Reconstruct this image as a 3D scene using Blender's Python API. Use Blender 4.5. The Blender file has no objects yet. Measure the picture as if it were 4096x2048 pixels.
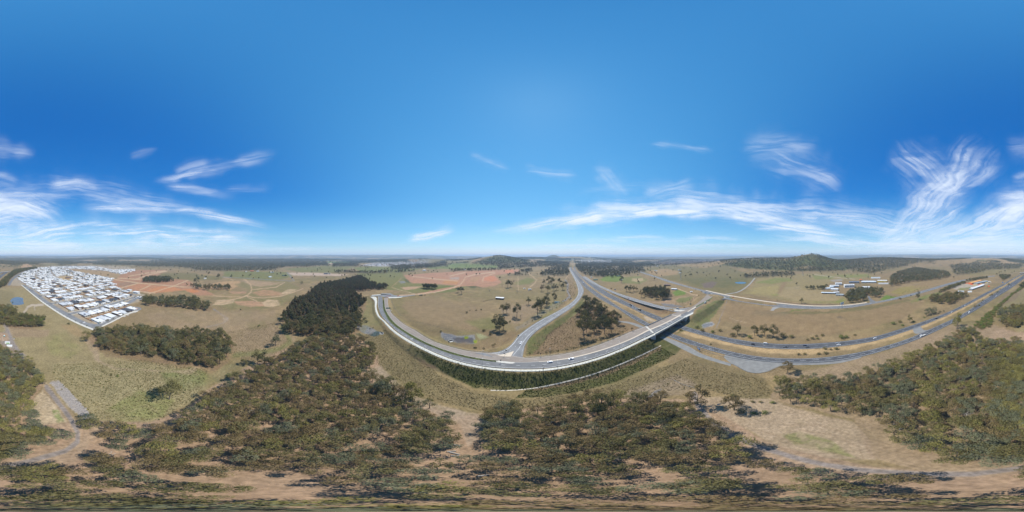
import bpy, math, random
import numpy as np
from mathutils import Vector, Matrix

random.seed(7)
RNG = np.random.default_rng(7)
H = 115.0                                   # height of the drone above the plain, metres
R = math.radians
S = bpy.context.scene
COL = S.collection

# ------------------------------------------------------------------ camera, sky, sun, exposure
cam = bpy.data.cameras.new('camera')
cam.type = 'PANO'
if hasattr(cam, 'panorama_type'):
    cam.panorama_type = 'EQUIRECTANGULAR'
else:
    cam.cycles.panorama_type = 'EQUIRECTANGULAR'
cam.clip_start, cam.clip_end = 0.5, 500000.0
cam_ob = bpy.data.objects.new('camera', cam)
COL.objects.link(cam_ob)
cam_ob.location = (0, 0, H)
cam_ob.rotation_euler = (R(90), 0, 0)
S.camera = cam_ob

SUN_AZ, SUN_EL = 9.0, 54.0                  # degrees right of +Y, above the horizon
world = bpy.data.worlds.new('World')
S.world = world
world.use_nodes = True
wn = world.node_tree
wn.nodes.clear()
w_out = wn.nodes.new('ShaderNodeOutputWorld')
w_bg = wn.nodes.new('ShaderNodeBackground')
w_sky = wn.nodes.new('ShaderNodeTexSky')
w_sky.sky_type = 'NISHITA'
w_sky.sun_disc = False
w_sky.sun_elevation = R(SUN_EL)
w_sky.sun_rotation = R(SUN_AZ)
w_sky.altitude = 100
w_sky.air_density = 1.0
w_sky.dust_density = 0.05
w_sky.ozone_density = 2.5
# the camera's colour response to the sky: one power curve per channel
w_sep = wn.nodes.new('ShaderNodeSeparateColor'); w_com = wn.nodes.new('ShaderNodeCombineColor')
wn.links.new(w_sky.outputs[0], w_sep.inputs[0])
for _i, (_g, _k) in enumerate(((1.22, 0.56), (0.70, 1.95), (0.50, 3.60))):
    _p = wn.nodes.new('ShaderNodeMath'); _p.operation = 'POWER'; _p.inputs[1].default_value = _g
    _m = wn.nodes.new('ShaderNodeMath'); _m.operation = 'MULTIPLY'; _m.inputs[1].default_value = _k
    wn.links.new(w_sep.outputs[_i], _p.inputs[0]); wn.links.new(_p.outputs[0], _m.inputs[0]); wn.links.new(_m.outputs[0], w_com.inputs[_i])
# deeper blue in the clear sky turned away from the sun, none of it in the pale air near the horizon
w_tc = wn.nodes.new('ShaderNodeTexCoord'); w_dot = wn.nodes.new('ShaderNodeVectorMath'); w_dot.operation = 'DOT_PRODUCT'
w_dot.inputs[1].default_value = (math.sin(R(SUN_AZ)) * math.cos(R(SUN_EL)), math.cos(R(SUN_AZ)) * math.cos(R(SUN_EL)), math.sin(R(SUN_EL)))
w_xyz = wn.nodes.new('ShaderNodeSeparateXYZ'); w_a = wn.nodes.new('ShaderNodeMapRange'); w_b = wn.nodes.new('ShaderNodeMapRange'); w_mul = wn.nodes.new('ShaderNodeMath'); w_mul.operation = 'MULTIPLY'
wn.links.new(w_tc.outputs['Generated'], w_dot.inputs[0]); wn.links.new(w_tc.outputs['Generated'], w_xyz.inputs[0])
for _n, _v, _s in ((w_a, (0.88, 0.12, 0.0, 1.0), w_dot.outputs['Value']), (w_b, (0.04, 0.42, 0.0, 1.0), w_xyz.outputs['Z'])):
    _n.interpolation_type = 'SMOOTHSTEP'
    for _i, _q in enumerate(_v): _n.inputs[1 + _i].default_value = _q
    wn.links.new(_s, _n.inputs[0])
wn.links.new(w_a.outputs[0], w_mul.inputs[0]); wn.links.new(w_b.outputs[0], w_mul.inputs[1])
w_mix = wn.nodes.new('ShaderNodeMix'); w_mix.data_type = 'RGBA'; w_mix.blend_type = 'MULTIPLY'; w_mix.inputs[7].default_value = (0.30, 0.68, 0.95, 1)
wn.links.new(w_mul.outputs[0], w_mix.inputs[0]); wn.links.new(w_com.outputs[0], w_mix.inputs[6]); wn.links.new(w_mix.outputs[2], w_bg.inputs['Color'])
w_bg.inputs['Strength'].default_value = 0.0707
wn.links.new(w_bg.outputs[0], w_out.inputs['Surface'])

sun_d = Vector((math.sin(R(SUN_AZ)) * math.cos(R(SUN_EL)), math.cos(R(SUN_AZ)) * math.cos(R(SUN_EL)), math.sin(R(SUN_EL))))
sun = bpy.data.lights.new('sun', 'SUN')
sun.energy = 5.0
sun.angle = R(0.5)
sun.color = (1.0, 0.955, 0.88)
sun_ob = bpy.data.objects.new('sun', sun)
COL.objects.link(sun_ob)
sun_ob.rotation_euler = sun_d.to_track_quat('Z', 'Y').to_euler()
sun_ob.location = (0, 0, 400)

S.view_settings.view_transform = 'Standard'
S.view_settings.look = 'None'
S.view_settings.gamma = 1.0
S.view_settings.use_curve_mapping = False
S.view_settings.exposure = 0.5             # the photograph is exposed for its ground
S.render.engine = 'CYCLES'
S.cycles.max_bounces = 5
S.cycles.diffuse_bounces = 2
S.cycles.glossy_bounces = 2
S.cycles.transmission_bounces = 3
S.cycles.transparent_max_bounces = 12
S.cycles.volume_bounces = 0
S.cycles.sample_clamp_indirect = 4.0
S.cycles.use_denoising = True

# ------------------------------------------------------------------ small tools
PXD = 4096 / 360.0                          # photograph pixels per degree


def P(px, py, z=0.0):
    """Ground point at height z seen at a pixel of the 4096 x 2048 survey photograph."""
    az = R(px / PXD - 180.0)
    d = (H - z) / math.tan(R((py - 1024.0) / PXD))
    return Vector((d * math.sin(az), d * math.cos(az), z))


def to_px(x, y, z):
    az = np.degrees(np.arctan2(x, y))
    d = np.hypot(x, y)
    return (az + 180.0) * PXD, 1024.0 + np.degrees(np.arctan2(H - z, d)) * PXD


def height_of(px, pyb, pyt, z=0.0):
    d = (H - z) / math.tan(R((pyb - 1024.0) / PXD))
    return H - z - d * math.tan(R((pyt - 1024.0) / PXD))


def _hash(ix, iy, seed):
    h = (ix.astype(np.int64) * 374761393 + iy.astype(np.int64) * 668265263 + seed * 1442695041) & 0x7fffffff
    h = ((h ^ (h >> 13)) * 1274126177) & 0x7fffffff
    h = (h ^ (h >> 16)) & 0xffffff
    return h / float(0xffffff)


def vnoise(x, y, seed=0):
    x = np.asarray(x, float); y = np.asarray(y, float)
    ix = np.floor(x); iy = np.floor(y)
    fx = x - ix; fy = y - iy
    fx = fx * fx * (3 - 2 * fx); fy = fy * fy * (3 - 2 * fy)
    a = _hash(ix, iy, seed); b = _hash(ix + 1, iy, seed)
    c = _hash(ix, iy + 1, seed); d = _hash(ix + 1, iy + 1, seed)
    return a + (b - a) * fx + (c - a) * fy + (a - b - c + d) * fx * fy


def fbm(x, y, oct=4, seed=0, gain=0.5):
    t = 0; amp = 1; tot = 0
    for k in range(oct):
        t = t + amp * vnoise(x * 2 ** k + 17.3 * k, y * 2 ** k - 9.1 * k, seed + k)
        tot += amp; amp *= gain
    return t / tot


def sstep(a, b, x):
    t = np.clip((x - a) / (b - a), 0, 1)
    return t * t * (3 - 2 * t)


def poly_sd(poly, x, y):
    """signed distance to a polygon (positive inside)"""
    p = np.asarray(poly, float)
    q = np.roll(p, -1, axis=0)
    inside = np.zeros(x.shape, bool)
    dist = np.full(x.shape, 1e12)
    for (ax, ay), (bx, by) in zip(p, q):
        cond = (ay > y) != (by > y)
        if ay != by:
            inside ^= cond & (x < (bx - ax) * (y - ay) / (by - ay) + ax)
        ex, ey = bx - ax, by - ay
        L = ex * ex + ey * ey + 1e-12
        t = np.clip(((x - ax) * ex + (y - ay) * ey) / L, 0, 1)
        dist = np.minimum(dist, (x - ax - t * ex) ** 2 + (y - ay - t * ey) ** 2)
    dist = np.sqrt(dist)
    return np.where(inside, dist, -dist)


def line_sd(pts, x, y):
    """distance to a polyline and the length along it"""
    p = np.asarray(pts, float)
    dist = np.full(x.shape, 1e12); along = np.zeros(x.shape); s = 0.0; side = np.zeros(x.shape)
    for (ax, ay), (bx, by) in zip(p[:-1], p[1:]):
        ex, ey = bx - ax, by - ay
        L = math.hypot(ex, ey) + 1e-9
        t = np.clip(((x - ax) * ex + (y - ay) * ey) / (L * L), 0, 1)
        d = (x - ax - t * ex) ** 2 + (y - ay - t * ey) ** 2
        m = d < dist
        dist = np.where(m, d, dist); along = np.where(m, s + t * L, along)
        side = np.where(m, np.sign(ex * (y - ay) - ey * (x - ax)), side)
        s += L
    return np.sqrt(dist), along, side


def catmull(pts, step):
    """resample a 3-D polyline smoothly at about STEP metres"""
    p = [Vector(q) for q in pts]
    if len(p) == 2:
        n = max(1, int((p[1] - p[0]).length / step))
        return [p[0].lerp(p[1], i / n) for i in range(n + 1)]
    e = [p[0] * 2 - p[1]] + p + [p[-1] * 2 - p[-2]]
    out = []
    for i in range(1, len(e) - 2):
        a, b, c, d = e[i - 1], e[i], e[i + 1], e[i + 2]
        ta = (b - a).length ** .5 + 1e-6; tb = (c - b).length ** .5 + 1e-6; tc = (d - c).length ** .5 + 1e-6
        m1 = (c - b) + ((b - a) / ta - (c - a) / (ta + tb)) * tb
        m2 = (c - b) + ((d - c) / tc - (d - b) / (tb + tc)) * tb
        n = max(1, int((c - b).length / step))
        for k in range(n):
            t = k / n
            out.append(b * (2 * t ** 3 - 3 * t * t + 1) + m1 * (t ** 3 - 2 * t * t + t) + c * (-2 * t ** 3 + 3 * t * t) + m2 * (t ** 3 - t * t))
    out.append(p[-1].copy())
    return out


def resample(pts, n):
    L = [0.0]
    for a, b in zip(pts[:-1], pts[1:]):
        L.append(L[-1] + (b - a).length)
    out = []; j = 0
    for i in range(n):
        s = L[-1] * i / (n - 1)
        while j < len(L) - 2 and L[j + 1] < s:
            j += 1
        t = (s - L[j]) / max(L[j + 1] - L[j], 1e-9)
        out.append(pts[j].lerp(pts[j + 1], min(1, max(0, t))))
    return out


# ------------------------------------------------------------------ materials
MATS = {}


def mat(name, col, rough=0.8, metal=0.0, noise=0.0, scale=1.0, bump=0.0, spec=0.3, emit=None):
    """principled material with a little procedural grain"""
    if name in MATS:
        return MATS[name]
    m = bpy.data.materials.new(name); m.use_nodes = True
    nt = m.node_tree; b = nt.nodes['Principled BSDF']
    b.inputs['Roughness'].default_value = rough
    b.inputs['Metallic'].default_value = metal
    b.inputs['Specular IOR Level'].default_value = spec
    c = (*(k * .74 for k in col), 1)
    if noise > 0:
        tc = nt.nodes.new('ShaderNodeTexCoord')
        n = nt.nodes.new('ShaderNodeTexNoise'); n.inputs['Scale'].default_value = scale; n.inputs['Detail'].default_value = 5
        nt.links.new(tc.outputs['Object'], n.inputs['Vector'])
        mr = nt.nodes.new('ShaderNodeMapRange')
        mr.inputs['From Min'].default_value = 0.3; mr.inputs['From Max'].default_value = 0.7
        mr.inputs['To Min'].default_value = 1 - noise; mr.inputs['To Max'].default_value = 1 + noise
        nt.links.new(n.outputs['Fac'], mr.inputs['Value'])
        mx = nt.nodes.new('ShaderNodeMix'); mx.data_type = 'RGBA'; mx.blend_type = 'MULTIPLY'
        mx.inputs[0].default_value = 1.0
        mx.inputs[6].default_value = c
        nt.links.new(mr.outputs[0], mx.inputs[7])
        nt.links.new(mx.outputs[2], b.inputs['Base Color'])
        if bump:
            bp = nt.nodes.new('ShaderNodeBump'); bp.inputs['Strength'].default_value = bump
            nt.links.new(n.outputs['Fac'], bp.inputs['Height']); nt.links.new(bp.outputs[0], b.inputs['Normal'])
    else:
        b.inputs['Base Color'].default_value = c
    if emit:
        b.inputs['Emission Color'].default_value = (*emit[0], 1); b.inputs['Emission Strength'].default_value = emit[1]
    MATS[name] = m
    return m


# ------------------------------------------------------------------ mesh builder and tags
class MB:
    def __init__(self):
        self.v = []; self.f = []; self.m = []

    def quad(self, a, b, c, d, m=0):
        i = len(self.v); self.v += [tuple(a), tuple(b), tuple(c), tuple(d)]; self.f.append((i, i + 1, i + 2, i + 3)); self.m.append(m)

    def face(self, pts, m=0):
        i = len(self.v); self.v += [tuple(p) for p in pts]; self.f.append(tuple(range(i, i + len(pts)))); self.m.append(m)

    def box(self, c, s, rz=0.0, m=0):
        cx, cy, cz = c; hx, hy, hz = s[0] / 2, s[1] / 2, s[2] / 2
        ca, sa = math.cos(rz), math.sin(rz); i = len(self.v)
        for z in (-hz, hz):
            for x, y in ((-hx, -hy), (hx, -hy), (hx, hy), (-hx, hy)):
                self.v.append((cx + x * ca - y * sa, cy + x * sa + y * ca, cz + z))
        for f in ((0, 3, 2, 1), (4, 5, 6, 7), (0, 1, 5, 4), (1, 2, 6, 5), (2, 3, 7, 6), (3, 0, 4, 7)):
            self.f.append(tuple(i + k for k in f)); self.m.append(m)

    def prism(self, pts, z0, z1, m=0):
        n = len(pts); i = len(self.v)
        self.v += [(p[0], p[1], z0) for p in pts] + [(p[0], p[1], z1) for p in pts]
        self.f.append(tuple(i + k for k in reversed(range(n)))); self.m.append(m)
        self.f.append(tuple(i + n + k for k in range(n))); self.m.append(m)
        for k in range(n):
            j = (k + 1) % n
            self.f.append((i + k, i + j, i + n + j, i + n + k)); self.m.append(m)

    def tube(self, pts, rad, sides=6, m=0, cap=True):
        """tapered tube through 3-D points"""
        pts = [Vector(p) for p in pts]
        if not hasattr(rad, '__len__'):
            rad = [rad] * len(pts)
        rings = []
        for k, p in enumerate(pts):
            t = (pts[min(k + 1, len(pts) - 1)] - pts[max(k - 1, 0)]).normalized()
            a = t.orthogonal().normalized() if abs(t.z) < 0.99 else Vector((1, 0, 0))
            a = (a - t * a.dot(t)).normalized(); b = t.cross(a)
            ring = []
            for s in range(sides):
                w = 2 * math.pi * s / sides
                ring.append(len(self.v)); self.v.append(tuple(p + (a * math.cos(w) + b * math.sin(w)) * rad[k]))
            rings.append(ring)
        for r0, r1 in zip(rings[:-1], rings[1:]):
            # match the ring starts so that tubes do not twist
            o = min(range(sides), key=lambda q: (Vector(self.v[r0[0]]) - Vector(self.v[r1[q]])).length)
            r1o = r1[o:] + r1[:o]
            for s in range(sides):
                self.f.append((r0[s], r0[(s + 1) % sides], r1o[(s + 1) % sides], r1o[s])); self.m.append(m)
        if cap:
            self.f.append(tuple(reversed(rings[0]))); self.m.append(m)
            self.f.append(tuple(rings[-1])); self.m.append(m)

    def cyl(self, c, r, h, sides=10, m=0, axis='z'):
        c = Vector(c); d = {'x': Vector((1, 0, 0)), 'y': Vector((0, 1, 0)), 'z': Vector((0, 0, 1))}[axis] * (h / 2)
        self.tube([c - d, c + d], r, sides, m)

    def mesh(self, name, mats):
        me = bpy.data.meshes.new(name)
        me.from_pydata(self.v, [], self.f)
        for m in (mats if isinstance(mats, (list, tuple)) else [mats]):
            me.materials.append(m)
        if isinstance(mats, (list, tuple)) and len(mats) > 1:
            me.polygons.foreach_set('material_index', self.m)
        me.update()
        return me

    def build(self, name, mats, parent=None):
        return link(name, self.mesh(name, mats), parent)


def link(name, data, parent=None):
    o = bpy.data.objects.new(name, data)
    if parent is not None:
        o.parent = parent
    COL.objects.link(o)
    return o


def tag(o, label=None, cat=None, group=None, kind=None):
    if label: o['label'] = label
    if cat: o['category'] = cat
    if group: o['group'] = group
    if kind: o['kind'] = kind
    return o


def thing(name, loc, rz, label, cat, group=None, scale=1.0):
    o = bpy.data.objects.new(name, None)
    o.location = loc; o.rotation_euler = (0, 0, rz); o.scale = (scale,) * 3
    o.empty_display_size = 0.5
    COL.objects.link(o)
    return tag(o, label, cat, group)


# ------------------------------------------------------------------ roads: traced edges (photo pixels), heights
def zline(tab, v):
    return float(np.interp(v, [t[0] for t in tab], [t[1] for t in tab]))


Z_BR = [(1480, 2.0), (1560, 4.0), (1700, 6.5), (1900, 8.0), (2760, 8.3), (2840, 6.5), (2900, 5.0), (3000, 2.6), (3120, 0.15)]
Z_XR = [(1100, 0.12), (1128, 0.3), (1180, 2.2), (1230, 4.6), (1300, 7.0), (1380, 8.0), (1500, 8.0)]   # by py
Z_RM = [(2400, 0.12), (2480, 1.8), (2560, 4.2), (2640, 6.6), (2715, 8.2), (2800, 8.2)]
Z_BW = [(2574, 0.15), (2680, 1.2), (2760, 3.2), (2830, 5.0), (2900, 5.0), (3000, 2.6), (3120, 0.15), (4000, 0.15)]


def E(pts, z, step=4.0):
    """a traced edge: pixels -> smooth world polyline; z is a number, a table by px, or ('y', table)"""
    out = []
    for px, py in pts:
        if isinstance(z, (int, float)):
            zz = z
        elif isinstance(z, tuple):
            zz = zline(z[1], py)
        else:
            zz = zline(z, px)
        out.append(P(px, py, zz))
    return catmull(out, step)


ROADS = []     # (centres Nx3, half widths, margin) used to shape the ground
STRIPS = {}


def strip(name, A, B, m, n=None, skirt=0.5, kind='structure', parent=None, lift=0.0, reg=True):
    n = n or max(len(A), len(B), 2)
    A = resample(A, n); B = resample(B, n)
    mb = MB(); up = Vector((0, 0, lift)); dn = Vector((0, 0, -skirt))
    v = []
    for a, b in zip(A, B):
        v += [a + up + dn, a + up, b + up, b + up + dn]
    mb.v = [tuple(q) for q in v]
    for i in range(n - 1):
        o = 4 * i
        for k in range(3):
            mb.f.append((o + k, o + 4 + k, o + 5 + k, o + 1 + k)); mb.m.append(0)
    me = mb.mesh(name, m)
    # make the top face upwards
    if sum(p.normal.z for p in me.polygons) < 0:
        me.flip_normals()
    ob = link(name, me, parent)
    if kind: ob['kind'] = kind
    if reg:
        C = [(a + b) / 2 for a, b in zip(A, B)]; W = [(a - b).length / 2 for a, b in zip(A, B)]
        ROADS.append((np.array([tuple(c) for c in C]), np.array(W)))
    STRIPS[name] = (A, B)
    return ob


def between(A, B, t):
    n = max(len(A), len(B)); A = resample(A, n); B = resample(B, n)
    return [a.lerp(b, t) for a, b in zip(A, B)]


def offset(L, d):
    out = []
    for i, p in enumerate(L):
        t = L[min(i + 1, len(L) - 1)] - L[max(i - 1, 0)]
        nrm = Vector((-t.y, t.x, 0)).normalized()
        out.append(p + nrm * d)
    return out


def ribbon(mb, L, w, lift=0.03, dash=None, m=0):
    """flat painted line of width w along L; dash=(on, off) metres"""
    Lf = offset(L, w / 2); Rt = offset(L, -w / 2); up = Vector((0, 0, lift))
    s = 0.0
    for i in range(len(L) - 1):
        seg = (L[i + 1] - L[i]).length
        if dash is None or (s % (dash[0] + dash[1])) < dash[0]:
            mb.quad(Rt[i] + up, Rt[i + 1] + up, Lf[i + 1] + up, Lf[i] + up, m)
        s += seg
# ------------------------------------------------------------------ the roads
M_MW = mat('asphalt_dark', (0.085, 0.088, 0.095), 0.85, noise=0.22, scale=0.10)
M_GR = mat('asphalt_grey', (0.165, 0.165, 0.165), 0.85, noise=0.18, scale=0.10)
M_GR2 = mat('asphalt_pale', (0.20, 0.20, 0.20), 0.85, noise=0.18, scale=0.10)
M_TAN = mat('asphalt_tan', (0.27, 0.225, 0.185), 0.85, noise=0.10, scale=0.10)
M_SHO = mat('asphalt_shoulder', (0.23, 0.225, 0.21), 0.9, noise=0.15, scale=0.2)
M_PATH = mat('concrete_path', (0.60, 0.58, 0.50), 0.85, noise=0.06, scale=0.3)
M_CON = mat('concrete', (0.45, 0.44, 0.41), 0.85, noise=0.12, scale=0.4)
M_CONP = mat('concrete_pale', (0.58, 0.55, 0.48), 0.85, noise=0.08, scale=0.5)
M_CREAM = mat('concrete_cream', (0.62, 0.52, 0.40), 0.85, noise=0.08, scale=0.5)
M_LINE = mat('line_paint', (0.78, 0.78, 0.76), 0.6)
M_LINEF = mat('line_paint_worn', (0.55, 0.54, 0.52), 0.7)
M_STRAW = mat('straw', (0.50, 0.36, 0.20), 0.95, noise=0.25, scale=0.35)
M_HEDGE = mat('median_planting', (0.10, 0.12, 0.035), 0.95, noise=0.5, scale=0.6)
M_GRAVEL = mat('gravel', (0.30, 0.285, 0.265), 0.95, noise=0.2, scale=0.5)
M_STEEL = mat('galvanised_steel', (0.42, 0.44, 0.45), 0.5, 0.6)
M_DSTEEL = mat('dark_steel', (0.10, 0.105, 0.11), 0.5, 0.4)

e = {}
# motorway, far carriageway (F) and near carriageway (N), north of the bridge to the south-east
e['F_top'] = E([(2294.4, 1038.5), (2296.5, 1054), (2299.8, 1069.7), (2306.8, 1085), (2323, 1101), (2345, 1118), (2371, 1134), (2402, 1151), (2442, 1176),
                (2488, 1198.6), (2526.6, 1217.5), (2565, 1237.6), (2620, 1259), (2657, 1274.5), (2743, 1306), (2824, 1329.5), (2917, 1351), (3010, 1366.5), (3104, 1374.5),
                (3197, 1376), (3290, 1371.4), (3383, 1363), (3500, 1345), (3586, 1320.6), (3695, 1285), (3792, 1248), (3884, 1202.6), (3929, 1177.5), (3981, 1151.7),
                (4021, 1131), (4053, 1112.6), (4083, 1097), (4110, 1084), (4133, 1071)], 0.12, 3)
e['F_bot'] = E([(2291.2, 1038.5), (2292, 1054), (2293.2, 1071), (2301, 1086), (2321, 1106), (2349, 1132), (2380, 1157), (2426, 1186), (2473, 1209),
                (2519, 1230), (2557, 1248.5), (2596, 1267), (2635, 1283), (2731, 1319), (2824, 1345), (2917, 1370), (3010, 1387), (3104, 1395), (3197, 1396.5), (3290, 1392.5),
                (3383, 1382.5), (3500, 1363.7), (3559, 1346.5), (3695, 1300), (3803, 1254), (3871, 1220), (3916, 1195.5), (3968, 1167.5), (4007, 1146), (4040, 1125.5), (4066, 1110),
                (4086, 1100), (4112, 1087), (4136, 1073)], 0.12, 3)
e['N_top'] = E([(2289, 1038.5), (2288, 1054), (2287, 1071), (2305, 1093), (2327, 1116), (2356.5, 1146), (2395, 1174), (2442, 1205), (2480, 1229.5), (2511, 1247),
                (2557.6, 1271.8), (2603, 1297.4), (2700, 1339), (2793, 1370), (2886, 1396), (2979.5, 1417), (3073, 1429.5), (3166, 1434), (3259, 1432), (3352, 1423), (3445, 1407),
                (3540, 1384), (3646, 1349), (3717, 1317.5), (3798, 1281.5), (3867, 1246), (3916, 1212), (3968, 1180), (4007, 1155), (4047, 1130.5), (4086, 1106.5), (4113, 1091), (4139, 1075)], 0.12, 3)
e['N_bot'] = E([(2285.8, 1038.5), (2283, 1054), (2281, 1071), (2298, 1104), (2317.6, 1125.6), (2339.4, 1150), (2364, 1169), (2387.5, 1187), (2418.6, 1206),
                (2480, 1240.7), (2503, 1257), (2542, 1281.5), (2587, 1306), (2700, 1357), (2793, 1388), (2886, 1414.5), (2979.5, 1436), (3073, 1448), (3166, 1453), (3259, 1452),
                (3352, 1444), (3445, 1427), (3540, 1401.5), (3630, 1373), (3719, 1337), (3803, 1296), (3891, 1248.5), (3942, 1217), (3988, 1188), (4034, 1159.6), (4073, 1132), (4094, 1115.5), (4117, 1097), (4143, 1078)], 0.12, 3)
NM = max(len(e['F_top']), len(e['F_bot']))
o_far = strip('motorway', e['F_bot'], e['F_top'], M_MW, skirt=0.3)
NN = max(len(e['N_top']), len(e['N_bot']))
o_near = strip('motorway', e['N_bot'], e['N_top'], M_MW, skirt=0.3)
STRIPS['F'] = (resample(e['F_bot'], NM), resample(e['F_top'], NM))
STRIPS['N'] = (resample(e['N_bot'], NN), resample(e['N_top'], NN))
for key, par in (('F', o_far), ('N', o_near)):
    A, B = STRIPS[key]
    mb = MB()
    lo, hi = (0.13, 0.87) if key == 'F' else (0.2, 0.9)
    ribbon(mb, between(A, B, lo), 0.2); ribbon(mb, between(A, B, hi), 0.2)
    ribbon(mb, between(A, B, (lo + hi) / 2), 0.2, dash=(3.5, 8.5))
    mb.build('lane_marking', M_LINE, par)
# shoulder and the paved lay-by on the near side of N
sh_a = E([(2900, 1419), (2979.5, 1436), (3073, 1448), (3166, 1453), (3259, 1452), (3352, 1444), (3445, 1427)], 0.08)
sh_b = E([(2896, 1430), (2925, 1454), (2952, 1468), (2985, 1486), (3028, 1494), (3072, 1485), (3110, 1467), (3150, 1461), (3259, 1459), (3352, 1453), (3445, 1431)], 0.08)
strip('lay_by', sh_b, sh_a, M_SHO, skirt=0.3)
sp_a = E([(2655, 1346), (2700, 1362), (2760, 1388), (2800, 1412), (2860, 1434), (2925, 1454)], 0.07)
sp_b = E([(2640, 1350), (2690, 1376), (2745, 1404), (2790, 1425), (2850, 1444), (2922, 1464)], 0.07)
strip('access_path', sp_b, sp_a, M_SHO, skirt=0.3)
tp_a = E([(2470, 1283), (2515, 1287), (2560, 1300), (2585, 1312)], 0.08); tp_b = E([(2470, 1288), (2510, 1293), (2552, 1308), (2578, 1322)], 0.08)
strip('access_path', tp_b, tp_a, M_SHO, skirt=0.3)
# crossover in the median
cx_a = E([(3680, 1304), (3700, 1322), (3718, 1318)], 0.07); cx_b = E([(3650, 1314), (3662, 1335), (3690, 1332)], 0.07)
strip('median_crossover', cx_b, cx_a, M_SHO, skirt=0.2)

# exit ramp (X) down from the motorway to the bridge road
X_l = E([(2276.5, 1071), (2282, 1087), (2293, 1107), (2303.7, 1129), (2311, 1152), (2312.5, 1172), (2304, 1192), (2281, 1214), (2224, 1248.5), (2153, 1286), (2099, 1322), (2071, 1346),
         (2046, 1377), (2023, 1396), (1992, 1408.5), (1953, 1411)], ('y', Z_XR), 3)
X_r = E([(2283, 1071), (2290, 1087), (2303, 1108), (2317, 1127), (2330, 1146), (2335, 1162), (2331, 1178), (2313, 1205), (2289, 1229), (2248, 1257), (2194, 1293), (2150, 1322), (2116, 1355.7),
         (2099, 1385), (2090, 1410), (2090, 1428)], ('y', Z_XR), 3)
nx = max(len(X_l), len(X_r))
o_x = strip('exit_ramp', X_r, X_l, M_GR2)
mb = MB(); A, B = resample(X_r, nx), resample(X_l, nx)
ribbon(mb, between(A, B, 0.90), 0.35); ribbon(mb, between(A, B, 0.28), 0.25); ribbon(mb, between(A, B, 0.60), 0.2, dash=(3, 9))
mb.build('lane_marking', M_LINE, o_x)

# bridge road west (W): footpath, grey carriageway, planted median, tan carriageway
fp_o = E([(1483, 1188), (1497, 1202), (1499, 1227), (1502, 1246), (1513, 1268), (1531, 1284), (1549, 1305), (1572, 1327), (1617, 1359), (1698, 1402.5), (1748, 1425.5), (1835, 1455), (1928, 1474),
          (2021, 1483.5), (2100, 1486), (2174, 1483.5), (2230, 1477), (2317, 1460), (2410, 1433), (2504, 1396), (2566, 1366), (2615, 1342)], Z_BR, 3)
fp_i = E([(1490, 1187), (1507, 1200), (1506, 1227), (1510, 1246), (1521, 1268), (1539, 1284), (1558, 1303), (1581, 1324), (1626, 1354), (1706, 1396), (1756, 1418.5), (1840, 1447), (1930, 1466),
          (2021, 1475.5), (2100, 1478), (2174, 1475.5), (2228, 1469.5), (2312, 1453), (2404, 1427), (2497, 1390.5), (2560, 1361), (2608, 1338)], Z_BR, 3)
strip('footpath', fp_o, fp_i, M_PATH)
g_o = E([(1512, 1186), (1513, 1200), (1512, 1217), (1517.5, 1243), (1528, 1265), (1545, 1284), (1563, 1302), (1585, 1322), (1632, 1354), (1712, 1396.5), (1762, 1417.5), (1845, 1446), (1932, 1463.5),
         (2021, 1472), (2100, 1474.5), (2172, 1472.5), (2226, 1467), (2310, 1450), (2402, 1424), (2495, 1388), (2558, 1358), (2605, 1336)], Z_BR, 3)
g_i = E([(1528, 1186), (1530, 1200), (1531, 1212), (1533, 1237), (1542, 1258.7), (1556, 1283), (1578, 1303.7), (1615, 1328.6), (1646, 1348.8), (1711, 1381), (1835, 1424), (1987, 1447.5), (2058, 1450),
         (2110, 1450), (2156, 1447), (2274, 1433.5), (2379, 1408.7), (2504, 1365), (2597, 1320)], Z_BR, 3)
ng = max(len(g_o), len(g_i))
o_g = strip('bridge_road', g_o, g_i, M_GR)
mb = MB(); A, B = resample(g_o, ng), resample(g_i, ng)
ribbon(mb, between(A, B, 0.06), 0.25); ribbon(mb, between(A, B, 0.5), 0.22, dash=(3, 9))
mb.build('lane_marking', M_LINE, o_g)
m_o = E([(1531, 1200), (1531.4, 1212), (1533, 1237), (1542, 1258.7), (1556, 1283), (1578, 1303.7), (1615, 1328.6), (1646, 1348.8), (1711, 1381), (1835, 1424), (1987, 1448)], Z_BR, 3)
m_i = E([(1537, 1200), (1538, 1212), (1542, 1237), (1553, 1258.7), (1568.7, 1280.4), (1592, 1303), (1631, 1330), (1662, 1347.5), (1711, 1372.5), (1835, 1416.5), (1987, 1443)], Z_BR, 3)
strip('planted_median', m_o, m_i, M_HEDGE, lift=0.12)
n_o = E([(1984, 1448.5), (2020, 1453), (2050, 1455), (2060, 1452)], Z_BR, 2); n_i = E([(1987, 1443), (2020, 1446.5), (2050, 1448.5), (2060, 1451)], Z_BR, 2)
strip('traffic_island', n_o, n_i, M_CONP, lift=0.14)
t_i = E([(1552, 1192), (1551.6, 1209), (1556, 1232), (1568.7, 1255.6), (1592, 1277), (1615, 1296), (1662, 1322), (1702, 1348), (1741, 1368), (1804, 1387.5), (1866, 1402.5), (1953, 1411.5),
         (2023, 1418), (2060, 1424), (2102, 1431), (2193, 1424), (2286, 1410), (2379.5, 1384), (2473, 1348), (2535, 1322), (2584, 1305)], Z_BR, 3)
t_o = E([(1537, 1192), (1538, 1212), (1542, 1237), (1553, 1258.7), (1568.7, 1280.4), (1592, 1303), (1631, 1330), (1662, 1347.5), (1711, 1372.5), (1835, 1416.5), (1987, 1443), (2058, 1450),
         (2110, 1450), (2156, 1447), (2274, 1433.5), (2379, 1408.7), (2504, 1365), (2597, 1320)], Z_BR, 3)
nt_ = max(len(t_i), len(t_o))
o_t = strip('bridge_road', t_o, t_i, M_TAN)
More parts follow.
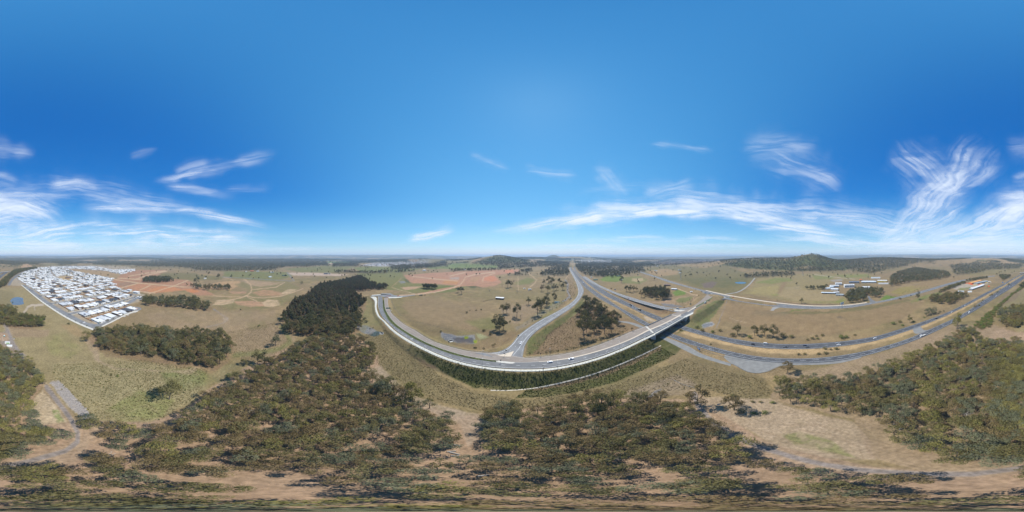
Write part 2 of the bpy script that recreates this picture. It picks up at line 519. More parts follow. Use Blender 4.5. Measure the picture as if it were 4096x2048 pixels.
mb = MB(); A, B = resample(t_o, nt_), resample(t_i, nt_)
ribbon(mb, between(A, B, 0.93)[:], 0.25); ribbon(mb, between(A, B, 0.5), 0.22, dash=(3, 9)); ribbon(mb, between(A, B, 0.04), 0.25)
mb.build('lane_marking', M_LINEF, o_t)
# painted cream centre strip east of the junction
c_o = E([(2156, 1448), (2274, 1435), (2379, 1410), (2504, 1366.5), (2592, 1324)], Z_BR, 3)
c_i = E([(2156, 1446.5), (2274, 1431.5), (2379, 1406.5), (2504, 1363), (2588, 1321)], Z_BR, 3)
strip('centre_strip', c_o, c_i, M_CREAM, lift=0.08, reg=False)
# the triangular island at the ramp foot
tri = MB(); q = [P(1990, 1423, 8), P(2056, 1404.5, 8), P(2043, 1427, 8), P(2010, 1425.5, 8)]
tri.prism([(p.x, p.y) for p in q][::-1], 7.9, 8.16)
tag(tri.build('traffic_island', M_CREAM), kind='structure')
pav = MB(); q = [P(1953, 1411, 7.99), P(1992, 1408, 7.99), P(2023, 1396, 7.99), P(2046, 1377, 7.99), P(2100, 1382, 7.99), P(2090, 1428, 7.99), P(2102, 1432, 7.99), P(2058, 1438, 7.99), P(1990, 1432, 7.99), P(1900, 1412, 7.99)]
pav.prism([(p.x, p.y) for p in q][::-1], 7.5, 7.985)
tag(pav.build('junction_pavement', M_GR2), kind='structure')
# the western junction at the end of the road
jw = E([(1483, 1186), (1512, 1184.5), (1553, 1190), (1600, 1189), (1660, 1181)], 2.0); jw2 = E([(1487, 1181), (1520, 1177.5), (1555, 1178.5), (1600, 1183), (1660, 1179)], 2.0)
strip('side_street', jw, jw2, M_GR2)
jn = E([(1521, 1180), (1527, 1173.2)], 2.0); jn2 = E([(1575, 1180), (1561, 1173.5)], 2.0)
strip('side_street', jn, jn2, M_GR2)
jp = E([(1482, 1189.5), (1496, 1190), (1504, 1198)], 2.1); jp2 = E([(1482, 1187.5), (1500, 1187), (1509, 1197)], 2.1)
strip('footpath', jp, jp2, M_PATH)
jp = E([(1487, 1181.5), (1523, 1179)], 2.1); jp2 = E([(1489, 1179.5), (1523, 1177)], 2.1)
strip('footpath', jp, jp2, M_PATH)
jp = E([(1552, 1193), (1600, 1190.5), (1610, 1188)], 2.1); jp2 = E([(1552, 1189.5), (1600, 1187.5), (1610, 1186.5)], 2.1)
strip('footpath', jp, jp2, M_PATH)

# bridge deck road and the approach on to the cross road (B)
BZ = 8.3
d_o = E([(2605, 1336), (2690, 1290), (2742, 1263), (2783, 1244.6), (2860, 1198)], Z_BR, 3)
d_i = E([(2597, 1320), (2666, 1290.4), (2725, 1259), (2784, 1227), (2850, 1191)], Z_BR, 3)
o_d = strip('bridge_road', d_o, d_i, M_GR, reg=False)
mb = MB(); n = max(len(d_o), len(d_i)); A, B = resample(d_o, n), resample(d_i, n)
ribbon(mb, between(A, B, 0.08), 0.25); ribbon(mb, between(A, B, 0.5), 0.22, dash=(3, 9)); mb.build('lane_marking', M_LINE, o_d)
f_o = E([(2597, 1320), (2666, 1290.4), (2725, 1259), (2784, 1227), (2850, 1191)], Z_BR, 3)
f_i = E([(2584, 1305), (2651, 1275), (2713, 1247), (2760, 1231), (2806, 1200), (2829, 1177)], Z_BR, 3)
strip('bridge_road', f_o[:len(f_o)], f_i, M_TAN, reg=False)
c_o = E([(2592, 1324), (2666, 1292), (2725, 1261)], Z_BR, 3); c_i = E([(2588, 1321), (2663, 1289.5), (2722, 1257.5)], Z_BR, 3)
strip('centre_strip', c_o, c_i, M_CREAM, lift=0.08, reg=False)
c_o = E([(2752, 1247.5), (2785, 1229)], Z_BR, 3); c_i = E([(2749, 1246), (2782, 1226)], Z_BR, 3)
strip('centre_strip', c_o, c_i, M_CREAM, lift=0.08, reg=False)
c_o = E([(2785, 1229), (2850, 1193)], Z_BR, 3); c_i = E([(2782, 1226), (2848, 1190)], Z_BR, 3)
strip('planted_median', c_o, c_i, M_HEDGE, lift=0.14, reg=False)
fp2_o = E([(2615, 1342), (2700, 1295), (2747, 1268), (2790, 1246), (2830, 1220), (2862, 1199)], Z_BR, 3)
fp2_i = E([(2608, 1338), (2693, 1290), (2741, 1264), (2783, 1243), (2825, 1216), (2858, 1196.5)], Z_BR, 3)
strip('footpath', fp2_o, fp2_i, M_PATH, reg=False)
for L0, L1, a, b in ((fp2_o, f_i, 2752, 2870),):
    A = E([(2752, 1266), (2790, 1246), (2830, 1220), (2862, 1199)], Z_BR, 3); B = E([(2727, 1243), (2760, 1229), (2806, 1200), (2829, 1177)], Z_BR, 3)
    n = max(len(A), len(B)); A, B = resample(A, n), resample(B, n)
    ROADS.append((np.array([tuple((p + q_) / 2) for p, q_ in zip(A, B)]), np.array([(p - q_).length / 2 for p, q_ in zip(A, B)])))

# on ramp (RM) climbing from the motorway to the bridge
r_t = E([(2339, 1104.6), (2372, 1125.6), (2404.6, 1144), (2473, 1173), (2550.6, 1197.5), (2590, 1209.5), (2640, 1223), (2682, 1231), (2728, 1233.5), (2760, 1229)], Z_RM, 3)
r_b = E([(2330, 1108), (2362, 1128), (2401.5, 1149), (2442, 1168), (2504, 1193.5), (2560, 1212), (2604, 1224.5), (2666, 1239), (2713, 1248), (2727, 1244)], Z_RM, 3)
o_r = strip('on_ramp', r_b, r_t, M_GR2)
mb = MB(); n = max(len(r_t), len(r_b)); A, B = resample(r_b, n), resample(r_t, n)
ribbon(mb, between(A, B, 0.93), 0.45); ribbon(mb, between(A, B, 0.07), 0.25); ribbon(mb, between(A, B, 0.5), 0.25, dash=(3, 9)); mb.build('lane_marking', M_LINE, o_r)
tri = MB(); q = [P(2693, 1238, 8.2), P(2742, 1241, 8.25), P(2722, 1246, 8.25), P(2700, 1243, 8.2)]
tri.prism([(p.x, p.y) for p in q][::-1], 8.0, 8.42); tag(tri.build('traffic_island', M_CONP), kind='structure')

# cross road (B) and its footpath
b_t = E([(2560, 1085.5), (2574, 1089.7), (2633.7, 1108), (2699, 1129), (2753, 1145), (2824, 1163), (2905, 1181.5), (2998, 1198), (3100, 1212.5), (3172, 1220), (3240, 1225), (3307, 1226), (3416, 1219),
         (3511, 1205.5), (3613, 1182), (3690, 1163), (3776, 1137.5), (3844, 1120.5), (3899, 1111.8), (3980, 1102)], Z_BW, 4)
b_b = E([(2560, 1089), (2574, 1094), (2617, 1108), (2672, 1128.5), (2726, 1146.5), (2780, 1162.5), (2826, 1176), (2880, 1190.5), (2932, 1202.4), (2998, 1212.5), (3100, 1226.5), (3136, 1231), (3190, 1234),
         (3253, 1235.5), (3320, 1235), (3400, 1230.5), (3504, 1213), (3600, 1194), (3657, 1180.5), (3722, 1162.5), (3790, 1141.5), (3858, 1123.5), (3899, 1115), (3980, 1105)], Z_BW, 4)
nb = max(len(b_t), len(b_b))
o_b = strip('cross_road', b_b, b_t, M_GR)
mb = MB(); A, B = resample(b_b, nb), resample(b_t, nb)
ribbon(mb, between(A, B, 0.5), 0.3, dash=(8, 8)); ribbon(mb, between(A, B, 0.1), 0.25); ribbon(mb, between(A, B, 0.9), 0.25); mb.build('lane_marking', M_LINE, o_b)
A = E([(2940, 1189.5), (2998, 1202), (3055, 1211.5)], Z_BW, 3); B = E([(2946, 1187), (2998, 1199.5), (3055, 1209.5)], Z_BW, 3)
A = [a + Vector((0, 0, 0)) for a in A]
strip('planted_median', E([(2905, 1190.5), (2998, 1206.5), (3050, 1214.5)], Z_BW, 3), E([(2908, 1188), (2998, 1203.5), (3050, 1212.5)], Z_BW, 3), M_HEDGE, lift=0.14, reg=False)
strip('footpath', E([(2824, 1162.5), (2905, 1181), (2998, 1197), (3100, 1211.5), (3172, 1219), (3240, 1224), (3307, 1225), (3400, 1220), (3470, 1211)], Z_BW, 4),
      E([(2822, 1160), (2905, 1178), (2998, 1194), (3100, 1208.5), (3172, 1216.5), (3240, 1221.5), (3307, 1222.5), (3400, 1217.5), (3465, 1209)], Z_BW, 4), M_CREAM)
cor = MB(); q = [P(2726, 1246, 3), P(2822, 1164, 4.9), P(2905, 1183, 4.9), P(2932, 1203, 4.2), P(2905, 1203, 4.9), P(2885, 1195.5, 5), P(2862, 1197, 5.2), P(2829, 1177, 5.2)]
q = [P(2815, 1172, 5.0), P(2826, 1166, 5.0), P(2905, 1183, 5.0), P(2932, 1202, 4.6), P(2905, 1197, 5.0), P(2862, 1199, 5.9), P(2829, 1178, 5.6)]
cor.face([p + Vector((0, 0, 0.06)) for p in q]); tag(cor.build('junction_pavement', M_GR), kind='structure')
for pts, mm in (([(2884, 1186), (2908, 1190), (2884, 1190)], M_CREAM), ([(2868, 1188), (2895, 1192.5), (2880, 1193.5)], M_CREAM)):
    mb = MB(); q = [P(x, y, 5.0) for x, y in pts]; mb.prism([(p.x, p.y) for p in q], 4.8, 5.25); tag(mb.build('traffic_island', mm), kind='structure')
# school driveway, gravel apron, field track beside the pond
strip('driveway', E([(3470, 1184), (3474, 1196), (3482, 1211)], 0.1), E([(3478, 1184), (3486, 1196), (3506, 1208)], 0.1), M_GR)
strip('gravel_apron', E([(3081, 1243), (3089, 1231), (3092, 1226)], 0.1), E([(3094, 1243), (3102, 1236), (3125, 1229)], 0.1), M_GRAVEL)
strip('field_track', E([(2900, 1178.5), (2930, 1173.8), (2950, 1170), (2975, 1158), (3000, 1138), (3022, 1112)], 0.2), E([(2896, 1176.5), (2930, 1171.5), (2946, 1168), (2969, 1157), (2995, 1137), (3017, 1111)], 0.2), M_GRAVEL)

# estate streets are laid on a grid with the houses further down; the edge roads are traced
strip('street', E([(28, 1141), (47, 1115), (74, 1096), (104, 1084.5), (135, 1079)], 0.1), E([(40, 1142), (57, 1116), (84, 1097), (112, 1085.5), (140, 1080)], 0.1), M_GR)
es_o = E([(88, 1140), (120, 1166), (168, 1204), (210, 1233), (270, 1270), (320, 1294), (375, 1314)], 0.1, 3)
es_i = E([(98, 1139), (136, 1164), (188, 1202), (232, 1230), (290, 1261), (345, 1288), (395, 1300)], 0.1, 3)
o_e = strip('street', es_o, es_i, M_GR2)
mb = MB()
strip('street', E([(375, 1314), (400, 1305), (440, 1287), (490, 1261), (530, 1245)], 0.14, 3), E([(366, 1302), (392, 1293), (430, 1275), (480, 1250), (518, 1234)], 0.14, 3), M_GR2)
c = P(541, 1235, 0.12); mb = MB(); mb.cyl((c.x, c.y, 0.0), 13, 0.28, 28)
tag(mb.build('roundabout', M_GR2), kind='structure')
mb = MB(); mb.cyl((c.x, c.y, 0.12), 5, 0.4, 20); tag(mb.build('roundabout_island', mat('roundabout_paving', (0.55, 0.36, 0.28), 0.9)), kind='structure')
strip('street', E([(500, 1228), (516, 1216), (540, 1203), (556, 1190)], 0.1), E([(488, 1222), (505, 1210), (526, 1198), (540, 1187)], 0.1), M_GR2)
strip('footpath', E([(84, 1140), (116, 1167), (164, 1206), (206, 1235.5), (266, 1273), (316, 1298), (372, 1321)], 0.16, 3),
      E([(87, 1139), (119, 1165), (168, 1203), (210, 1231.5), (270, 1268.5), (320, 1293), (374, 1315)], 0.16, 3), M_CONP)
strip('footpath', E([(375, 1320), (402, 1310), (444, 1291), (494, 1265), (534, 1249.5), (552, 1246)], 0.16, 3),
      E([(376, 1315.5), (401, 1306), (441, 1288), (491, 1262), (530, 1246), (550, 1243)], 0.16, 3), M_CONP)

# tracks below the drone
M_TRACK = mat('track_gravel', (0.25, 0.235, 0.23), 0.95, noise=0.2, scale=0.4)
# ------------------------------------------------------------------ terrain height
def hill(px, d, h, st, sr, az_only=False):
    a = R(px / PXD - 180)
    return (d * math.sin(a), d * math.cos(a), a, h, st, sr)


HILLS = [hill(3245, 1700, 66, 130, 200), hill(3260, 1750, 50, 330, 300), hill(2960, 1950, 66, 380, 260), hill(3130, 2000, 36, 300, 250),
         hill(1990, 2350, 70, 220, 280), hill(2060, 2500, 40, 420, 300), hill(1880, 2700, 38, 420, 380), hill(2213, 6500, 150, 230, 400), hill(2290, 5200, 90, 700, 500), hill(2120, 4200, 70, 700, 500),
         hill(3620, 2000, 52, 420, 350), hill(3850, 2400, 54, 500, 400), hill(3480, 2200, 50, 350, 300), hill(4010, 2600, 46, 420, 350),
         hill(108, 1830, 26, 90, 80), hill(520, 5200, 60, 900, 500), hill(330, 4600, 35, 900, 500), hill(800, 3900, 22, 900, 400), hill(1120, 4600, 28, 900, 500),
         hill(1580, 3300, 26, 500, 300), hill(1720, 3100, 38, 420, 320), hill(60, 5200, 40, 800, 500), hill(3000, 1500, 18, 350, 150)]
SKY_PX = [0, 60, 300, 340, 400, 700, 1000, 1300, 1500, 1700, 1800, 1950, 2100, 2300, 2450, 2700, 2900, 3000, 3200, 3400, 3500, 3700, 3800, 4000, 4096]
SKY_PY = [1022, 1022, 1022.5, 1021, 1019.5, 1019, 1019.5, 1019, 1018.5, 1019.5, 1023, 1025, 1026, 1026, 1026.5, 1027, 1024.5, 1023, 1021, 1020, 1018.5, 1017, 1017.5, 1020, 1022]


def base_h(x, y):
    d = np.hypot(x, y)
    az = np.degrees(np.arctan2(x, y))
    z = np.zeros_like(d)
    for hx, hy, a, h, st, sr in HILLS:
        dx, dy = x - hx, y - hy
        r = dx * math.sin(a) + dy * math.cos(a); t = dx * math.cos(a) - dy * math.sin(a)
        q = (r / sr) ** 2 + (t / st) ** 2
        z += np.where(q < 12, h * np.exp(-0.5 * q), 0)
    py = np.interp((az + 180) * PXD % 4096, SKY_PX, SKY_PY)
    top = H + 14000 * np.tan(np.radians((1024 - py) / PXD))
    far = sstep(5000, 14000, d)
    z = z + far * top * (0.86 + 0.20 * fbm(x / 2300, y / 2300, 4, 5)) + sstep(1800, 3500, d) * (fbm(x / 900, y / 900, 4, 9) - 0.5) * 26
    return z


_rc = np.concatenate([r[0] for r in ROADS]); _rw = np.concatenate([r[1] for r in ROADS])
_hi = _rc[:, 2] > 0.6
_lo = ~_hi
A_, B_ = STRIPS['F']; C_, D_ = STRIPS['N']
MWC = np.array([tuple((a + b) / 2) for a, b in zip(A_, B_)] + [tuple((a + b) / 2) for a, b in zip(C_, D_)])
MWW = np.array([(a - b).length / 2 for a, b in zip(A_, B_)] + [(a - b).length / 2 for a, b in zip(C_, D_)])


def ground_h(x, y):
    """height of the ground: hills plus the road embankments"""
    x = np.asarray(x, float); y = np.asarray(y, float)
    shape = x.shape; x = x.ravel(); y = y.ravel()
    z = base_h(x, y)
    d = np.hypot(x, y)
    idx = np.where((d < 900) & (d > 60))[0]
    rc, rw = _rc[_hi], _rw[_hi]
    lo = rc[:, :2].min(0) - 30; hi = rc[:, :2].max(0) + 30
    idx = idx[(x[idx] > lo[0]) & (x[idx] < hi[0]) & (y[idx] > lo[1]) & (y[idx] < hi[1])]
    for s in range(0, len(idx), 20000):
        k = idx[s:s + 20000]
        dx = x[k][:, None] - rc[None, :, 0]; dy = y[k][:, None] - rc[None, :, 1]
        dist = np.sqrt(dx * dx + dy * dy)
        emb = (rc[:, 2] - 0.35)[None] - np.maximum(0, dist - rw[None] - 1.5) / 1.75
        e_ = emb.max(1)
        dm = np.hypot(x[k][:, None] - MWC[None, ::2, 0], y[k][:, None] - MWC[None, ::2, 1]) - MWW[None, ::2]
        cap = np.maximum(0, dm.min(1) - 2.5) * 1.6
        z[k] = np.maximum(z[k], np.minimum(e_, cap))
    return z.reshape(shape)


# ------------------------------------------------------------------ ground cover
phis = np.concatenate([np.arange(89.6, 20, -0.3), np.arange(20, 3, -0.075), np.arange(3, 0.35, -0.035)])
NA = 1440
azs = np.radians(np.arange(NA) * 360.0 / NA)
dd = H / np.tan(np.radians(phis))
X = (dd[:, None] * np.sin(azs)[None]).ravel(); Y = (dd[:, None] * np.cos(azs)[None]).ravel()
Z = ground_h(X, Y)
# sink the sheet under every flat road so that nothing pokes through
PX, PY = to_px(X, Y, Z)
DD = np.hypot(X, Y)
_wa = np.clip(DD * 0.012, 0.8, 14)
_w1 = (fbm(X / (DD * .035 + 3), Y / (DD * .035 + 3), 3, 21) - .5) * 2
_ppm_x = PXD * 57.3 / np.maximum(DD, 30); _ppm_y = PXD * 57.3 * (H - np.minimum(Z, 100)) / (DD ** 2 + H ** 2)
WX = PX + (fbm(X / 9, Y / 9, 3, 31) - .5) * 2 * _wa * _ppm_x * 0.8
WY = PY + (fbm(X / 9, Y / 9, 3, 41) - .5) * 2 * _wa * np.maximum(_ppm_y, .12) * 1.6

C_DRY = (0.285, 0.215, 0.125); C_OLV = (0.215, 0.185, 0.09); C_GRN = (0.13, 0.165, 0.055); C_BRI = (0.14, 0.23, 0.05); C_RED = (0.46, 0.245, 0.145)
C_SAND = (0.55, 0.41, 0.27); C_PALE = (0.50, 0.43, 0.35); C_FLOOR = (0.40, 0.285, 0.20); C_BARE = (0.42, 0.32, 0.225); C_WOOD = (0.072, 0.080, 0.045)
C_BELT = (0.135, 0.115, 0.065)
C_SCRUB = (0.095, 0.115, 0.045)
C_STRAW = (0.46, 0.335, 0.18); C_LGRN = (0.088, 0.098, 0.034); C_BRN = (0.25, 0.175, 0.11); C_GREY = (0.25, 0.25, 0.26); C_LOT = (0.40, 0.34, 0.26)
C_OCH = (0.37, 0.265, 0.15); C_PINK = (0.335, 0.25, 0.165)


FW = np.zeros(len(X))                        # how wooded the far ground is


def mixc(c, mask, k=None):
    fw = 1.0 if c is C_WOOD or c is C_BELT else 1.0 if c is C_SCRUB else 0.0
    c = np.asarray(c)[None]
    kk = slice(None) if k is None else k
    FW[kk] += (fw - FW[kk]) * mask
    if k is None:
        COV[:] += (c - COV) * mask[:, None]
    else:
        COV[k] += (c - COV[k]) * mask[:, None]


n1 = fbm(X / 55, Y / 55, 5, 1); n2 = fbm(X / 17, Y / 17, 4, 2); n3 = fbm(X / 240, Y / 240, 4, 3); n4 = fbm(X / 5, Y / 5, 3, 4)
COV = np.tile(np.array(C_DRY)[None], (len(X), 1)).astype(float)
mixc(C_OLV, sstep(.40, .62, n1 * .6 + n3 * .4) * 0.75)
mixc(C_BRN, sstep(.52, .70, n2 * .5 + n1 * .5) * 0.5)
mixc(C_STRAW, sstep(.50, .68, fbm(X / 30, Y / 30, 4, 8)) * 0.30)
# far country: woods and paddocks
f_n = fbm(X / 650, Y / 650, 4, 12); f_s = fbm(X / 190, Y / 190, 3, 13)
far = sstep(1500, 2300, DD)
wood = sstep(.45, .52, f_n * .6 + f_s * .4 + sstep(3000, 9000, DD) * .05)
padd = np.where((fbm(X / 420, Y / 420, 2, 15) > .52)[:, None], np.array(C_OLV)[None] * 1.1, np.array(C_OCH)[None])
COV = COV + (padd - COV) * (far * .8)[:, None]
mixc(C_WOOD, far * wood)


_ord = np.argsort(WY, kind='stable'); _wys = WY[_ord]


def near(p, mx_, my_):
    """vertices whose photo pixel lies near the outline p, with the wrap shift to apply"""
    a, b_ = np.searchsorted(_wys, [p[:, 1].min() - my_, p[:, 1].max() + my_])
    k0 = _ord[a:b_]
    for sh in (0, 4096, -4096):
        w = WX[k0] + sh
        k = k0[(w > p[:, 0].min() - mx_) & (w < p[:, 0].max() + mx_)]
        if len(k):
            yield k, sh


def area(poly, c, a=1.0, soft=3.0, brk=0.0, seed=50, scale=14, aniso=1.0):
    """paint a patch outlined in photo pixels; brk breaks it up with noise"""
    p = np.asarray(poly, float)
    for k, sh in near(p, soft + 1, soft + 1):
        m = sstep(-soft, soft, poly_sd(poly, WX[k] + sh, WY[k]))
        if brk:
            nz = fbm(X[k] / scale, Y[k] / (scale * aniso), 4, seed)
            m = m * (1 - brk + brk * sstep(.38, .60, nz))
        mixc(c, m * a, k)


def track(pts, c, w, a=1.0, soft=1.0):
    """paint a line of half width w photo pixels"""
    p = np.asarray(pts, float)
    for k, sh in near(p, w + 9, w + 9):
        ds, _, _ = line_sd(pts, (WX[k] + PX[k]) / 2 + sh, (WY[k] + PY[k]) / 2)
        mixc(c, (1 - sstep(w - soft, w + soft, ds)) * a, k)


# -- west: fields round the estate
area([(-60, 1150), (95, 1150), (270, 1278), (372, 1325), (330, 1340), (380, 1400), (520, 1440), (800, 1490), (780, 1600), (600, 1690), (330, 1680), (200, 1560), (90, 1420), (-60, 1300)], (0.33, 0.275, 0.155), .8, 8)
area([(200, 1460), (560, 1450), (800, 1480), (830, 1560), (640, 1680), (400, 1690), (250, 1580)], (0.335, 0.29, 0.165), .85, 14, .45, 51, 16)
area([(640, 1490), (760, 1470), (850, 1500), (880, 1520), (760, 1560), (680, 1560)], (0.19, 0.23, 0.08), .6, 10, .5, 52)
area([(180, 1350), (260, 1330), (330, 1400), (280, 1440), (200, 1420)], (0.25, 0.25, 0.10), .5, 8, .6, 53)
area([(420, 1640), (560, 1560), (700, 1600), (650, 1670), (480, 1690)], (0.23, 0.25, 0.09), .6, 8, .6, 54, 10)
area([(330, 1345), (385, 1350), (400, 1440), (470, 1470), (640, 1490), (800, 1470), (760, 1500), (600, 1480), (460, 1480), (380, 1440)], C_BARE, .7, 5, .3, 55)
area([(240, 1300), (300, 1300), (340, 1330), (400, 1360), (300, 1345)], C_OCH, .7, 6, .3, 56)
area([(200, 1525), (235, 1520), (330, 1620), (365, 1665), (340, 1672), (290, 1640), (230, 1570)], (0.42, 0.37, 0.33), .9, 3, .35, 57, 4)
area([(115, 1610), (175, 1560), (215, 1610), (270, 1690), (300, 1735), (260, 1740), (200, 1710), (120, 1705)], (0.52, 0.42, 0.29), .95, 5, .2, 58, 6)
area([(205, 1640), (232, 1640), (262, 1695), (240, 1705), (222, 1680)], C_BRI, .6, 5, .7, 59, 3)
area([(0, 1335), (35, 1320), (70, 1400), (60, 1425), (25, 1400), (0, 1380)], C_GREY, .8, 4)
area([(20, 1300), (60, 1300), (170, 1320), (200, 1320), (190, 1345), (60, 1350), (30, 1330)], C_PINK, .8, 4)
track([(50, 1300), (100, 1245), (112, 1228), (128, 1221), (172, 1219)], C_PALE, 4, .8, 2)
track([(140, 1240), (137, 1228), (150, 1220), (172, 1218)], C_PALE, 2, .8)
# -- estate ground
EST = [(28, 1142), (46, 1114), (72, 1094), (100, 1083), (150, 1068), (230, 1063), (400, 1062), (510, 1066), (545, 1078), (525, 1090), (470, 1106), (447, 1124), (470, 1150), (560, 1172), (585, 1180), (558, 1206), (500, 1222), (560, 1232), (550, 1246), (500, 1262), (402, 1306), (374, 1318), (270, 1272), (166, 1206), (92, 1143)]
area(EST, C_LOT, .95, 2)
area([(250, 1073), (420, 1083), (490, 1100), (455, 1113), (380, 1100), (300, 1085)], C_OCH, .9, 3)
area([(228, 1108), (262, 1103), (300, 1110), (292, 1120), (250, 1120)], C_STRAW, .8, 2)
# -- red earth subdivision
area([(440, 1126), (470, 1112), (500, 1083), (560, 1080), (668, 1080), (640, 1098), (596, 1116), (690, 1116), (750, 1120), (792, 1146), (860, 1180), (790, 1182), (740, 1162), (690, 1160), (600, 1174), (540, 1166), (470, 1150), (437, 1136)], (0.40, 0.235, 0.15), 1, 3)
area([(508, 1146), (555, 1133), (605, 1140), (650, 1150), (610, 1168), (545, 1160)], C_RED, .9, 3)
area([(590, 1162), (645, 1144), (700, 1150), (735, 1160), (690, 1166), (610, 1172)], (0.52, 0.25, 0.13), .9, 3)
area([(480, 1130), (545, 1126), (550, 1133), (500, 1148), (470, 1142)], (0.33, 0.22, 0.15), .9, 2)
area([(735, 1158), (770, 1155), (800, 1166), (770, 1172)], (0.55, 0.24, 0.11), .8, 3)
for l in ([(455, 1117), (500, 1124), (560, 1133), (640, 1140), (740, 1148), (790, 1148)], [(598, 1174), (650, 1158), (700, 1142), (752, 1121)], [(482, 1152), (520, 1142), (552, 1133)], [(560, 1160), (600, 1142)], [(515, 1105), (600, 1090), (660, 1084)], [(540, 1118), (600, 1098), (668, 1084)], [(470, 1112), (560, 1118)], [(480, 1165), (560, 1166), (620, 1173)]):
    track(l, C_SAND, 1.8, .9)
area([(855, 1133), (900, 1125), (960, 1124), (965, 1140), (920, 1160), (860, 1160), (790, 1152)], (0.50, 0.33, 0.19), .75, 3, .3, 60)
# -- stripped paddock in the middle distance
area([(850, 1220), (870, 1198), (960, 1196), (1000, 1160), (940, 1140), (1000, 1115), (1140, 1122), (1200, 1150), (1160, 1190), (1130, 1220), (1040, 1236), (900, 1228)], (0.23, 0.20, 0.10), .8, 6)
for p_, c_ in (([(850, 1220), (868, 1200), (900, 1196), (940, 1200), (925, 1215), (890, 1222)], C_SAND), ([(935, 1206), (1000, 1203), (1050, 1208), (1062, 1224), (1000, 1228), (950, 1218)], (0.47, 0.29, 0.19)), ([(1048, 1210), (1075, 1197), (1110, 1202), (1125, 1218), (1090, 1228), (1060, 1226)], C_SAND),
               ([(914, 1166), (985, 1165), (985, 1175), (930, 1175)], (0.44, 0.275, 0.18)), ([(1008, 1170), (1060, 1158), (1100, 1164), (1140, 1176), (1110, 1184), (1040, 1184)], (0.43, 0.265, 0.165)), ([(970, 1122), (1000, 1120), (1060, 1126), (1130, 1130), (1100, 1140), (1040, 1147), (1000, 1140), (980, 1130)], (0.42, 0.30, 0.20)),
               ([(1150, 1158), (1185, 1158), (1165, 1172), (1120, 1178)], C_SAND)):
    area(p_, c_, .85, 3, .35, 61, 10)
for l, w in (([(988, 1182), (1004, 1168), (1007, 1157), (1002, 1138), (985, 1122), (974, 1117)], 2.6), ([(988, 1182), (1012, 1190), (1060, 1191), (1116, 1186), (1160, 1174), (1211, 1155)], 1.8), ([(1004, 1160), (1060, 1153), (1103, 1149), (1138, 1130)], 1.6), ([(988, 1182), (970, 1190), (940, 1196), (900, 1205), (858, 1217)], 2.4), ([(985, 1184), (1005, 1195), (1029, 1206)], 1.8), ([(853, 1182), (899, 1187), (967, 1187), (988, 1184)], 1.3), ([(885, 1106), (925, 1117), (932, 1122), (922, 1133)], 1.2)):
    track(l, (0.50, 0.36, 0.23), w, .85)
area([(640, 1094), (780, 1092), (800, 1100), (900, 1106), (880, 1120), (760, 1120), (650, 1112)], (0.20, 0.175, 0.085), .9, 3)
area([(900, 1085), (1150, 1088), (1180, 1100), (1150, 1112), (1090, 1122), (970, 1116), (890, 1106)], (0.17, 0.19, 0.07), .85, 3, .3, 62)
area([(1135, 1075), (1300, 1063), (1420, 1066), (1360, 1090), (1200, 1089)], (0.20, 0.195, 0.085), .95, 2)
area([(1150, 1091), (1240, 1090), (1400, 1098), (1360, 1104), (1170, 1102)], (0.52, 0.41, 0.33), .9, 1.5)
track([(1148, 1090), (1162, 1105), (1176, 1124)], C_GREY, 2.2, .9)
track([(890, 1108), (970, 1112), (1060, 1118), (1170, 1124)], C_GREY, 1.2, .7)
area([(1315, 1050), (1400, 1052), (1395, 1056), (1318, 1057)], C_SAND, .8, 1)
track([(725, 1066), (790, 1065), (890, 1068)], (0.6, 0.55, 0.45), 1.0, .9, .8)
# -- grey track and dry field between the copses
track([(826, 1309), (870, 1300), (905, 1285), (912, 1275), (890, 1262), (870, 1245), (855, 1237)], C_GREY, 2.6, .75, 1.5)
area([(890, 1272), (912, 1268), (914, 1282), (896, 1286)], C_PALE, .8, 3)
area([(580, 1262), (660, 1240), (850, 1240), (1100, 1245), (1110, 1290), (1180, 1340), (1180, 1400), (1080, 1450), (940, 1420), (850, 1320), (640, 1310)], C_PINK, .65, 8, .3, 63, 25)
area([(980, 1290), (1060, 1280), (1070, 1310), (1000, 1320)], C_OLV, .5, 6, .4, 64)
area([(840, 1500), (900, 1460), (1010, 1450), (1050, 1470), (950, 1530), (880, 1540)], (0.22, 0.20, 0.11), .7, 6, .4, 65)
track([(1125, 1310), (1150, 1340), (1158, 1370), (1120, 1395), (1040, 1410), (940, 1420)], (0.19, 0.21, 0.08), 9, .6, 7)
area([(1310, 1200), (1355, 1200), (1356, 1218), (1330, 1228), (1315, 1222)], (0.19, 0.23, 0.07), .95, 3)
# -- paddocks north of the road
area([(1420, 1085), (1600, 1085), (1640, 1130), (1860, 1148), (1700, 1168), (1560, 1160), (1480, 1140), (1440, 1105)], (0.185, 0.19, 0.075), .85, 3)
area([(1590, 1160), (1680, 1168), (1790, 1140), (1870, 1150), (1800, 1170), (1650, 1172)], (0.15, 0.175, 0.06), .7, 3)
area([(1580, 1205), (1740, 1190), (1900, 1225), (1960, 1270), (1960, 1310), (1850, 1320), (1720, 1305), (1620, 1260)], (0.275, 0.205, 0.125), .8, 14)
area([(1556, 1195), (1620, 1190), (1610, 1230), (1640, 1260), (1600, 1255), (1570, 1225)], C_OLV, .7, 8)
area([(1860, 1285), (1960, 1270), (1990, 1310), (1930, 1330)], (0.18, 0.185, 0.07), .6, 8)
area([(1880, 1170), (2150, 1160), (2260, 1150), (2270, 1200), (2200, 1215), (2120, 1200), (1950, 1200)], (0.235, 0.195, 0.10), .7, 8)
area([(2060, 1130), (2110, 1110), (2145, 1120), (2120, 1135), (2075, 1140)], (0.18, 0.19, 0.07), .8, 4)
area([(2000, 1230), (2140, 1215), (2160, 1250), (2060, 1300), (2020, 1290)], (0.31, 0.235, 0.16), .7, 8)
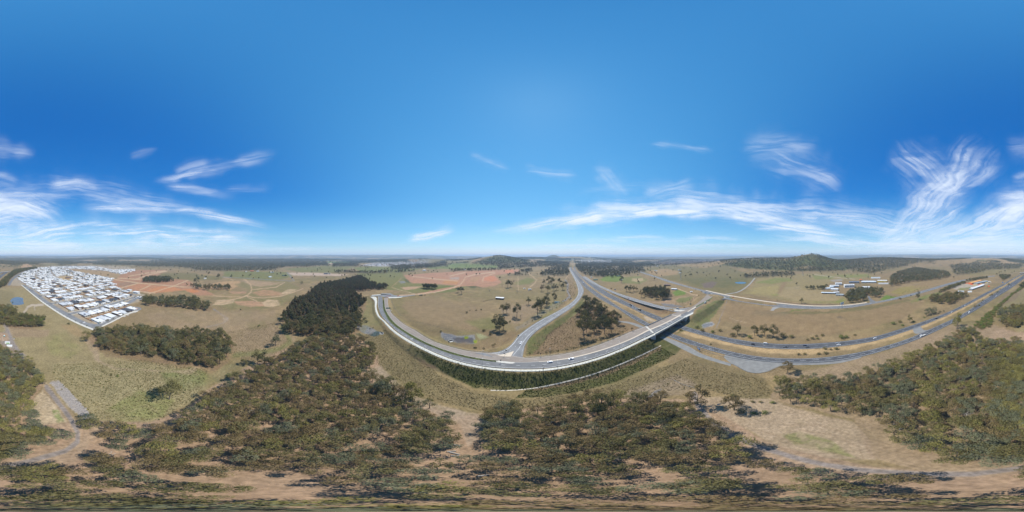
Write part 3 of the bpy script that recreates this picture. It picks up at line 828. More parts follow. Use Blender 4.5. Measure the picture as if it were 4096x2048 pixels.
area([(2140, 1260), (2210, 1210), (2270, 1205), (2240, 1240), (2180, 1270)], (0.17, 0.19, 0.07), .6, 5, .4, 66)
area([(2270, 1100), (2285, 1105), (2308, 1170), (2270, 1210), (2240, 1240), (2210, 1245), (2265, 1200), (2268, 1150)], (0.28, 0.205, 0.125), .8, 4)
track([(2262, 1117), (2272, 1100), (2282, 1095)], C_SAND, 1.2, .8)
track([(2262, 1120), (2272, 1140), (2270, 1165), (2280, 1185), (2262, 1200), (2250, 1205)], C_GREY, 3.0, .85, 1.5)
area([(2060, 1310), (2140, 1262), (2230, 1205), (2250, 1215), (2150, 1275), (2070, 1325)], (0.25, 0.235, 0.205), .6, 4, .5, 67, 6)
track([(2110, 1092), (2130, 1105), (2146, 1120), (2140, 1132), (2120, 1148)], C_SAND, 2.0, .6)
track([(2072, 1098), (2072, 1140), (2074, 1160)], C_SAND, 1.6, .6)
track([(1567, 1195), (1570, 1215), (1580, 1235), (1600, 1258), (1650, 1285), (1720, 1300), (1790, 1315), (1850, 1330)], (0.16, 0.14, 0.10), 1.6, .7)
area([(1600, 1245), (1680, 1285), (1760, 1300), (1840, 1320), (1820, 1355), (1720, 1340), (1650, 1305)], (0.19, 0.145, 0.085), .7, 8, .3, 68, 12)
area([(1420, 1300), (1470, 1302), (1510, 1325), (1530, 1330), (1500, 1345), (1450, 1330)], (0.27, 0.275, 0.28), .95, 3, .25, 69, 3)
area([(1762, 1328), (1830, 1345), (1900, 1340), (1905, 1370), (1860, 1376), (1790, 1365), (1765, 1352)], (0.26, 0.265, 0.275), .95, 3, .2, 70, 3)
area([(1812, 1352), (1890, 1350), (1898, 1368), (1855, 1374), (1815, 1366)], (0.09, 0.085, 0.09), .9, 3)
area([(1905, 1335), (1940, 1338), (1955, 1352), (1920, 1356)], (0.34, 0.35, 0.20), .8, 3)
for p_ in ([(1853, 1346), (1872, 1346), (1872, 1355), (1856, 1358)], [(1896, 1362), (1910, 1362), (1908, 1370), (1896, 1370)]):
    area(p_, (0.24, 0.30, 0.02), .9, 2)
area([(1830, 1300), (1960, 1320), (2080, 1330), (2040, 1370), (1980, 1400), (1860, 1395), (1780, 1370), (1905, 1372), (1960, 1350)], (0.235, 0.17, 0.105), .7, 6, .3, 71, 8)
# -- big earthworks
BIGRED = [(1614, 1102), (1716, 1092), (1800, 1088), (1900, 1082), (1976, 1078), (2080, 1078), (2078, 1091), (2030, 1095), (1980, 1102), (1992, 1113), (2006, 1130), (1985, 1142), (1930, 1150), (1860, 1144), (1780, 1160), (1700, 1176), (1660, 1176), (1740, 1160), (1830, 1143), (1700, 1133), (1648, 1133), (1628, 1115)]
area(BIGRED, (0.43, 0.25, 0.165), 1, 3)
area([(1940, 1106), (1975, 1104), (1990, 1118), (1975, 1126), (1930, 1122)], (0.55, 0.24, 0.14), .8, 3)
area([(1775, 1120), (1840, 1122), (1830, 1137), (1770, 1135)], (0.48, 0.26, 0.12), .8, 4)
area([(1800, 1110), (1836, 1108), (1836, 1118), (1800, 1117)], (0.42, 0.36, 0.31), .8, 3)
area([(1885, 1108), (1925, 1104), (1910, 1125), (1880, 1128)], (0.42, 0.27, 0.16), .8, 3)
area([(2020, 1082), (2050, 1078), (2055, 1088), (2025, 1092)], (0.55, 0.24, 0.14), .8, 3)
for l in ([(1596, 1182), (1680, 1176), (1760, 1165), (1798, 1155), (1840, 1140), (1856, 1120), (1862, 1108), (1900, 1098), (1976, 1088)], [(1650, 1106), (1740, 1116), (1830, 1124)], [(1800, 1104), (1860, 1090)], [(1930, 1126), (1935, 1108), (1980, 1092)]):
    track(l, (0.55, 0.40, 0.28), 2.0, .85)
for l in ([(1630, 1112), (1640, 1105), (1740, 1098)], [(1648, 1122), (1660, 1112), (1720, 1112)], [(1850, 1138), (1930, 1136), (1990, 1130)], [(1860, 1130), (1876, 1112), (1920, 1100), (1970, 1102)]):
    track(l, (0.30, 0.19, 0.125), .8, .7)
area([(1603, 1150), (1640, 1147), (1690, 1146), (1660, 1156), (1620, 1160)], (0.50, 0.34, 0.23), .9, 3)
track([(1566, 1150), (1600, 1160), (1660, 1175)], C_SAND, 1.1, .7); track([(1566, 1148), (1590, 1128), (1607, 1112)], C_OCH, 1.5, .8)
area([(1594, 1126), (1616, 1124), (1622, 1132), (1604, 1134)], C_GREY, .8, 2)
area([(1864, 1145), (1900, 1143), (1930, 1150), (1880, 1152)], (0.06, 0.085, 0.035), .8, 3)
area([(1616, 1113), (1628, 1118), (1640, 1132), (1626, 1128)], (0.08, 0.085, 0.045), .8, 3)
# -- bright green flats beyond
area([(1410, 1070), (1520, 1062), (1690, 1075), (1600, 1090), (1440, 1085)], (0.16, 0.20, 0.06), .8, 2, .3, 72, 60)
area([(1690, 1064), (1830, 1055), (1900, 1060), (1990, 1062), (1990, 1072), (1850, 1076), (1720, 1076)], (0.165, 0.215, 0.065), .9, 2, .3, 73, 60)
area([(1310, 1047), (1400, 1047), (1396, 1052), (1312, 1052)], (0.14, 0.23, 0.06), .8, 1)
area([(1800, 1053), (1990, 1050), (1995, 1062), (1810, 1070)], (0.16, 0.21, 0.06), .8, 2, .4, 74, 60)
# -- inside the interchange
area([(2180, 1330), (2260, 1270), (2330, 1235), (2360, 1330), (2500, 1270), (2570, 1300), (2560, 1312), (2480, 1345), (2300, 1405), (2150, 1425), (2105, 1420), (2130, 1360)], C_BRN, .75, 5, .25, 75, 8)
area([(2110, 1360), (2180, 1310), (2260, 1265), (2330, 1195), (2345, 1215), (2280, 1275), (2200, 1330), (2150, 1400), (2105, 1425)], (0.16, 0.18, 0.065), .8, 5, .35, 76, 5)
area([(2110, 1425), (2200, 1408), (2300, 1385), (2420, 1345), (2440, 1355), (2300, 1404), (2160, 1426)], (0.20, 0.16, 0.085), .6, 3)
area([(2335, 1150), (2360, 1180), (2400, 1210), (2380, 1215), (2340, 1190)], (0.26, 0.19, 0.12), .7, 3)
# -- straw medians of the motorway
area([(2290, 1039), (2291, 1054), (2291, 1072), (2302, 1090), (2324, 1111), (2352, 1139), (2388, 1166), (2436, 1196), (2500, 1225), (2560, 1254), (2618, 1288), (2660, 1310), (2760, 1345), (2850, 1366), (2950, 1393), (3060, 1411), (3170, 1417), (3280, 1413), (3400, 1399), (3540, 1366), (3640, 1336), (3760, 1285), (3850, 1239), (3930, 1195), (4020, 1143), (4086, 1103),
      (4086, 1102), (4020, 1140), (3930, 1190), (3850, 1232), (3760, 1275), (3640, 1318), (3540, 1352), (3400, 1381), (3280, 1394), (3170, 1398), (3060, 1393), (2950, 1377), (2850, 1353), (2760, 1330), (2660, 1296), (2618, 1279), (2560, 1250), (2500, 1222), (2436, 1192), (2388, 1162), (2352, 1135), (2324, 1109), (2302, 1088), (2293, 1072), (2292, 1054)], (0.50, 0.365, 0.205), 1, 3.5)
area([(2570, 1262), (2600, 1270), (2625, 1290), (2590, 1285)], C_PALE, .7, 3, .4, 77, 3)
# -- north of the ramp and round the homestead
area([(2400, 1140), (2480, 1110), (2580, 1100), (2640, 1115), (2740, 1150), (2820, 1180), (2800, 1200), (2740, 1225), (2640, 1215), (2500, 1170), (2430, 1150)], (0.285, 0.215, 0.12), .75, 5)
area([(2400, 1118), (2430, 1100), (2480, 1100), (2500, 1115), (2470, 1128), (2410, 1125)], (0.16, 0.24, 0.055), .85, 3)
area([(2480, 1110), (2560, 1104), (2590, 1120), (2560, 1135), (2490, 1133)], (0.19, 0.21, 0.075), .8, 4)
area([(2530, 1114), (2570, 1112), (2578, 1122), (2550, 1128), (2528, 1124)], C_SAND, .6, 3)
area([(2690, 1168), (2712, 1158), (2745, 1165), (2740, 1178), (2700, 1184)], (0.15, 0.23, 0.055), .9, 3)
area([(2680, 1215), (2690, 1196), (2720, 1186), (2790, 1180), (2780, 1200), (2750, 1215), (2700, 1220)], (0.37, 0.27, 0.175), .8, 3)
area([(2702, 1205), (2715, 1192), (2775, 1185), (2760, 1200), (2740, 1210), (2710, 1210)], (0.19, 0.20, 0.085), .9, 3)
track([(2710, 1155), (2740, 1166), (2770, 1178), (2790, 1180)], C_SAND, 1.8, .8)
area([(2640, 1210), (2700, 1218), (2735, 1226), (2700, 1230), (2650, 1222)], (0.24, 0.235, 0.235), .9, 2)
area([(2560, 1205), (2640, 1208), (2690, 1185), (2680, 1215), (2640, 1214)], C_FLOOR, .7, 4)
area([(2510, 1192), (2580, 1212), (2680, 1238), (2700, 1246), (2640, 1262), (2560, 1232), (2500, 1205)], (0.26, 0.18, 0.115), .8, 4, .25, 78, 6)
# -- east fields
area([(2560, 1085), (2640, 1060), (2900, 1060), (3020, 1110), (2990, 1140), (2960, 1168), (2900, 1178), (2820, 1160), (2700, 1125)], (0.20, 0.175, 0.085), .85, 4)
area([(2585, 1085), (2660, 1074), (2715, 1085), (2710, 1098), (2640, 1106), (2600, 1096)], C_OCH, .9, 3)
area([(2720, 1115), (2850, 1108), (2990, 1115), (2990, 1135), (2900, 1150), (2800, 1145)], (0.145, 0.145, 0.07), .7, 6, .4, 79, 25)
area([(2808, 1135), (2850, 1125), (2868, 1130), (2850, 1152), (2815, 1152)], (0.19, 0.145, 0.135), .8, 4)
area([(2960, 1178), (3010, 1145), (3030, 1112), (3130, 1100), (3230, 1094), (3360, 1096), (3480, 1094), (3500, 1108), (3420, 1120), (3330, 1122), (3300, 1150), (3280, 1160), (3370, 1182), (3390, 1200), (3380, 1214), (3250, 1216), (3130, 1200), (3000, 1176)], (0.305, 0.25, 0.13), .95, 4)
for p_ in ([(3020, 1130), (3100, 1112), (3160, 1112), (3170, 1122), (3080, 1136)], [(3250, 1100), (3340, 1105), (3330, 1115), (3260, 1118)], [(3340, 1100), (3470, 1097), (3480, 1108), (3380, 1112)], [(3340, 1205), (3370, 1190), (3388, 1200), (3375, 1210), (3250, 1208)], [(3080, 1177), (3110, 1175), (3112, 1181), (3090, 1182)]):
    area(p_, (0.19, 0.235, 0.07), .75, 4, .45, 80, 14)
area([(3020, 1150), (3115, 1140), (3118, 1165), (3100, 1180), (3000, 1172)], (0.36, 0.30, 0.14), .6, 4)
area([(3110, 1170), (3130, 1128), (3150, 1128), (3120, 1180)], (0.28, 0.195, 0.12), .7, 4)
area([(3140, 1150), (3200, 1144), (3205, 1156), (3140, 1158)], (0.33, 0.27, 0.16), .9, 2)
area([(3130, 1158), (3270, 1160), (3380, 1185), (3340, 1205), (3180, 1200), (3110, 1185)], (0.37, 0.29, 0.17), .7, 5)
area([(3320, 1120), (3365, 1116), (3370, 1124), (3330, 1127)], (0.36, 0.33, 0.30), .9, 2)
track([(3255, 1098), (3330, 1108), (3420, 1117)], C_PALE, 1.0, .8)
area([(2925, 1185), (3000, 1192), (3100, 1205), (3200, 1214), (3380, 1218), (3370, 1222), (3200, 1218), (3060, 1204)], (0.22, 0.165, 0.12), .85, 2)
area([(2700, 1340), (2740, 1310), (2790, 1240), (2866, 1200), (2900, 1205), (2880, 1230), (2830, 1300), (2810, 1320), (2760, 1318)], (0.14, 0.165, 0.06), .8, 4, .3, 81, 7)
track([(2908, 1206), (2895, 1240), (2880, 1275), (2865, 1312)], (0.27, 0.26, 0.255), 1.6, .9)
area([(2806, 1300), (2822, 1289), (2850, 1291), (2856, 1298), (2840, 1308), (2812, 1312)], (0.33, 0.34, 0.35), .95, 2, .2, 82, 2)
area([(2900, 1210), (3000, 1222), (3100, 1240), (3250, 1245), (3400, 1238), (3600, 1200), (3690, 1190), (3700, 1210), (3640, 1260), (3480, 1310), (3300, 1340), (3150, 1340), (3000, 1310), (2880, 1280)], (0.30, 0.215, 0.125), .8, 6, .15, 83, 30)
area([(3100, 1248), (3300, 1246), (3500, 1220), (3640, 1196), (3640, 1204), (3480, 1238), (3300, 1256), (3140, 1256)], (0.17, 0.155, 0.075), .7, 3)
area([(3380, 1275), (3340, 1268), (3360, 1262)], (0.14, 0.12, 0.09), .6, 5)
area([(3020, 1240), (3160, 1250), (3140, 1265), (3010, 1258)], (0.20, 0.165, 0.105), .5, 8)
track([(2918, 1271), (2945, 1281), (2995, 1292)], (0.5, 0.40, 0.28), 1.1, .6)
area([(3150, 1248), (3170, 1237), (3240, 1238), (3190, 1243)], (0.16, 0.175, 0.06), .8, 2)
area([(3640, 1205), (3700, 1180), (3760, 1168), (3770, 1178), (3700, 1195), (3650, 1212)], C_BRI, .5, 4, .3, 84)
area([(3520, 1200), (3545, 1180), (3600, 1190), (3560, 1200)], (0.14, 0.23, 0.05), .85, 3)
area([(3560, 1170), (3600, 1150), (3680, 1142), (3720, 1146), (3640, 1170), (3600, 1180)], (0.30, 0.25, 0.10), .9, 4)
area([(3640, 1155), (3700, 1126), (3800, 1105), (3900, 1105), (3860, 1115), (3760, 1138), (3700, 1150)], (0.31, 0.225, 0.125), .8, 4)
area([(3860, 1090), (3960, 1072), (4080, 1072), (4100, 1085), (3960, 1100), (3890, 1105)], (0.25, 0.21, 0.10), .7, 4, .3, 85, 40)
area([(3800, 1150), (3850, 1135), (3900, 1130), (3960, 1134), (3900, 1150), (3860, 1160), (3820, 1158)], (0.45, 0.40, 0.33), .9, 3)
area([(3830, 1155), (3880, 1148), (3890, 1153), (3850, 1162)], (0.21, 0.22, 0.07), .8, 2)
area([(3980, 1250), (4040, 1190), (4096, 1160), (4150, 1170), (4150, 1290), (4050, 1260)], (0.255, 0.215, 0.12), .9, 4)
area([(3980, 1230), (4020, 1175), (4080, 1150), (4096, 1155), (4060, 1200)], (0.22, 0.165, 0.12), .7, 5, .3, 86)
area([(3935, 1375), (3965, 1340), (3980, 1318), (4010, 1312), (4060, 1330), (4130, 1330), (4130, 1365), (4020, 1360), (3960, 1390)], (0.42, 0.305, 0.21), .95, 4)
# -- grass banks of the bridge road (dark, watered)
BANK = [(1640, 1385), (1690, 1412), (1748, 1432), (1835, 1462), (1930, 1481), (2021, 1490), (2100, 1493), (2174, 1490), (2232, 1484), (2320, 1466), (2414, 1438), (2508, 1401), (2570, 1370), (2625, 1342), (2655, 1352), (2700, 1372), (2726, 1392), (2700, 1420), (2600, 1468), (2480, 1520), (2350, 1560), (2200, 1588), (2060, 1592), (2110, 1558), (1990, 1564), (1900, 1550), (1830, 1520), (1750, 1475), (1680, 1430)]
area(BANK, C_LGRN, .93, 5, .22, 87, 5)
area([(2640, 1382), (2500, 1453), (2400, 1492), (2300, 1521), (2200, 1542), (2130, 1553), (2130, 1564), (2260, 1546), (2400, 1508), (2520, 1462), (2650, 1398)], C_BRN, .8, 3)
area([(1500, 1280), (1560, 1330), (1640, 1385), (1700, 1420), (1690, 1440), (1600, 1400), (1500, 1340)], (0.19, 0.165, 0.08), .7, 5, .3, 88, 6)
area([(1670, 1430), (1740, 1470), (1740, 1480), (1690, 1470), (1660, 1440)], (0.27, 0.18, 0.115), .8, 5)
area([(1470, 1195), (1497, 1210), (1500, 1250), (1530, 1300), (1490, 1300), (1450, 1330), (1430, 1300), (1460, 1240)], (0.205, 0.195, 0.095), .7, 6, .3, 89)
area([(1440, 1345), (1540, 1320), (1640, 1410), (1760, 1500), (1900, 1570), (2080, 1600), (2350, 1572), (2600, 1490), (2780, 1420), (3050, 1510), (3090, 1560), (3080, 1600), (2980, 1600), (2800, 1550), (2640, 1570), (2400, 1590), (2200, 1640), (1980, 1650), (1800, 1620), (1650, 1560), (1500, 1450)], (0.215, 0.175, 0.095), .85, 6, .22, 90, 7)
area([(2480, 1600), (2520, 1560), (2640, 1520), (2720, 1500), (2790, 1540), (2740, 1580), (2600, 1590)], (0.33, 0.26, 0.185), .75, 6, .3, 91, 6)
area([(2590, 1588), (2620, 1562), (2645, 1556), (2640, 1566), (2605, 1592)], C_GREY, .8, 3)
# -- bush floor under the drone
FLOOR = [(-60, 1690), (130, 1705), (320, 1680), (600, 1690), (720, 1650), (830, 1560), (1000, 1460), (1180, 1380), (1330, 1345), (1430, 1345), (1505, 1400), (1515, 1460), (1500, 1490), (1560, 1560), (1700, 1620), (1830, 1670), (2000, 1650), (2160, 1625), (2320, 1600), (2560, 1592), (2750, 1600), (2760, 1560), (2800, 1575), (2880, 1640), (3020, 1740), (3160, 1790), (3500, 1870), (3900, 1895), (4160, 1860), (4160, 2070), (-60, 2070)]
area(FLOOR, C_FLOOR, .9, 6, .12, 92, 9)
area([(1460, 1490), (1520, 1460), (1560, 1500), (1640, 1580), (1740, 1610), (1860, 1650), (1960, 1660), (1930, 1740), (1870, 1790), (1840, 1700), (1700, 1640), (1540, 1570)], (0.40, 0.315, 0.235), .85, 6, .25, 93, 4)
area([(2780, 1590), (2900, 1590), (3090, 1600), (3200, 1640), (3420, 1690), (3480, 1760), (3500, 1840), (3300, 1830), (3100, 1780), (2960, 1700), (2850, 1640)], (0.43, 0.335, 0.235), .95, 6, .15, 94, 7)
area([(3130, 1740), (3200, 1725), (3320, 1760), (3420, 1830), (3300, 1810), (3180, 1775)], (0.20, 0.215, 0.08), .7, 6, .6, 95, 3)
area([(3080, 1600), (3120, 1500), (3300, 1470), (3560, 1400), (3800, 1300), (3980, 1300), (4160, 1400), (4160, 1900), (3700, 1890), (3480, 1830), (3420, 1680), (3250, 1640)], (0.36, 0.27, 0.185), .75, 6, .2, 96, 8)
area([(-60, 1400), (60, 1420), (180, 1530), (120, 1620), (110, 1700), (-60, 1700)], C_FLOOR, .7, 5, .2, 97, 8)
area([(60, 1850), (300, 1790), (330, 1760), (340, 1690), (420, 1700), (300, 1850), (100, 1900)], C_BARE, .6, 8, .3, 98, 5)
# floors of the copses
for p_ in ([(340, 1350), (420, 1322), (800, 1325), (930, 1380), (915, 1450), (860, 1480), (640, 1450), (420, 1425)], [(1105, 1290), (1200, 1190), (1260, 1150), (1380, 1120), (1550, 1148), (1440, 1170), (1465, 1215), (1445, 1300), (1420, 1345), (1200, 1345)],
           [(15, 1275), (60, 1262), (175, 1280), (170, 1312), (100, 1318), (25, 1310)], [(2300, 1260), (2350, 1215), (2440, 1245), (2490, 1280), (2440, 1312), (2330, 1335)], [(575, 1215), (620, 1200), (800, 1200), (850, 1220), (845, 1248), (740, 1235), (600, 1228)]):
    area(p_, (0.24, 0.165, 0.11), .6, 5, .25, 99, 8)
# town roofs and yards far away are built as houses; their ground
area([(1435, 1062), (1500, 1050), (1700, 1048), (1730, 1053), (1640, 1063), (1530, 1067)], (0.45, 0.41, 0.38), .9, 1.5)
area([(2300, 1040), (2440, 1038), (2450, 1050), (2330, 1051)], (0.32, 0.29, 0.25), .7, 1.5)
area([(2590, 1045), (2860, 1036), (2880, 1046), (2760, 1056), (2620, 1060)], (0.13, 0.12, 0.09), .7, 1.5)
area([(82, 1070), (95, 1057), (112, 1054), (135, 1068), (120, 1072)], (0.42, 0.29, 0.19), .9, 1.5)
# hillsides: scrub green
area([(2880, 1060), (2980, 1040), (3140, 1040), (3245, 1018), (3340, 1030), (3480, 1055), (3380, 1080), (3200, 1085), (3000, 1075)], C_SCRUB, .9, 3, .2, 100, 60)
area([(2700, 1062), (2760, 1050), (2880, 1040), (2900, 1055), (2820, 1072)], C_OCH, .8, 3, .4, 101, 60)
area([(1900, 1048), (1980, 1026), (2060, 1028), (2120, 1045), (2000, 1055)], C_SCRUB, .9, 3, .2, 102, 60)
area([(3150, 1075), (3230, 1064), (3270, 1068), (3240, 1076)], C_OCH, .8, 2)
# dirt and gravel tracks: soft edged, with paler wheel ruts and tan verges
TRK = [(187, 1548), (215, 1585), (250, 1630), (285, 1680), (309, 1728), (311, 1768), (262, 1803), (150, 1836), (0, 1871), (-200, 1897), (-400, 1898), (-645, 1881), (-790, 1859), (-935, 1825), (-1060, 1788), (-1175, 1740), (-1251, 1680), (-1303, 1625), (-1318, 1575)]
C_TRK = (0.30, 0.265, 0.245)
for wv, cv, av, sv in ((17, (0.44, 0.335, 0.23), .55, 9), (9.5, C_TRK, .9, 3.5), (2.2, (0.25, 0.225, 0.215), .5, 2)):
    track(TRK, cv, wv, av, sv)
for l in ([(-1318, 1590), (-1265, 1640), (-1190, 1700), (-1080, 1755), (-950, 1800)], [(-1300, 1600), (-1240, 1640), (-1150, 1700)], [(-1130, 1700), (-1000, 1740), (-850, 1790), (-700, 1830)], [(-900, 1720), (-760, 1740), (-660, 1790), (-640, 1840)], [(-960, 1700), (-820, 1700), (-700, 1740)]):
    track(l, (0.33, 0.245, 0.165), 2.2, .6, 2)
for wv, cv, av, sv in ((10, (0.40, 0.33, 0.25), .5, 5), (6, C_TRK, .9, 3)):
    track([(19, 1299), (32, 1325), (51, 1370), (75, 1408), (97, 1428)], cv, wv, av, sv)
# belts of wood in the middle distance
for p_ in ([(600, 1042), (760, 1037), (1000, 1036), (1300, 1041), (1310, 1060), (1150, 1063), (1090, 1081), (930, 1084), (800, 1081), (700, 1064), (620, 1060)], [(0, 1036), (150, 1034), (240, 1040), (150, 1056), (0, 1052)], [(390, 1046), (600, 1046), (600, 1064), (560, 1062), (400, 1056)],
           [(1560, 1062), (1700, 1058), (1780, 1052), (1790, 1064), (1700, 1072), (1600, 1080), (1565, 1078)], [(1330, 1052), (1440, 1050), (1420, 1064), (1330, 1066)], [(1800, 1080), (2000, 1074), (2000, 1079), (1800, 1085)], [(1340, 1084), (1480, 1086), (1660, 1083), (1660, 1087), (1480, 1094), (1340, 1090)],
           [(1890, 1052), (1990, 1046), (2120, 1048), (2270, 1050), (2276, 1062), (2150, 1066), (2000, 1076), (1990, 1064)], [(2380, 1054), (2500, 1052), (2560, 1060), (2500, 1064), (2400, 1066)], [(2480, 1060), (2570, 1064), (2580, 1090), (2500, 1094), (2470, 1080)], [(2302, 1060), (2330, 1050), (2400, 1056), (2450, 1070), (2500, 1082), (2490, 1096), (2420, 1106), (2360, 1106), (2330, 1094), (2310, 1080)],
           [(2160, 1094), (2190, 1076), (2270, 1060), (2278, 1078), (2281, 1097), (2260, 1104), (2200, 1101), (2170, 1105)], [(3390, 1034), (3500, 1032), (3700, 1036), (3640, 1060), (3560, 1075), (3480, 1095), (3400, 1080)], [(3800, 1062), (3900, 1050), (4090, 1058), (4080, 1074), (3960, 1078), (3880, 1096), (3820, 1100)], [(2080, 1080), (2126, 1078), (2128, 1088), (2090, 1090)], [(2030, 1095), (2108, 1093), (2108, 1102), (2034, 1104)], [(2970, 1098), (3060, 1092), (3180, 1088), (3182, 1100), (3090, 1106), (2980, 1112)], [(3160, 1070), (3280, 1068), (3370, 1082), (3300, 1086), (3180, 1082)]):
    area(p_, C_BELT, .95, 4, .45, 110, 45)
# mottling at field scale
COV *= 0.575 * (0.80 + 0.40 * (n4 * .45 + n2 * .35 + n1 * .2))[:, None]
_lum = COV @ np.array([.3, .55, .15])
COV = np.clip((_lum[:, None] + (COV - _lum[:, None]) * 1.06) * np.array([1.04, 1.0, .95])[None], .005, 1)

me = bpy.data.meshes.new('ground')
nr = len(phis)
ii = (np.arange(nr - 1)[:, None] * NA + np.arange(NA)[None]).ravel()
jj = (np.arange(nr - 1)[:, None] * NA + (np.arange(NA)[None] + 1) % NA).ravel()
quads = np.stack([ii, ii + NA, jj + NA, jj], 1).astype(np.int32)
# sheet dips where flat roads lie on it
nv = len(X)
verts = np.stack([X, Y, Z], 1)
verts = np.vstack([verts, [[0, 0, 0]]])
me.vertices.add(nv + 1)
nf = len(quads); capn = NA
loops = np.concatenate([quads.ravel(), np.stack([np.arange(NA), (np.arange(NA) + 1) % NA, np.full(NA, nv)], 1).astype(np.int32).ravel()])
me.loops.add(len(loops)); me.polygons.add(nf + capn)
me.vertices.foreach_set('co', verts.astype(np.float32).ravel())
me.loops.foreach_set('vertex_index', loops.astype(np.int32))
me.polygons.foreach_set('loop_start', np.concatenate([np.arange(nf) * 4, nf * 4 + np.arange(capn) * 3]).astype(np.int32))
me.update(calc_edges=True)
me.validate()
if me.polygons[0].normal.z < 0:
    me.flip_normals()
me.polygons.foreach_set('use_smooth', np.ones(len(me.polygons), bool))
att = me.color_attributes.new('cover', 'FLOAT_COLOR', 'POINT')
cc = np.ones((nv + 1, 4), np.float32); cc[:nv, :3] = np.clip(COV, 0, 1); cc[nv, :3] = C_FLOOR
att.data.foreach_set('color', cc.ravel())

gm = bpy.data.materials.new('ground_cover'); gm.use_nodes = True
nt = gm.node_tree; b = nt.nodes['Principled BSDF']; b.inputs['Roughness'].default_value = 0.95; b.inputs['Specular IOR Level'].default_value = 0.1
at = nt.nodes.new('ShaderNodeAttribute'); at.attribute_name = 'cover'
tc = nt.nodes.new('ShaderNodeTexCoord')


def tex(scale, detail, lo, hi, f0=.3, f1=.7):
    n = nt.nodes.new('ShaderNodeTexNoise'); n.inputs['Scale'].default_value = scale; n.inputs['Detail'].default_value = detail; n.inputs['Roughness'].default_value = .65
    nt.links.new(tc.outputs['Object'], n.inputs['Vector'])
    r = nt.nodes.new('ShaderNodeMapRange'); r.inputs['From Min'].default_value = f0; r.inputs['From Max'].default_value = f1
    r.inputs['To Min'].default_value = lo; r.inputs['To Max'].default_value = hi
    nt.links.new(n.outputs['Fac'], r.inputs['Value'])
    return n, r


na, ra = tex(0.55, 6, 0.62, 1.34); nb2, rb = tex(0.09, 4, 0.86, 1.14)
mu = nt.nodes.new('ShaderNodeMath'); mu.operation = 'MULTIPLY'
nt.links.new(ra.outputs[0], mu.inputs[0]); nt.links.new(rb.outputs[0], mu.inputs[1])
mx = nt.nodes.new('ShaderNodeMix'); mx.data_type = 'RGBA'; mx.blend_type = 'MULTIPLY'; mx.inputs[0].default_value = 1
nt.links.new(at.outputs['Color'], mx.inputs[6]); nt.links.new(mu.outputs[0], mx.inputs[7])
nt.links.new(mx.outputs[2], b.inputs['Base Color'])
bp = nt.nodes.new('ShaderNodeBump'); bp.inputs['Strength'].default_value = .5; bp.inputs['Distance'].default_value = 0.6
nt.links.new(na.outputs['Fac'], bp.inputs['Height']); nt.links.new(bp.outputs[0], b.inputs['Normal'])
me.materials.append(gm)
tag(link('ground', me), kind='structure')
# ------------------------------------------------------------------ cirrus: a thin sheet of ice cloud seven kilometres up
CX = np.arange(0, 4096, 4.0); CYp = np.arange(420, 1012, 2.0)
GX, GY = np.meshgrid(CX, CYp)
GX = GX.ravel(); GY = GY.ravel()
DEN = np.zeros(len(GX))
_cw = fbm(GX / 160, GY / 60, 4, 201) - .5


def streak(pts, w, a, seed, fl=210.0, fw=4.5, fray=0.72, lop=0.0):
    """a fibrous band along a polyline in photo pixels"""
    global DEN
    p = np.asarray(pts, float)
    tot = sum(math.hypot(*(p[i + 1] - p[i])) for i in range(len(p) - 1))
    for sh in (0, 4096, -4096):
        k = np.where((GX + sh > p[:, 0].min() - 3 * w) & (GX + sh < p[:, 0].max() + 3 * w) & (GY > p[:, 1].min() - 3 * w) & (GY < p[:, 1].max() + 3 * w))[0]
        if not len(k):
            continue
        x = GX[k] + sh + _cw[k] * w * .6; y = GY[k] + _cw[k] * w * .9
        d, s, side = line_sd(pts, x, y)
        sd = d * side
        ww = w * (0.45 + 1.1 * fbm(s / 70, s * 0 + seed, 3, seed)) * np.where(sd * np.sign(lop + 1e-9) > 0, 1 + abs(lop), 1.0)
        endf = sstep(0, .25 * tot, s) * sstep(0, .28 * tot, tot - s)
        ln = sd + s * .10 * math.sin(seed * 2.3)
        fib = .5 * fbm(s / 120 + sd / (w * 2), ln / fw, 4, seed + 3, .65) + .5 * fbm(s / 260, ln / (fw * 3.2), 3, seed + 9, .6)
        gap = sstep(.28, .58, fbm(x / 130, y / 34, 4, seed + 30))
        m = np.exp(-(d / ww) ** 2) * (1 - fray + fray * sstep(.34, .64, fib) * 1.3) * (.35 + .65 * gap) * endf * a
        DEN[k] = 1 - (1 - DEN[k]) * (1 - np.clip(m, 0, .97))


streak([(1830, 958), (1900, 950), (2003, 919), (2130, 906), (2226, 895), (2385, 866), (2623, 842), (2862, 847), (3068, 882), (3307, 937), (3577, 979), (3870, 1000)], 18, .95, 1, fw=4)
streak([(2000, 925), (2226, 880), (2385, 852), (2623, 826), (2862, 826), (3068, 858), (3307, 908), (3500, 950)], 32, .62, 2, fw=5)
streak([(2540, 792), (2700, 785), (2862, 802), (3020, 826), (3260, 842), (3498, 882), (3736, 961), (3900, 1000)], 42, .48, 3)
streak([(3950, 545), (3880, 590), (3800, 720), (3705, 834), (3600, 930), (3450, 1000)], 55, .55, 4, fw=7)
streak([(3560, 560), (3600, 610), (3705, 680), (3790, 760), (3800, 850)], 55, .42, 5, fw=7)
streak([(4020, 600), (3900, 690), (3790, 740), (3690, 820), (3620, 930)], 50, .48, 6, fw=7)
streak([(3900, 790), (3800, 870), (3700, 925), (3560, 960), (3400, 1000)], 45, .62, 7)
streak([(3000, 960), (3250, 968), (3500, 985), (3800, 990), (4200, 985)], 34, .62, 8)
streak([(4300, 780), (4096, 815), (3980, 865), (3860, 930), (3700, 985)], 46, .66, 9)
streak([(4350, 880), (4150, 905), (4000, 940), (3800, 985)], 40, .6, 10)
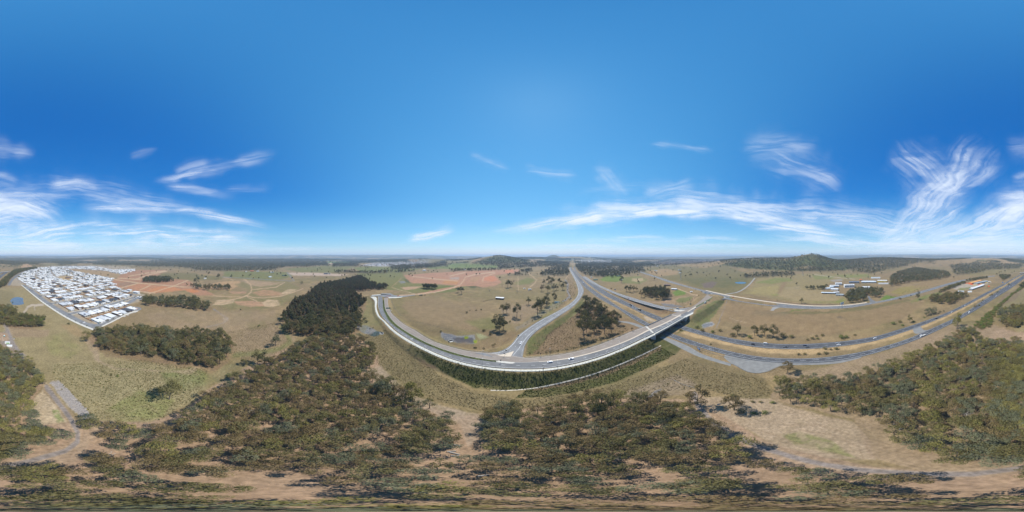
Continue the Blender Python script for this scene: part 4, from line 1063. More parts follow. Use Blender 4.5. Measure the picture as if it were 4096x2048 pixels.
streak([(2960, 600), (3060, 590), (3180, 580), (3290, 600)], 42, .27, 11, fw=9)
streak([(3060, 610), (3200, 660), (3320, 720), (3380, 780)], 48, .34, 12, fw=8)
streak([(2590, 568), (2680, 572), (2780, 590), (2870, 608)], 10, .32, 13)
streak([(2090, 668), (2200, 690), (2320, 705)], 16, .24, 14)
streak([(1870, 605), (1950, 640), (2050, 680)], 13, .2, 15)
streak([(2370, 640), (2430, 700), (2510, 790)], 34, .22, 16, fw=8)
streak([(2560, 775), (2660, 750), (2790, 728)], 20, .3, 17)
streak([(2290, 765), (2400, 750), (2560, 735), (2700, 745)], 22, .16, 18)
streak([(1620, 962), (1700, 948), (1760, 930), (1830, 905)], 11, .75, 19, fw=3)
streak([(1640, 945), (1720, 935), (1790, 938)], 9, .45, 20, fw=3)
for i, (x, y, l) in enumerate(((2430, 962, 220), (2560, 950, 260), (2700, 968, 300), (2860, 955, 300), (2300, 985, 400), (2900, 985, 500), (2500, 1000, 600), (1200, 1000, 500), (3100, 915, 200))):
    streak([(x - l / 2, y), (x, y - 4), (x + l / 2, y + 1)], 7, .34, 40 + i, fw=3)
streak([(600, 722), (700, 706), (763, 691), (860, 666), (954, 643), (1040, 622), (1120, 606)], 17, .5, 21, fw=5)
streak([(690, 690), (760, 660), (850, 640)], 14, .3, 22)
streak([(300, 832), (420, 828), (556, 830), (680, 836), (763, 842), (860, 858), (922, 874), (1010, 892), (1110, 916)], 13, .72, 23, fw=3.5)
streak([(300, 815), (480, 808), (680, 818), (820, 840)], 30, .4, 24)
streak([(-200, 975), (0, 955), (200, 925), (400, 918), (636, 926), (890, 945), (1130, 972)], 30, .86, 25, fw=4)
streak([(-300, 990), (0, 985), (400, 975), (800, 982), (1200, 995)], 20, .62, 26)
streak([(-120, 820), (0, 812), (95, 818), (207, 862), (260, 900)], 52, .62, 27, fw=7)
streak([(-200, 900), (-60, 870), (60, 850), (190, 880)], 48, .6, 28)
streak([(-150, 800), (0, 772), (160, 756), (318, 756), (450, 762), (600, 782)], 34, .36, 29)
streak([(190, 738), (300, 726), (400, 716)], 17, .38, 30)
streak([(-80, 590), (0, 592), (80, 605), (150, 622)], 28, .28, 31, fw=7)
streak([(-60, 715), (0, 706), (80, 724)], 18, .4, 32)
streak([(640, 735), (760, 748), (860, 770), (950, 792)], 14, .34, 33)
streak([(510, 622), (570, 605), (640, 590)], 12, .22, 34)
streak([(880, 765), (1000, 752), (1100, 742)], 14, .2, 35)
# a thin general veil low in the west and the south-east
DEN = 1 - (1 - DEN) * (1 - .26 * sstep(820, 1000, GY) * sstep(.35, .7, fbm(GX / 420, GY / 40, 4, 77)) * (.25 + .75 * sstep(1150, 500, np.minimum(GX, 4096 - GX) + 150)))
DEN *= (0.80 + .4 * fbm(GX / 60, GY / 14, 4, 91))
DEN *= sstep(420, 520, GY)
alt = 7000.0
el = np.radians((1024 - GY) / PXD); ca = np.radians(GX / PXD - 180)
cd = alt / np.tan(el)
me = bpy.data.meshes.new('cirrus_cloud')
nx_, ny_ = len(CX), len(CYp)
ii = (np.arange(ny_ - 1)[:, None] * nx_ + np.arange(nx_)[None]).ravel(); jj = (np.arange(ny_ - 1)[:, None] * nx_ + (np.arange(nx_)[None] + 1) % nx_).ravel()
qd = np.stack([ii, jj, jj + nx_, ii + nx_], 1)
# leave out the empty sky between the bands
dq = DEN[qd].max(1) > .004
qd = qd[dq]
us = np.unique(qd); rm = np.zeros(len(GX), int); rm[us] = np.arange(len(us)); qd = rm[qd]
me.vertices.add(len(us)); me.loops.add(qd.size); me.polygons.add(len(qd))
me.vertices.foreach_set('co', np.stack([cd * np.sin(ca), cd * np.cos(ca), np.full(len(GX), alt)], 1)[us].astype(np.float32).ravel())
me.loops.foreach_set('vertex_index', qd.ravel().astype(np.int32)); me.polygons.foreach_set('loop_start', (np.arange(len(qd)) * 4).astype(np.int32))
me.update(calc_edges=True); me.validate()
at = me.attributes.new('ice', 'FLOAT', 'POINT'); at.data.foreach_set('value', np.clip(DEN[us], 0, 1).astype(np.float32))
cm = bpy.data.materials.new('ice_cloud'); cm.use_nodes = True
nt = cm.node_tree; nt.nodes.clear()
o_ = nt.nodes.new('ShaderNodeOutputMaterial'); mxs = nt.nodes.new('ShaderNodeMixShader'); tr = nt.nodes.new('ShaderNodeBsdfTransparent'); tl = nt.nodes.new('ShaderNodeBsdfTranslucent')
tl.inputs['Color'].default_value = (.46, .475, .49, 1)
atn = nt.nodes.new('ShaderNodeAttribute'); atn.attribute_name = 'ice'
nt.links.new(atn.outputs['Fac'], mxs.inputs[0]); nt.links.new(tr.outputs[0], mxs.inputs[1]); nt.links.new(tl.outputs[0], mxs.inputs[2]); nt.links.new(mxs.outputs[0], o_.inputs['Surface'])
me.materials.append(cm)
tag(link('cirrus_cloud', me), kind='stuff')

# ------------------------------------------------------------------ the air between: one closed box of thin haze
mb = MB(); mb.box((0, 0, 139), (64000, 64000, 282))
hz = mb.build('haze', None)
hm = bpy.data.materials.new('haze_air'); hm.use_nodes = True
nt = hm.node_tree; nt.nodes.clear()
o_ = nt.nodes.new('ShaderNodeOutputMaterial'); pv = nt.nodes.new('ShaderNodeVolumePrincipled')
pv.inputs['Color'].default_value = (0.62, 0.80, 1.0, 1); pv.inputs['Density'].default_value = 1.0e-4; pv.inputs['Anisotropy'].default_value = 0.0
nt.links.new(pv.outputs[0], o_.inputs['Volume'])
hz.data.materials.clear(); hz.data.materials.append(hm)
tag(hz, kind='stuff')
# ------------------------------------------------------------------ trees: prototypes
def leaf_mat(name, c1, c2, warm=(0.16, 0.10, 0.04)):
    m = bpy.data.materials.new(name); m.use_nodes = True
    nt = m.node_tree; nt.nodes.clear()
    o_ = nt.nodes.new('ShaderNodeOutputMaterial')
    at = nt.nodes.new('ShaderNodeAttribute'); at.attribute_name = 'tint'
    oi = nt.nodes.new('ShaderNodeObjectInfo')
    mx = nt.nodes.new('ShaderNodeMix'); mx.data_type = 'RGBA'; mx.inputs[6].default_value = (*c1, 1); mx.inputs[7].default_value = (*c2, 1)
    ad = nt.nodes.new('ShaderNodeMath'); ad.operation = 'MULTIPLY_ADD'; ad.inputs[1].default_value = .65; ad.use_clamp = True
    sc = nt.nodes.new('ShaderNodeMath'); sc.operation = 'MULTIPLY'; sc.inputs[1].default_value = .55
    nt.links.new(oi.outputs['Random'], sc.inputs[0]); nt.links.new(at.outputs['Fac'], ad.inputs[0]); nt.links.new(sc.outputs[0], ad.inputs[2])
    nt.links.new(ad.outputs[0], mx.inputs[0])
    df = nt.nodes.new('ShaderNodeBsdfDiffuse'); tl = nt.nodes.new('ShaderNodeBsdfTranslucent'); ms = nt.nodes.new('ShaderNodeMixShader'); ms.inputs[0].default_value = .22
    nt.links.new(mx.outputs[2], df.inputs['Color']); nt.links.new(mx.outputs[2], tl.inputs['Color'])
    nt.links.new(df.outputs[0], ms.inputs[1]); nt.links.new(tl.outputs[0], ms.inputs[2]); nt.links.new(ms.outputs[0], o_.inputs['Surface'])
    return m


TONES = {
    'olive': leaf_mat('leaf_olive', (0.085, 0.080, 0.030), (0.180, 0.155, 0.066)),
    'grey green': leaf_mat('leaf_grey_green', (0.080, 0.086, 0.048), (0.165, 0.165, 0.095)),
    'brown olive': leaf_mat('leaf_brown_olive', (0.105, 0.080, 0.036), (0.205, 0.152, 0.072)),
    'yellow green': leaf_mat('leaf_yellow_green', (0.125, 0.115, 0.034), (0.235, 0.205, 0.072)),
    'dark green': leaf_mat('leaf_dark_green', (0.050, 0.056, 0.024), (0.118, 0.112, 0.052)),
    'dark brown green': leaf_mat('leaf_dark_brown', (0.068, 0.055, 0.026), (0.135, 0.102, 0.050)),
    'bright green': leaf_mat('leaf_bright_green', (0.070, 0.092, 0.026), (0.150, 0.170, 0.050)),
}
M_BARK = mat('bark', (0.20, 0.165, 0.13), 0.9, noise=.25, scale=2)
M_DEAD = mat('dead_wood', (0.40, 0.37, 0.33), 0.9, noise=.2, scale=2)


def cards(clumps, per, size, rnd, flat=.75):
    """leaf sprays scattered through ellipsoidal clumps: (vertices, tint)"""
    vs = []; ts = []
    for (cx, cy, cz, r, rz, tint) in clumps:
        n = max(4, int(per * r * r / 2.2))
        for _ in range(n):
            while True:
                u = Vector((rnd.uniform(-1, 1), rnd.uniform(-1, 1), rnd.uniform(-.8, 1)))
                if .25 < u.length < 1: break
            u *= (u.length ** -.45)
            c = Vector((cx + u.x * r, cy + u.y * r, cz + u.z * rz))
            nrm = (Vector((u.x, u.y, u.z + .5)) * flat + Vector((rnd.gauss(0, .55), rnd.gauss(0, .55), rnd.gauss(0, .55)))).normalized()
            a = nrm.orthogonal().normalized(); a.rotate(Matrix.Rotation(rnd.uniform(0, 6.28), 3, nrm)); b_ = nrm.cross(a)
            s = size * rnd.uniform(.6, 1.4)
            a *= s * .62; b_ *= s * .40
            vs += [c - a, c - b_ * .9 - nrm * s * .1, c + a, c + b_]
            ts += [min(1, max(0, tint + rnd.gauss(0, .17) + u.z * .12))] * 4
    return vs, ts


def card_mesh(name, vs, ts, m):
    me = bpy.data.meshes.new(name)
    n = len(vs) // 4
    me.from_pydata([tuple(v) for v in vs], [], [(4 * i, 4 * i + 1, 4 * i + 2, 4 * i + 3) for i in range(n)])
    at = me.attributes.new('tint', 'FLOAT', 'POINT'); at.data.foreach_set('value', np.array(ts, np.float32))
    me.materials.append(m)
    return me


def gum_proto(seed, h=12.0, spread=4.6, forkz=.34, per=70, size=.5, style='gum'):
    rnd = random.Random(seed)
    mb = MB(); cl = []
    lean = Vector((rnd.uniform(-.08, .08), rnd.uniform(-.08, .08), 1))
    fork = lean * (h * forkz)
    mb.tube([(0, 0, -.4), lean * (h * forkz * .5) + Vector((rnd.uniform(-.2, .2), rnd.uniform(-.2, .2), 0)), fork], [h * .028, h * .022, h * .018], 6)
    if style == 'oak':                       # she-oak: tall, ragged, narrow
        top = lean * h * .95
        mb.tube([fork, lean * h * .7, top], [h * .016, h * .01, h * .004], 5)
        for k in range(15):
            t = .2 + .8 * (k + rnd.random()) / 15
            r = spread * (.55 + .40 * math.sin(math.pi * min(1, t * .92)))
            a = rnd.uniform(0, 6.28)
            p = lean * (h * t) + Vector((math.cos(a), math.sin(a), 0)) * r * .5 * rnd.random()
            cl.append((p.x, p.y, p.z, r * .62, h * .075, rnd.random()))
    else:
        rnd_ = style == 'round'
        nl = rnd.randint(5, 7); a0 = rnd.uniform(0, 6.28)
        for k in range(nl):
            a = a0 + 6.28 * k / nl + rnd.uniform(-.4, .4)
            rr = spread * rnd.uniform(.40, .72); zz = h * (rnd.uniform(.46, .82) if rnd_ else rnd.uniform(.62, .82))
            if k == 0: rr *= .25; zz = h * .88
            end = Vector((math.cos(a) * rr, math.sin(a) * rr, zz))
            mid = fork.lerp(end, .5) + Vector((math.cos(a), math.sin(a), -.6)) * rr * .16
            mb.tube([fork, mid, end], [h * .014, h * .010, h * .005], 5)
            cl.append((end.x, end.y, end.z + .3, spread * rnd.uniform(.30, .44), h * (rnd.uniform(.11, .15) if rnd_ else rnd.uniform(.075, .11)), rnd.random()))
            for j in range(2 if k else 3):
                b_ = a + rnd.uniform(-1.1, 1.1); q = mid.lerp(end, rnd.uniform(.2, .8))
                e2 = q + Vector((math.cos(b_), math.sin(b_), 0)) * spread * rnd.uniform(.25, .5) + Vector((0, 0, h * (rnd.uniform(-.06, .13) if rnd_ else rnd.uniform(.02, .13))))
                mb.tube([q, e2], [h * .006, h * .003], 4)
                cl.append((e2.x, e2.y, e2.z, spread * rnd.uniform(.22, .36), h * rnd.uniform(.06, .095), rnd.random()))
    vs, ts = cards(cl, per, size, rnd)
    return mb, vs, ts


def shrub_proto(seed, h=2.6, r=2.2, per=90, size=.32):
    rnd = random.Random(seed); cl = []
    mb = MB()
    for k in range(5):
        a = 6.28 * k / 5 + rnd.uniform(-.5, .5); rr = r * rnd.uniform(.25, .6)
        mb.tube([(0, 0, -.2), (math.cos(a) * rr, math.sin(a) * rr, h * .55)], [.07, .03], 4)
        cl.append((math.cos(a) * rr, math.sin(a) * rr, h * rnd.uniform(.4, .62), r * rnd.uniform(.4, .6), h * .33, rnd.random()))
    cl.append((0, 0, h * .62, r * .55, h * .36, rnd.random()))
    vs, ts = cards(cl, per, size, rnd)
    return mb, vs, ts


def dead_proto(seed, h=11.0):
    rnd = random.Random(seed); mb = MB()
    mb.tube([(0, 0, -.4), (.2, .1, h * .3), (.1, -.2, h * .5)], [.42, .32, .24], 6)
    for k in range(7):
        a = rnd.uniform(0, 6.28); z0 = h * rnd.uniform(.28, .5); rr = h * rnd.uniform(.18, .42)
        p1 = Vector((.1, 0, z0)); p2 = p1 + Vector((math.cos(a) * rr * .6, math.sin(a) * rr * .6, h * rnd.uniform(.1, .22))); p3 = p2 + Vector((math.cos(a + .4) * rr * .5, math.sin(a + .4) * rr * .5, h * rnd.uniform(.08, .22)))
        mb.tube([p1, p2, p3], [.16, .10, .03], 5)
        for j in range(2):
            b_ = a + rnd.uniform(-1.2, 1.2); q = p2.lerp(p3, rnd.random())
            mb.tube([q, q + Vector((math.cos(b_) * rr * .35, math.sin(b_) * rr * .35, h * rnd.uniform(.03, .14)))], [.06, .02], 4)
    return mb


PROTO = {}       # kind -> list of (trunk mesh, crown mesh, nominal height, nominal radius)


def add_proto(kind, mb, vs, ts, h, r):
    tm = mb.mesh('trunk', M_BARK); cm_ = card_mesh('crown', vs, ts, TONES['olive'])
    PROTO.setdefault(kind, []).append((tm, cm_, h, r))


for s_ in range(12):
    mb, vs, ts = gum_proto(100 + s_, 12, (4.2, 4.8, 5.4)[s_ % 3], (.30, .36, .42)[s_ % 3] if s_ < 6 else .26, per=58 if s_ < 6 else 74, size=.44, style='gum' if s_ < 6 else 'round')
    add_proto('gum_tree', mb, vs, ts, 12, 4.7)
for s_ in range(4):
    mb, vs, ts = gum_proto(200 + s_, 15, 3.4, .2, per=85, size=.55, style='oak')
    add_proto('she_oak', mb, vs, ts, 15, 3.2)
for s_ in range(4):
    mb, vs, ts = shrub_proto(300 + s_)
    add_proto('shrub', mb, vs, ts, 2.6, 2.2)
for s_ in range(3):
    mb, vs, ts = gum_proto(400 + s_, 2.4, .75, .3, per=160, size=.26)
    add_proto('sapling', mb, vs, ts, 2.4, .8)

# ------------------------------------------------------------------ where they grow
FLATC, FLATW = _rc[:, :2], _rw


def clear_of_roads(x, y, margin):
    d2 = np.hypot(FLATC[:, 0] - x, FLATC[:, 1] - y) - FLATW
    return d2.min() > margin


TREES = []       # dicts


def near_px(x, y):
    px, py = to_px(x, y, 0.0)
    return float(px), float(py)


def scatter(where, poly, kind, step, h0, h1, tones, gap=0.0, gs=25, seed=1, margin=3.0, lab=None, jit=.42):
    """fill an outline (photo pixels of the trunks) with trees"""
    rnd = random.Random(seed)
    w = [P(x, y, 0) for x, y in poly]
    pts = []
    x0 = min(p.x for p in w); x1 = max(p.x for p in w); y0 = min(p.y for p in w); y1 = max(p.y for p in w)
    gx = np.arange(x0, x1 + step, step); gy = np.arange(y0, y1 + step * .87, step * .87)
    XX, YY = np.meshgrid(gx, gy)
    XX = XX + (np.arange(len(gy)) % 2)[:, None] * step * .5
    XX = XX.ravel() + np.array([rnd.uniform(-jit, jit) for _ in range(XX.size)]) * step
    YY = YY.ravel() + np.array([rnd.uniform(-jit, jit) for _ in range(YY.size)]) * step
    px, py = to_px(XX, YY, np.zeros_like(XX))
    pl = np.asarray(poly, float)
    ins = np.zeros(len(XX), bool)
    for sh in (0, 4096, -4096):
        ins |= poly_sd(pl, px + sh, py) > 0
    if gap > 0:
        ins &= fbm(XX / gs, YY / gs, 3, seed + 500) > gap
    k = np.where(ins)[0]
    for i in k:
        if clear_of_roads(XX[i], YY[i], margin):
            TREES.append(dict(x=XX[i], y=YY[i], kind=kind, h=rnd.uniform(h0, h1), tone=rnd.choice(tones), where=where, lab=lab, p=rnd.randrange(6) if where.startswith(('bush', 'wood at', 'wood beside')) else 6 + rnd.randrange(6), rz=rnd.uniform(0, 6.28)))


def single(px, pyb, pyt, kind='gum_tree', tone='olive', lab=None, z=0.0, wide=1.0):
    p = P(px, pyb, z)
    z = float(ground_h(np.array([p.x]), np.array([p.y]))[0]) if z == 0 else z
    h = max(1.2, height_of(px, pyb, pyt, 0))
    TREES.append(dict(x=p.x, y=p.y, kind=kind, h=h, tone=tone, where='single', lab=lab, p=6 + random.randrange(6), rz=random.uniform(0, 6.28), wide=wide))


MIXW = ['olive'] * 4 + ['brown olive'] * 4 + ['grey green'] * 2 + ['yellow green']
MIXE = ['olive'] * 4 + ['yellow green'] * 2 + ['brown olive'] * 2 + ['grey green'] * 3
MIXC = ['olive'] * 4 + ['grey green'] * 2 + ['dark green'] * 3 + ['brown olive']
MIXD = ['dark green'] * 4 + ['dark brown green'] * 4
MIXL = ['olive'] * 4 + ['grey green'] * 3 + ['yellow green'] * 2

scatter('copse beside the estate road', [(372, 1340), (420, 1324), (560, 1320), (680, 1326), (800, 1326), (890, 1340), (925, 1385), (920, 1430), (860, 1470), (800, 1478), (760, 1465), (660, 1448), (580, 1432), (500, 1428), (430, 1418), (380, 1385)], 'gum_tree', 8.2, 9, 17, MIXC, .18, 14, seed=2)
scatter('copse below the pond', [(15, 1275), (60, 1262), (120, 1268), (178, 1280), (172, 1310), (100, 1316), (25, 1308)], 'gum_tree', 7.0, 9, 13, ['olive', 'bright green', 'dark green', 'olive'], 0, seed=3)
scatter('dark copse facing the dirt lots', [(578, 1218), (620, 1203), (700, 1198), (800, 1203), (850, 1225), (846, 1244), (805, 1250), (740, 1234), (640, 1226), (590, 1228)], 'gum_tree', 9.5, 11, 19, ['dark green', 'olive', 'grey green'], .36, 18, seed=4)
scatter('trees on the corner of the estate', [(562, 1200), (600, 1190), (612, 1206), (580, 1214)], 'gum_tree', 9, 11, 15, ['dark green', 'olive'], 0, seed=5)
W4 = [(1250, 1165), (1290, 1140), (1370, 1128), (1440, 1108), (1480, 1135), (1548, 1148), (1550, 1156), (1450, 1166), (1405, 1162), (1430, 1185), (1465, 1210), (1450, 1225), (1430, 1232), (1440, 1258), (1400, 1270), (1360, 1250), (1300, 1255), (1240, 1260), (1180, 1300), (1125, 1285), (1180, 1210), (1230, 1190)]
scatter('dark wood along the creek', W4, 'she_oak', 9.0, 11, 19, MIXD, .27, 30, seed=6)
scatter('dark wood along the creek', W4, 'gum_tree', 15.0, 11, 18, MIXD, .25, 40, seed=66)
scatter('wood between creek and bush', [(1120, 1290), (1180, 1302), (1240, 1262), (1300, 1257), (1360, 1252), (1400, 1272), (1440, 1262), (1445, 1300), (1425, 1345), (1380, 1350), (1300, 1345), (1200, 1345), (1140, 1330)], 'gum_tree', 8.0, 11, 17, ['dark green', 'olive', 'dark green', 'brown olive'], .22, 30, seed=7)
W5 = [(1200, 1378), (1330, 1350), (1430, 1352), (1500, 1400), (1508, 1450), (1490, 1490), (1540, 1570), (1600, 1570), (1700, 1620), (1780, 1650), (1820, 1680), (1850, 1730), (1845, 1780), (1800, 1800), (1700, 1820), (1500, 1840), (1200, 1848), (900, 1846), (600, 1842), (420, 1815), (360, 1730), (345, 1700), (480, 1708), (600, 1712), (720, 1675), (760, 1630), (820, 1595), (870, 1555), (960, 1510), (1010, 1480), (1080, 1440), (1150, 1415)]
scatter('bush in front of the bridge road', W5, 'gum_tree', 6.8, 8, 12.5, MIXW, .22, 9, seed=8)
scatter('bush in front of the bridge road', [(1500, 1520), (1560, 1560), (1620, 1600), (1560, 1600), (1500, 1560)], 'gum_tree', 6.5, 8, 11, MIXW, 0, seed=81)
W5b = [(1930, 1700), (1960, 1660), (2020, 1650), (2100, 1640), (2180, 1640), (2300, 1610), (2420, 1600), (2560, 1610), (2640, 1590), (2730, 1610), (2790, 1660), (2850, 1710), (2920, 1760), (2990, 1810), (3000, 1835), (2900, 1850), (2700, 1850), (2400, 1850), (2150, 1840), (2000, 1810), (1920, 1760)]
scatter('bush below the embankment', W5b, 'gum_tree', 6.4, 8.5, 13.5, MIXW, .20, 9, seed=9)
scatter('bush straight under the drone', [(0, 1875), (300, 1830), (500, 1838), (1000, 1846), (1500, 1840), (2000, 1830), (2500, 1862), (3000, 1855), (3300, 1870), (3600, 1910), (4096, 1905), (4096, 2030), (3000, 2035), (2000, 2035), (1000, 2035), (0, 2030)], 'gum_tree', 7.6, 7, 10.5, MIXW, .26, 9, seed=10)
scatter('wood beside the gravel track', [(-120, 1420), (0, 1405), (60, 1425), (125, 1465), (178, 1520), (182, 1545), (150, 1562), (118, 1600), (108, 1650), (122, 1700), (0, 1700), (-120, 1690)], 'gum_tree', 6.6, 9, 14, MIXL, .2, 20, seed=11)
scatter('wood at the track bend', [(-120, 1710), (0, 1705), (130, 1715), (270, 1740), (235, 1780), (100, 1815), (0, 1845), (-120, 1860)], 'gum_tree', 6.6, 8, 12, MIXL, .25, 18, seed=12)
W8 = [(3110, 1585), (3125, 1535), (3200, 1500), (3300, 1505), (3420, 1480), (3520, 1455), (3570, 1430), (3700, 1400), (3800, 1350), (3880, 1330), (3940, 1380), (4020, 1372), (4096, 1375), (4096, 1860), (3900, 1862), (3780, 1845), (3690, 1795), (3570, 1755), (3550, 1715), (3430, 1672), (3300, 1640), (3200, 1625), (3105, 1605)]
scatter('wood beside the motorway', W8, 'gum_tree', 7.2, 9, 14.5, MIXE, .26, 12, seed=13)
scatter('scrub on the motorway verge', [(3560, 1425), (3640, 1395), (3740, 1360), (3830, 1310), (3900, 1265), (3960, 1220), (4010, 1180), (4060, 1148), (4096, 1135), (4096, 1150), (4040, 1190), (3990, 1240), (3960, 1310), (3890, 1330), (3800, 1345), (3700, 1395), (3600, 1428)], 'shrub', 5.0, 2.5, 5.5, ['bright green', 'bright green', 'olive'], .30, 25, seed=14, margin=4)
scatter('trees round the bare paddock', [(3990, 1255), (4040, 1235), (4096, 1230), (4160, 1240), (4160, 1305), (4050, 1315), (4000, 1300)], 'gum_tree', 8, 10, 15, MIXE, .28, 25, seed=15)
scatter('copse inside the interchange', [(2320, 1245), (2350, 1218), (2400, 1228), (2440, 1248), (2485, 1275), (2478, 1292), (2440, 1312), (2400, 1326), (2345, 1332), (2305, 1265)], 'gum_tree', 12.5, 13, 22, ['dark green', 'olive', 'dark green', 'brown olive'], .30, 22, seed=16)
scatter('copse round the homestead', [(2560, 1188), (2575, 1192), (2640, 1205), (2672, 1196), (2690, 1172), (2650, 1162), (2590, 1166)], 'gum_tree', 11.5, 14, 24, ['dark green', 'olive', 'dark green', 'brown olive'], .25, 25, seed=17)
scatter('wood behind the estate', [(-100, 1105), (0, 1108), (30, 1095), (60, 1082), (140, 1071), (150, 1075), (95, 1086), (60, 1106), (40, 1125), (20, 1145), (0, 1152), (-60, 1150)], 'gum_tree', 9, 12, 17, ['dark green', 'olive'], .2, 40, seed=18)
scatter('row of thin trees on the dirt', [(563, 1127), (600, 1114), (680, 1116), (695, 1128), (640, 1132), (580, 1131)], 'she_oak', 10, 15, 20, ['grey green', 'dark green'], .15, 30, seed=19)
scatter('school grounds', [(3380, 1198), (3400, 1172), (3430, 1160), (3480, 1160), (3530, 1166), (3522, 1190), (3475, 1195), (3440, 1210), (3395, 1214)], 'gum_tree', 11, 12, 18, ['dark green', 'olive', 'grey green'], .2, 30, seed=20)
scatter('school grounds', [(3205, 1160), (3300, 1160), (3310, 1150), (3260, 1152)], 'gum_tree', 12, 10, 15, ['dark green', 'olive'], 0, seed=21)
scatter('wood behind the school', [(3560, 1112), (3590, 1092), (3660, 1078), (3790, 1090), (3802, 1106), (3770, 1118), (3700, 1125), (3640, 1131), (3600, 1142), (3560, 1150)], 'gum_tree', 14, 11, 19, ['olive', 'grey green', 'brown olive', 'dark green'], .30, 40, seed=22, margin=5)
scatter('hedge beside the depot', [(3748, 1172), (3762, 1172), (3862, 1134), (3858, 1128), (3800, 1146)], 'gum_tree', 7, 7, 10, ['dark green', 'olive'], 0, seed=23, margin=2)
scatter('hedge beside the depot', [(3862, 1127), (3950, 1114), (3948, 1108), (3870, 1120)], 'gum_tree', 9, 8, 12, ['dark green', 'olive'], 0, seed=24, margin=2)
scatter('copse between the two highways', [(3712, 1207), (3730, 1192), (3780, 1184), (3860, 1184), (3920, 1174), (3935, 1182), (3880, 1204), (3820, 1220), (3762, 1218)], 'gum_tree', 10, 11, 16, ['olive', 'brown olive', 'dark green'], .2, 40, seed=25)
scatter('verge of the motorway by the depot', [(3880, 1206), (3935, 1182), (3990, 1150), (4020, 1128), (4000, 1130), (3960, 1150), (3920, 1168)], 'shrub', 9, 4, 8, ['olive', 'bright green'], .25, 40, seed=26, margin=5)
scatter('trees at the dam', [(770, 1142), (800, 1150), (920, 1150), (924, 1162), (800, 1162), (760, 1150)], 'gum_tree', 14, 14, 20, ['grey green', 'brown olive', 'dark green'], .2, 40, seed=27)
scatter('farmland beyond the motorway', [(2395, 1090), (2470, 1080), (2560, 1085), (2530, 1100), (2450, 1112), (2390, 1108)], 'gum_tree', 20, 12, 18, ['dark green', 'olive'], .45, 60, seed=28)
scatter('clump on the earthworks', [(1690, 1152), (1710, 1150), (1748, 1153), (1745, 1158), (1700, 1157)], 'gum_tree', 8, 13, 19, ['dark green'], 0, seed=29)
scatter('pond scrub', [(2330, 1195), (2350, 1205), (2400, 1230), (2420, 1228), (2380, 1205), (2345, 1180)], 'shrub', 6, 3, 6, ['dark green', 'olive'], .3, 20, seed=30)
scatter('roadside scrub', [(2860, 1345), (2900, 1340), (3000, 1350), (3100, 1352), (3140, 1348), (3120, 1356), (3000, 1358), (2890, 1352)], 'shrub', 5, 2.5, 5, ['dark green', 'bright green', 'olive'], .3, 20, seed=31, margin=2)
scatter('slope planting', [(2180, 1330), (2330, 1240), (2345, 1250), (2260, 1330), (2160, 1410), (2120, 1410)], 'sapling', 9, 1.6, 3.2, ['dark green', 'olive'], .35, 20, seed=32)
scatter('slope planting', [(2270, 1110), (2300, 1140), (2304, 1180), (2270, 1212), (2180, 1262), (2080, 1325), (2060, 1310), (2170, 1255), (2262, 1195)], 'sapling', 9, 2, 4, ['dark green', 'olive'], .38, 25, seed=33, margin=2)
scatter('verge planting', [(2500, 1190), (2560, 1208), (2600, 1222), (2690, 1245), (2660, 1262), (2580, 1235), (2510, 1205)], 'sapling', 11, 1.5, 2.8, ['olive'], .4, 20, seed=34, margin=2)
scatter('verge planting', [(2700, 1226), (2760, 1214), (2800, 1190), (2812, 1178), (2790, 1184), (2740, 1206), (2700, 1216)], 'sapling', 8, 2, 3.6, ['dark green', 'olive'], .3, 20, seed=35, margin=2)
scatter('school fence planting', [(2960, 1190), (3080, 1203), (3240, 1217), (3380, 1218), (3378, 1221), (3240, 1221), (3060, 1207), (2960, 1194)], 'sapling', 14, 2, 4, ['dark green', 'olive'], .2, 20, seed=36, margin=2)
scatter('school lawn', [(3560, 1180), (3620, 1168), (3700, 1150), (3712, 1146), (3700, 1156), (3620, 1176), (3560, 1190)], 'sapling', 16, 3, 4.5, ['dark green'], .1, 20, seed=37, margin=2)

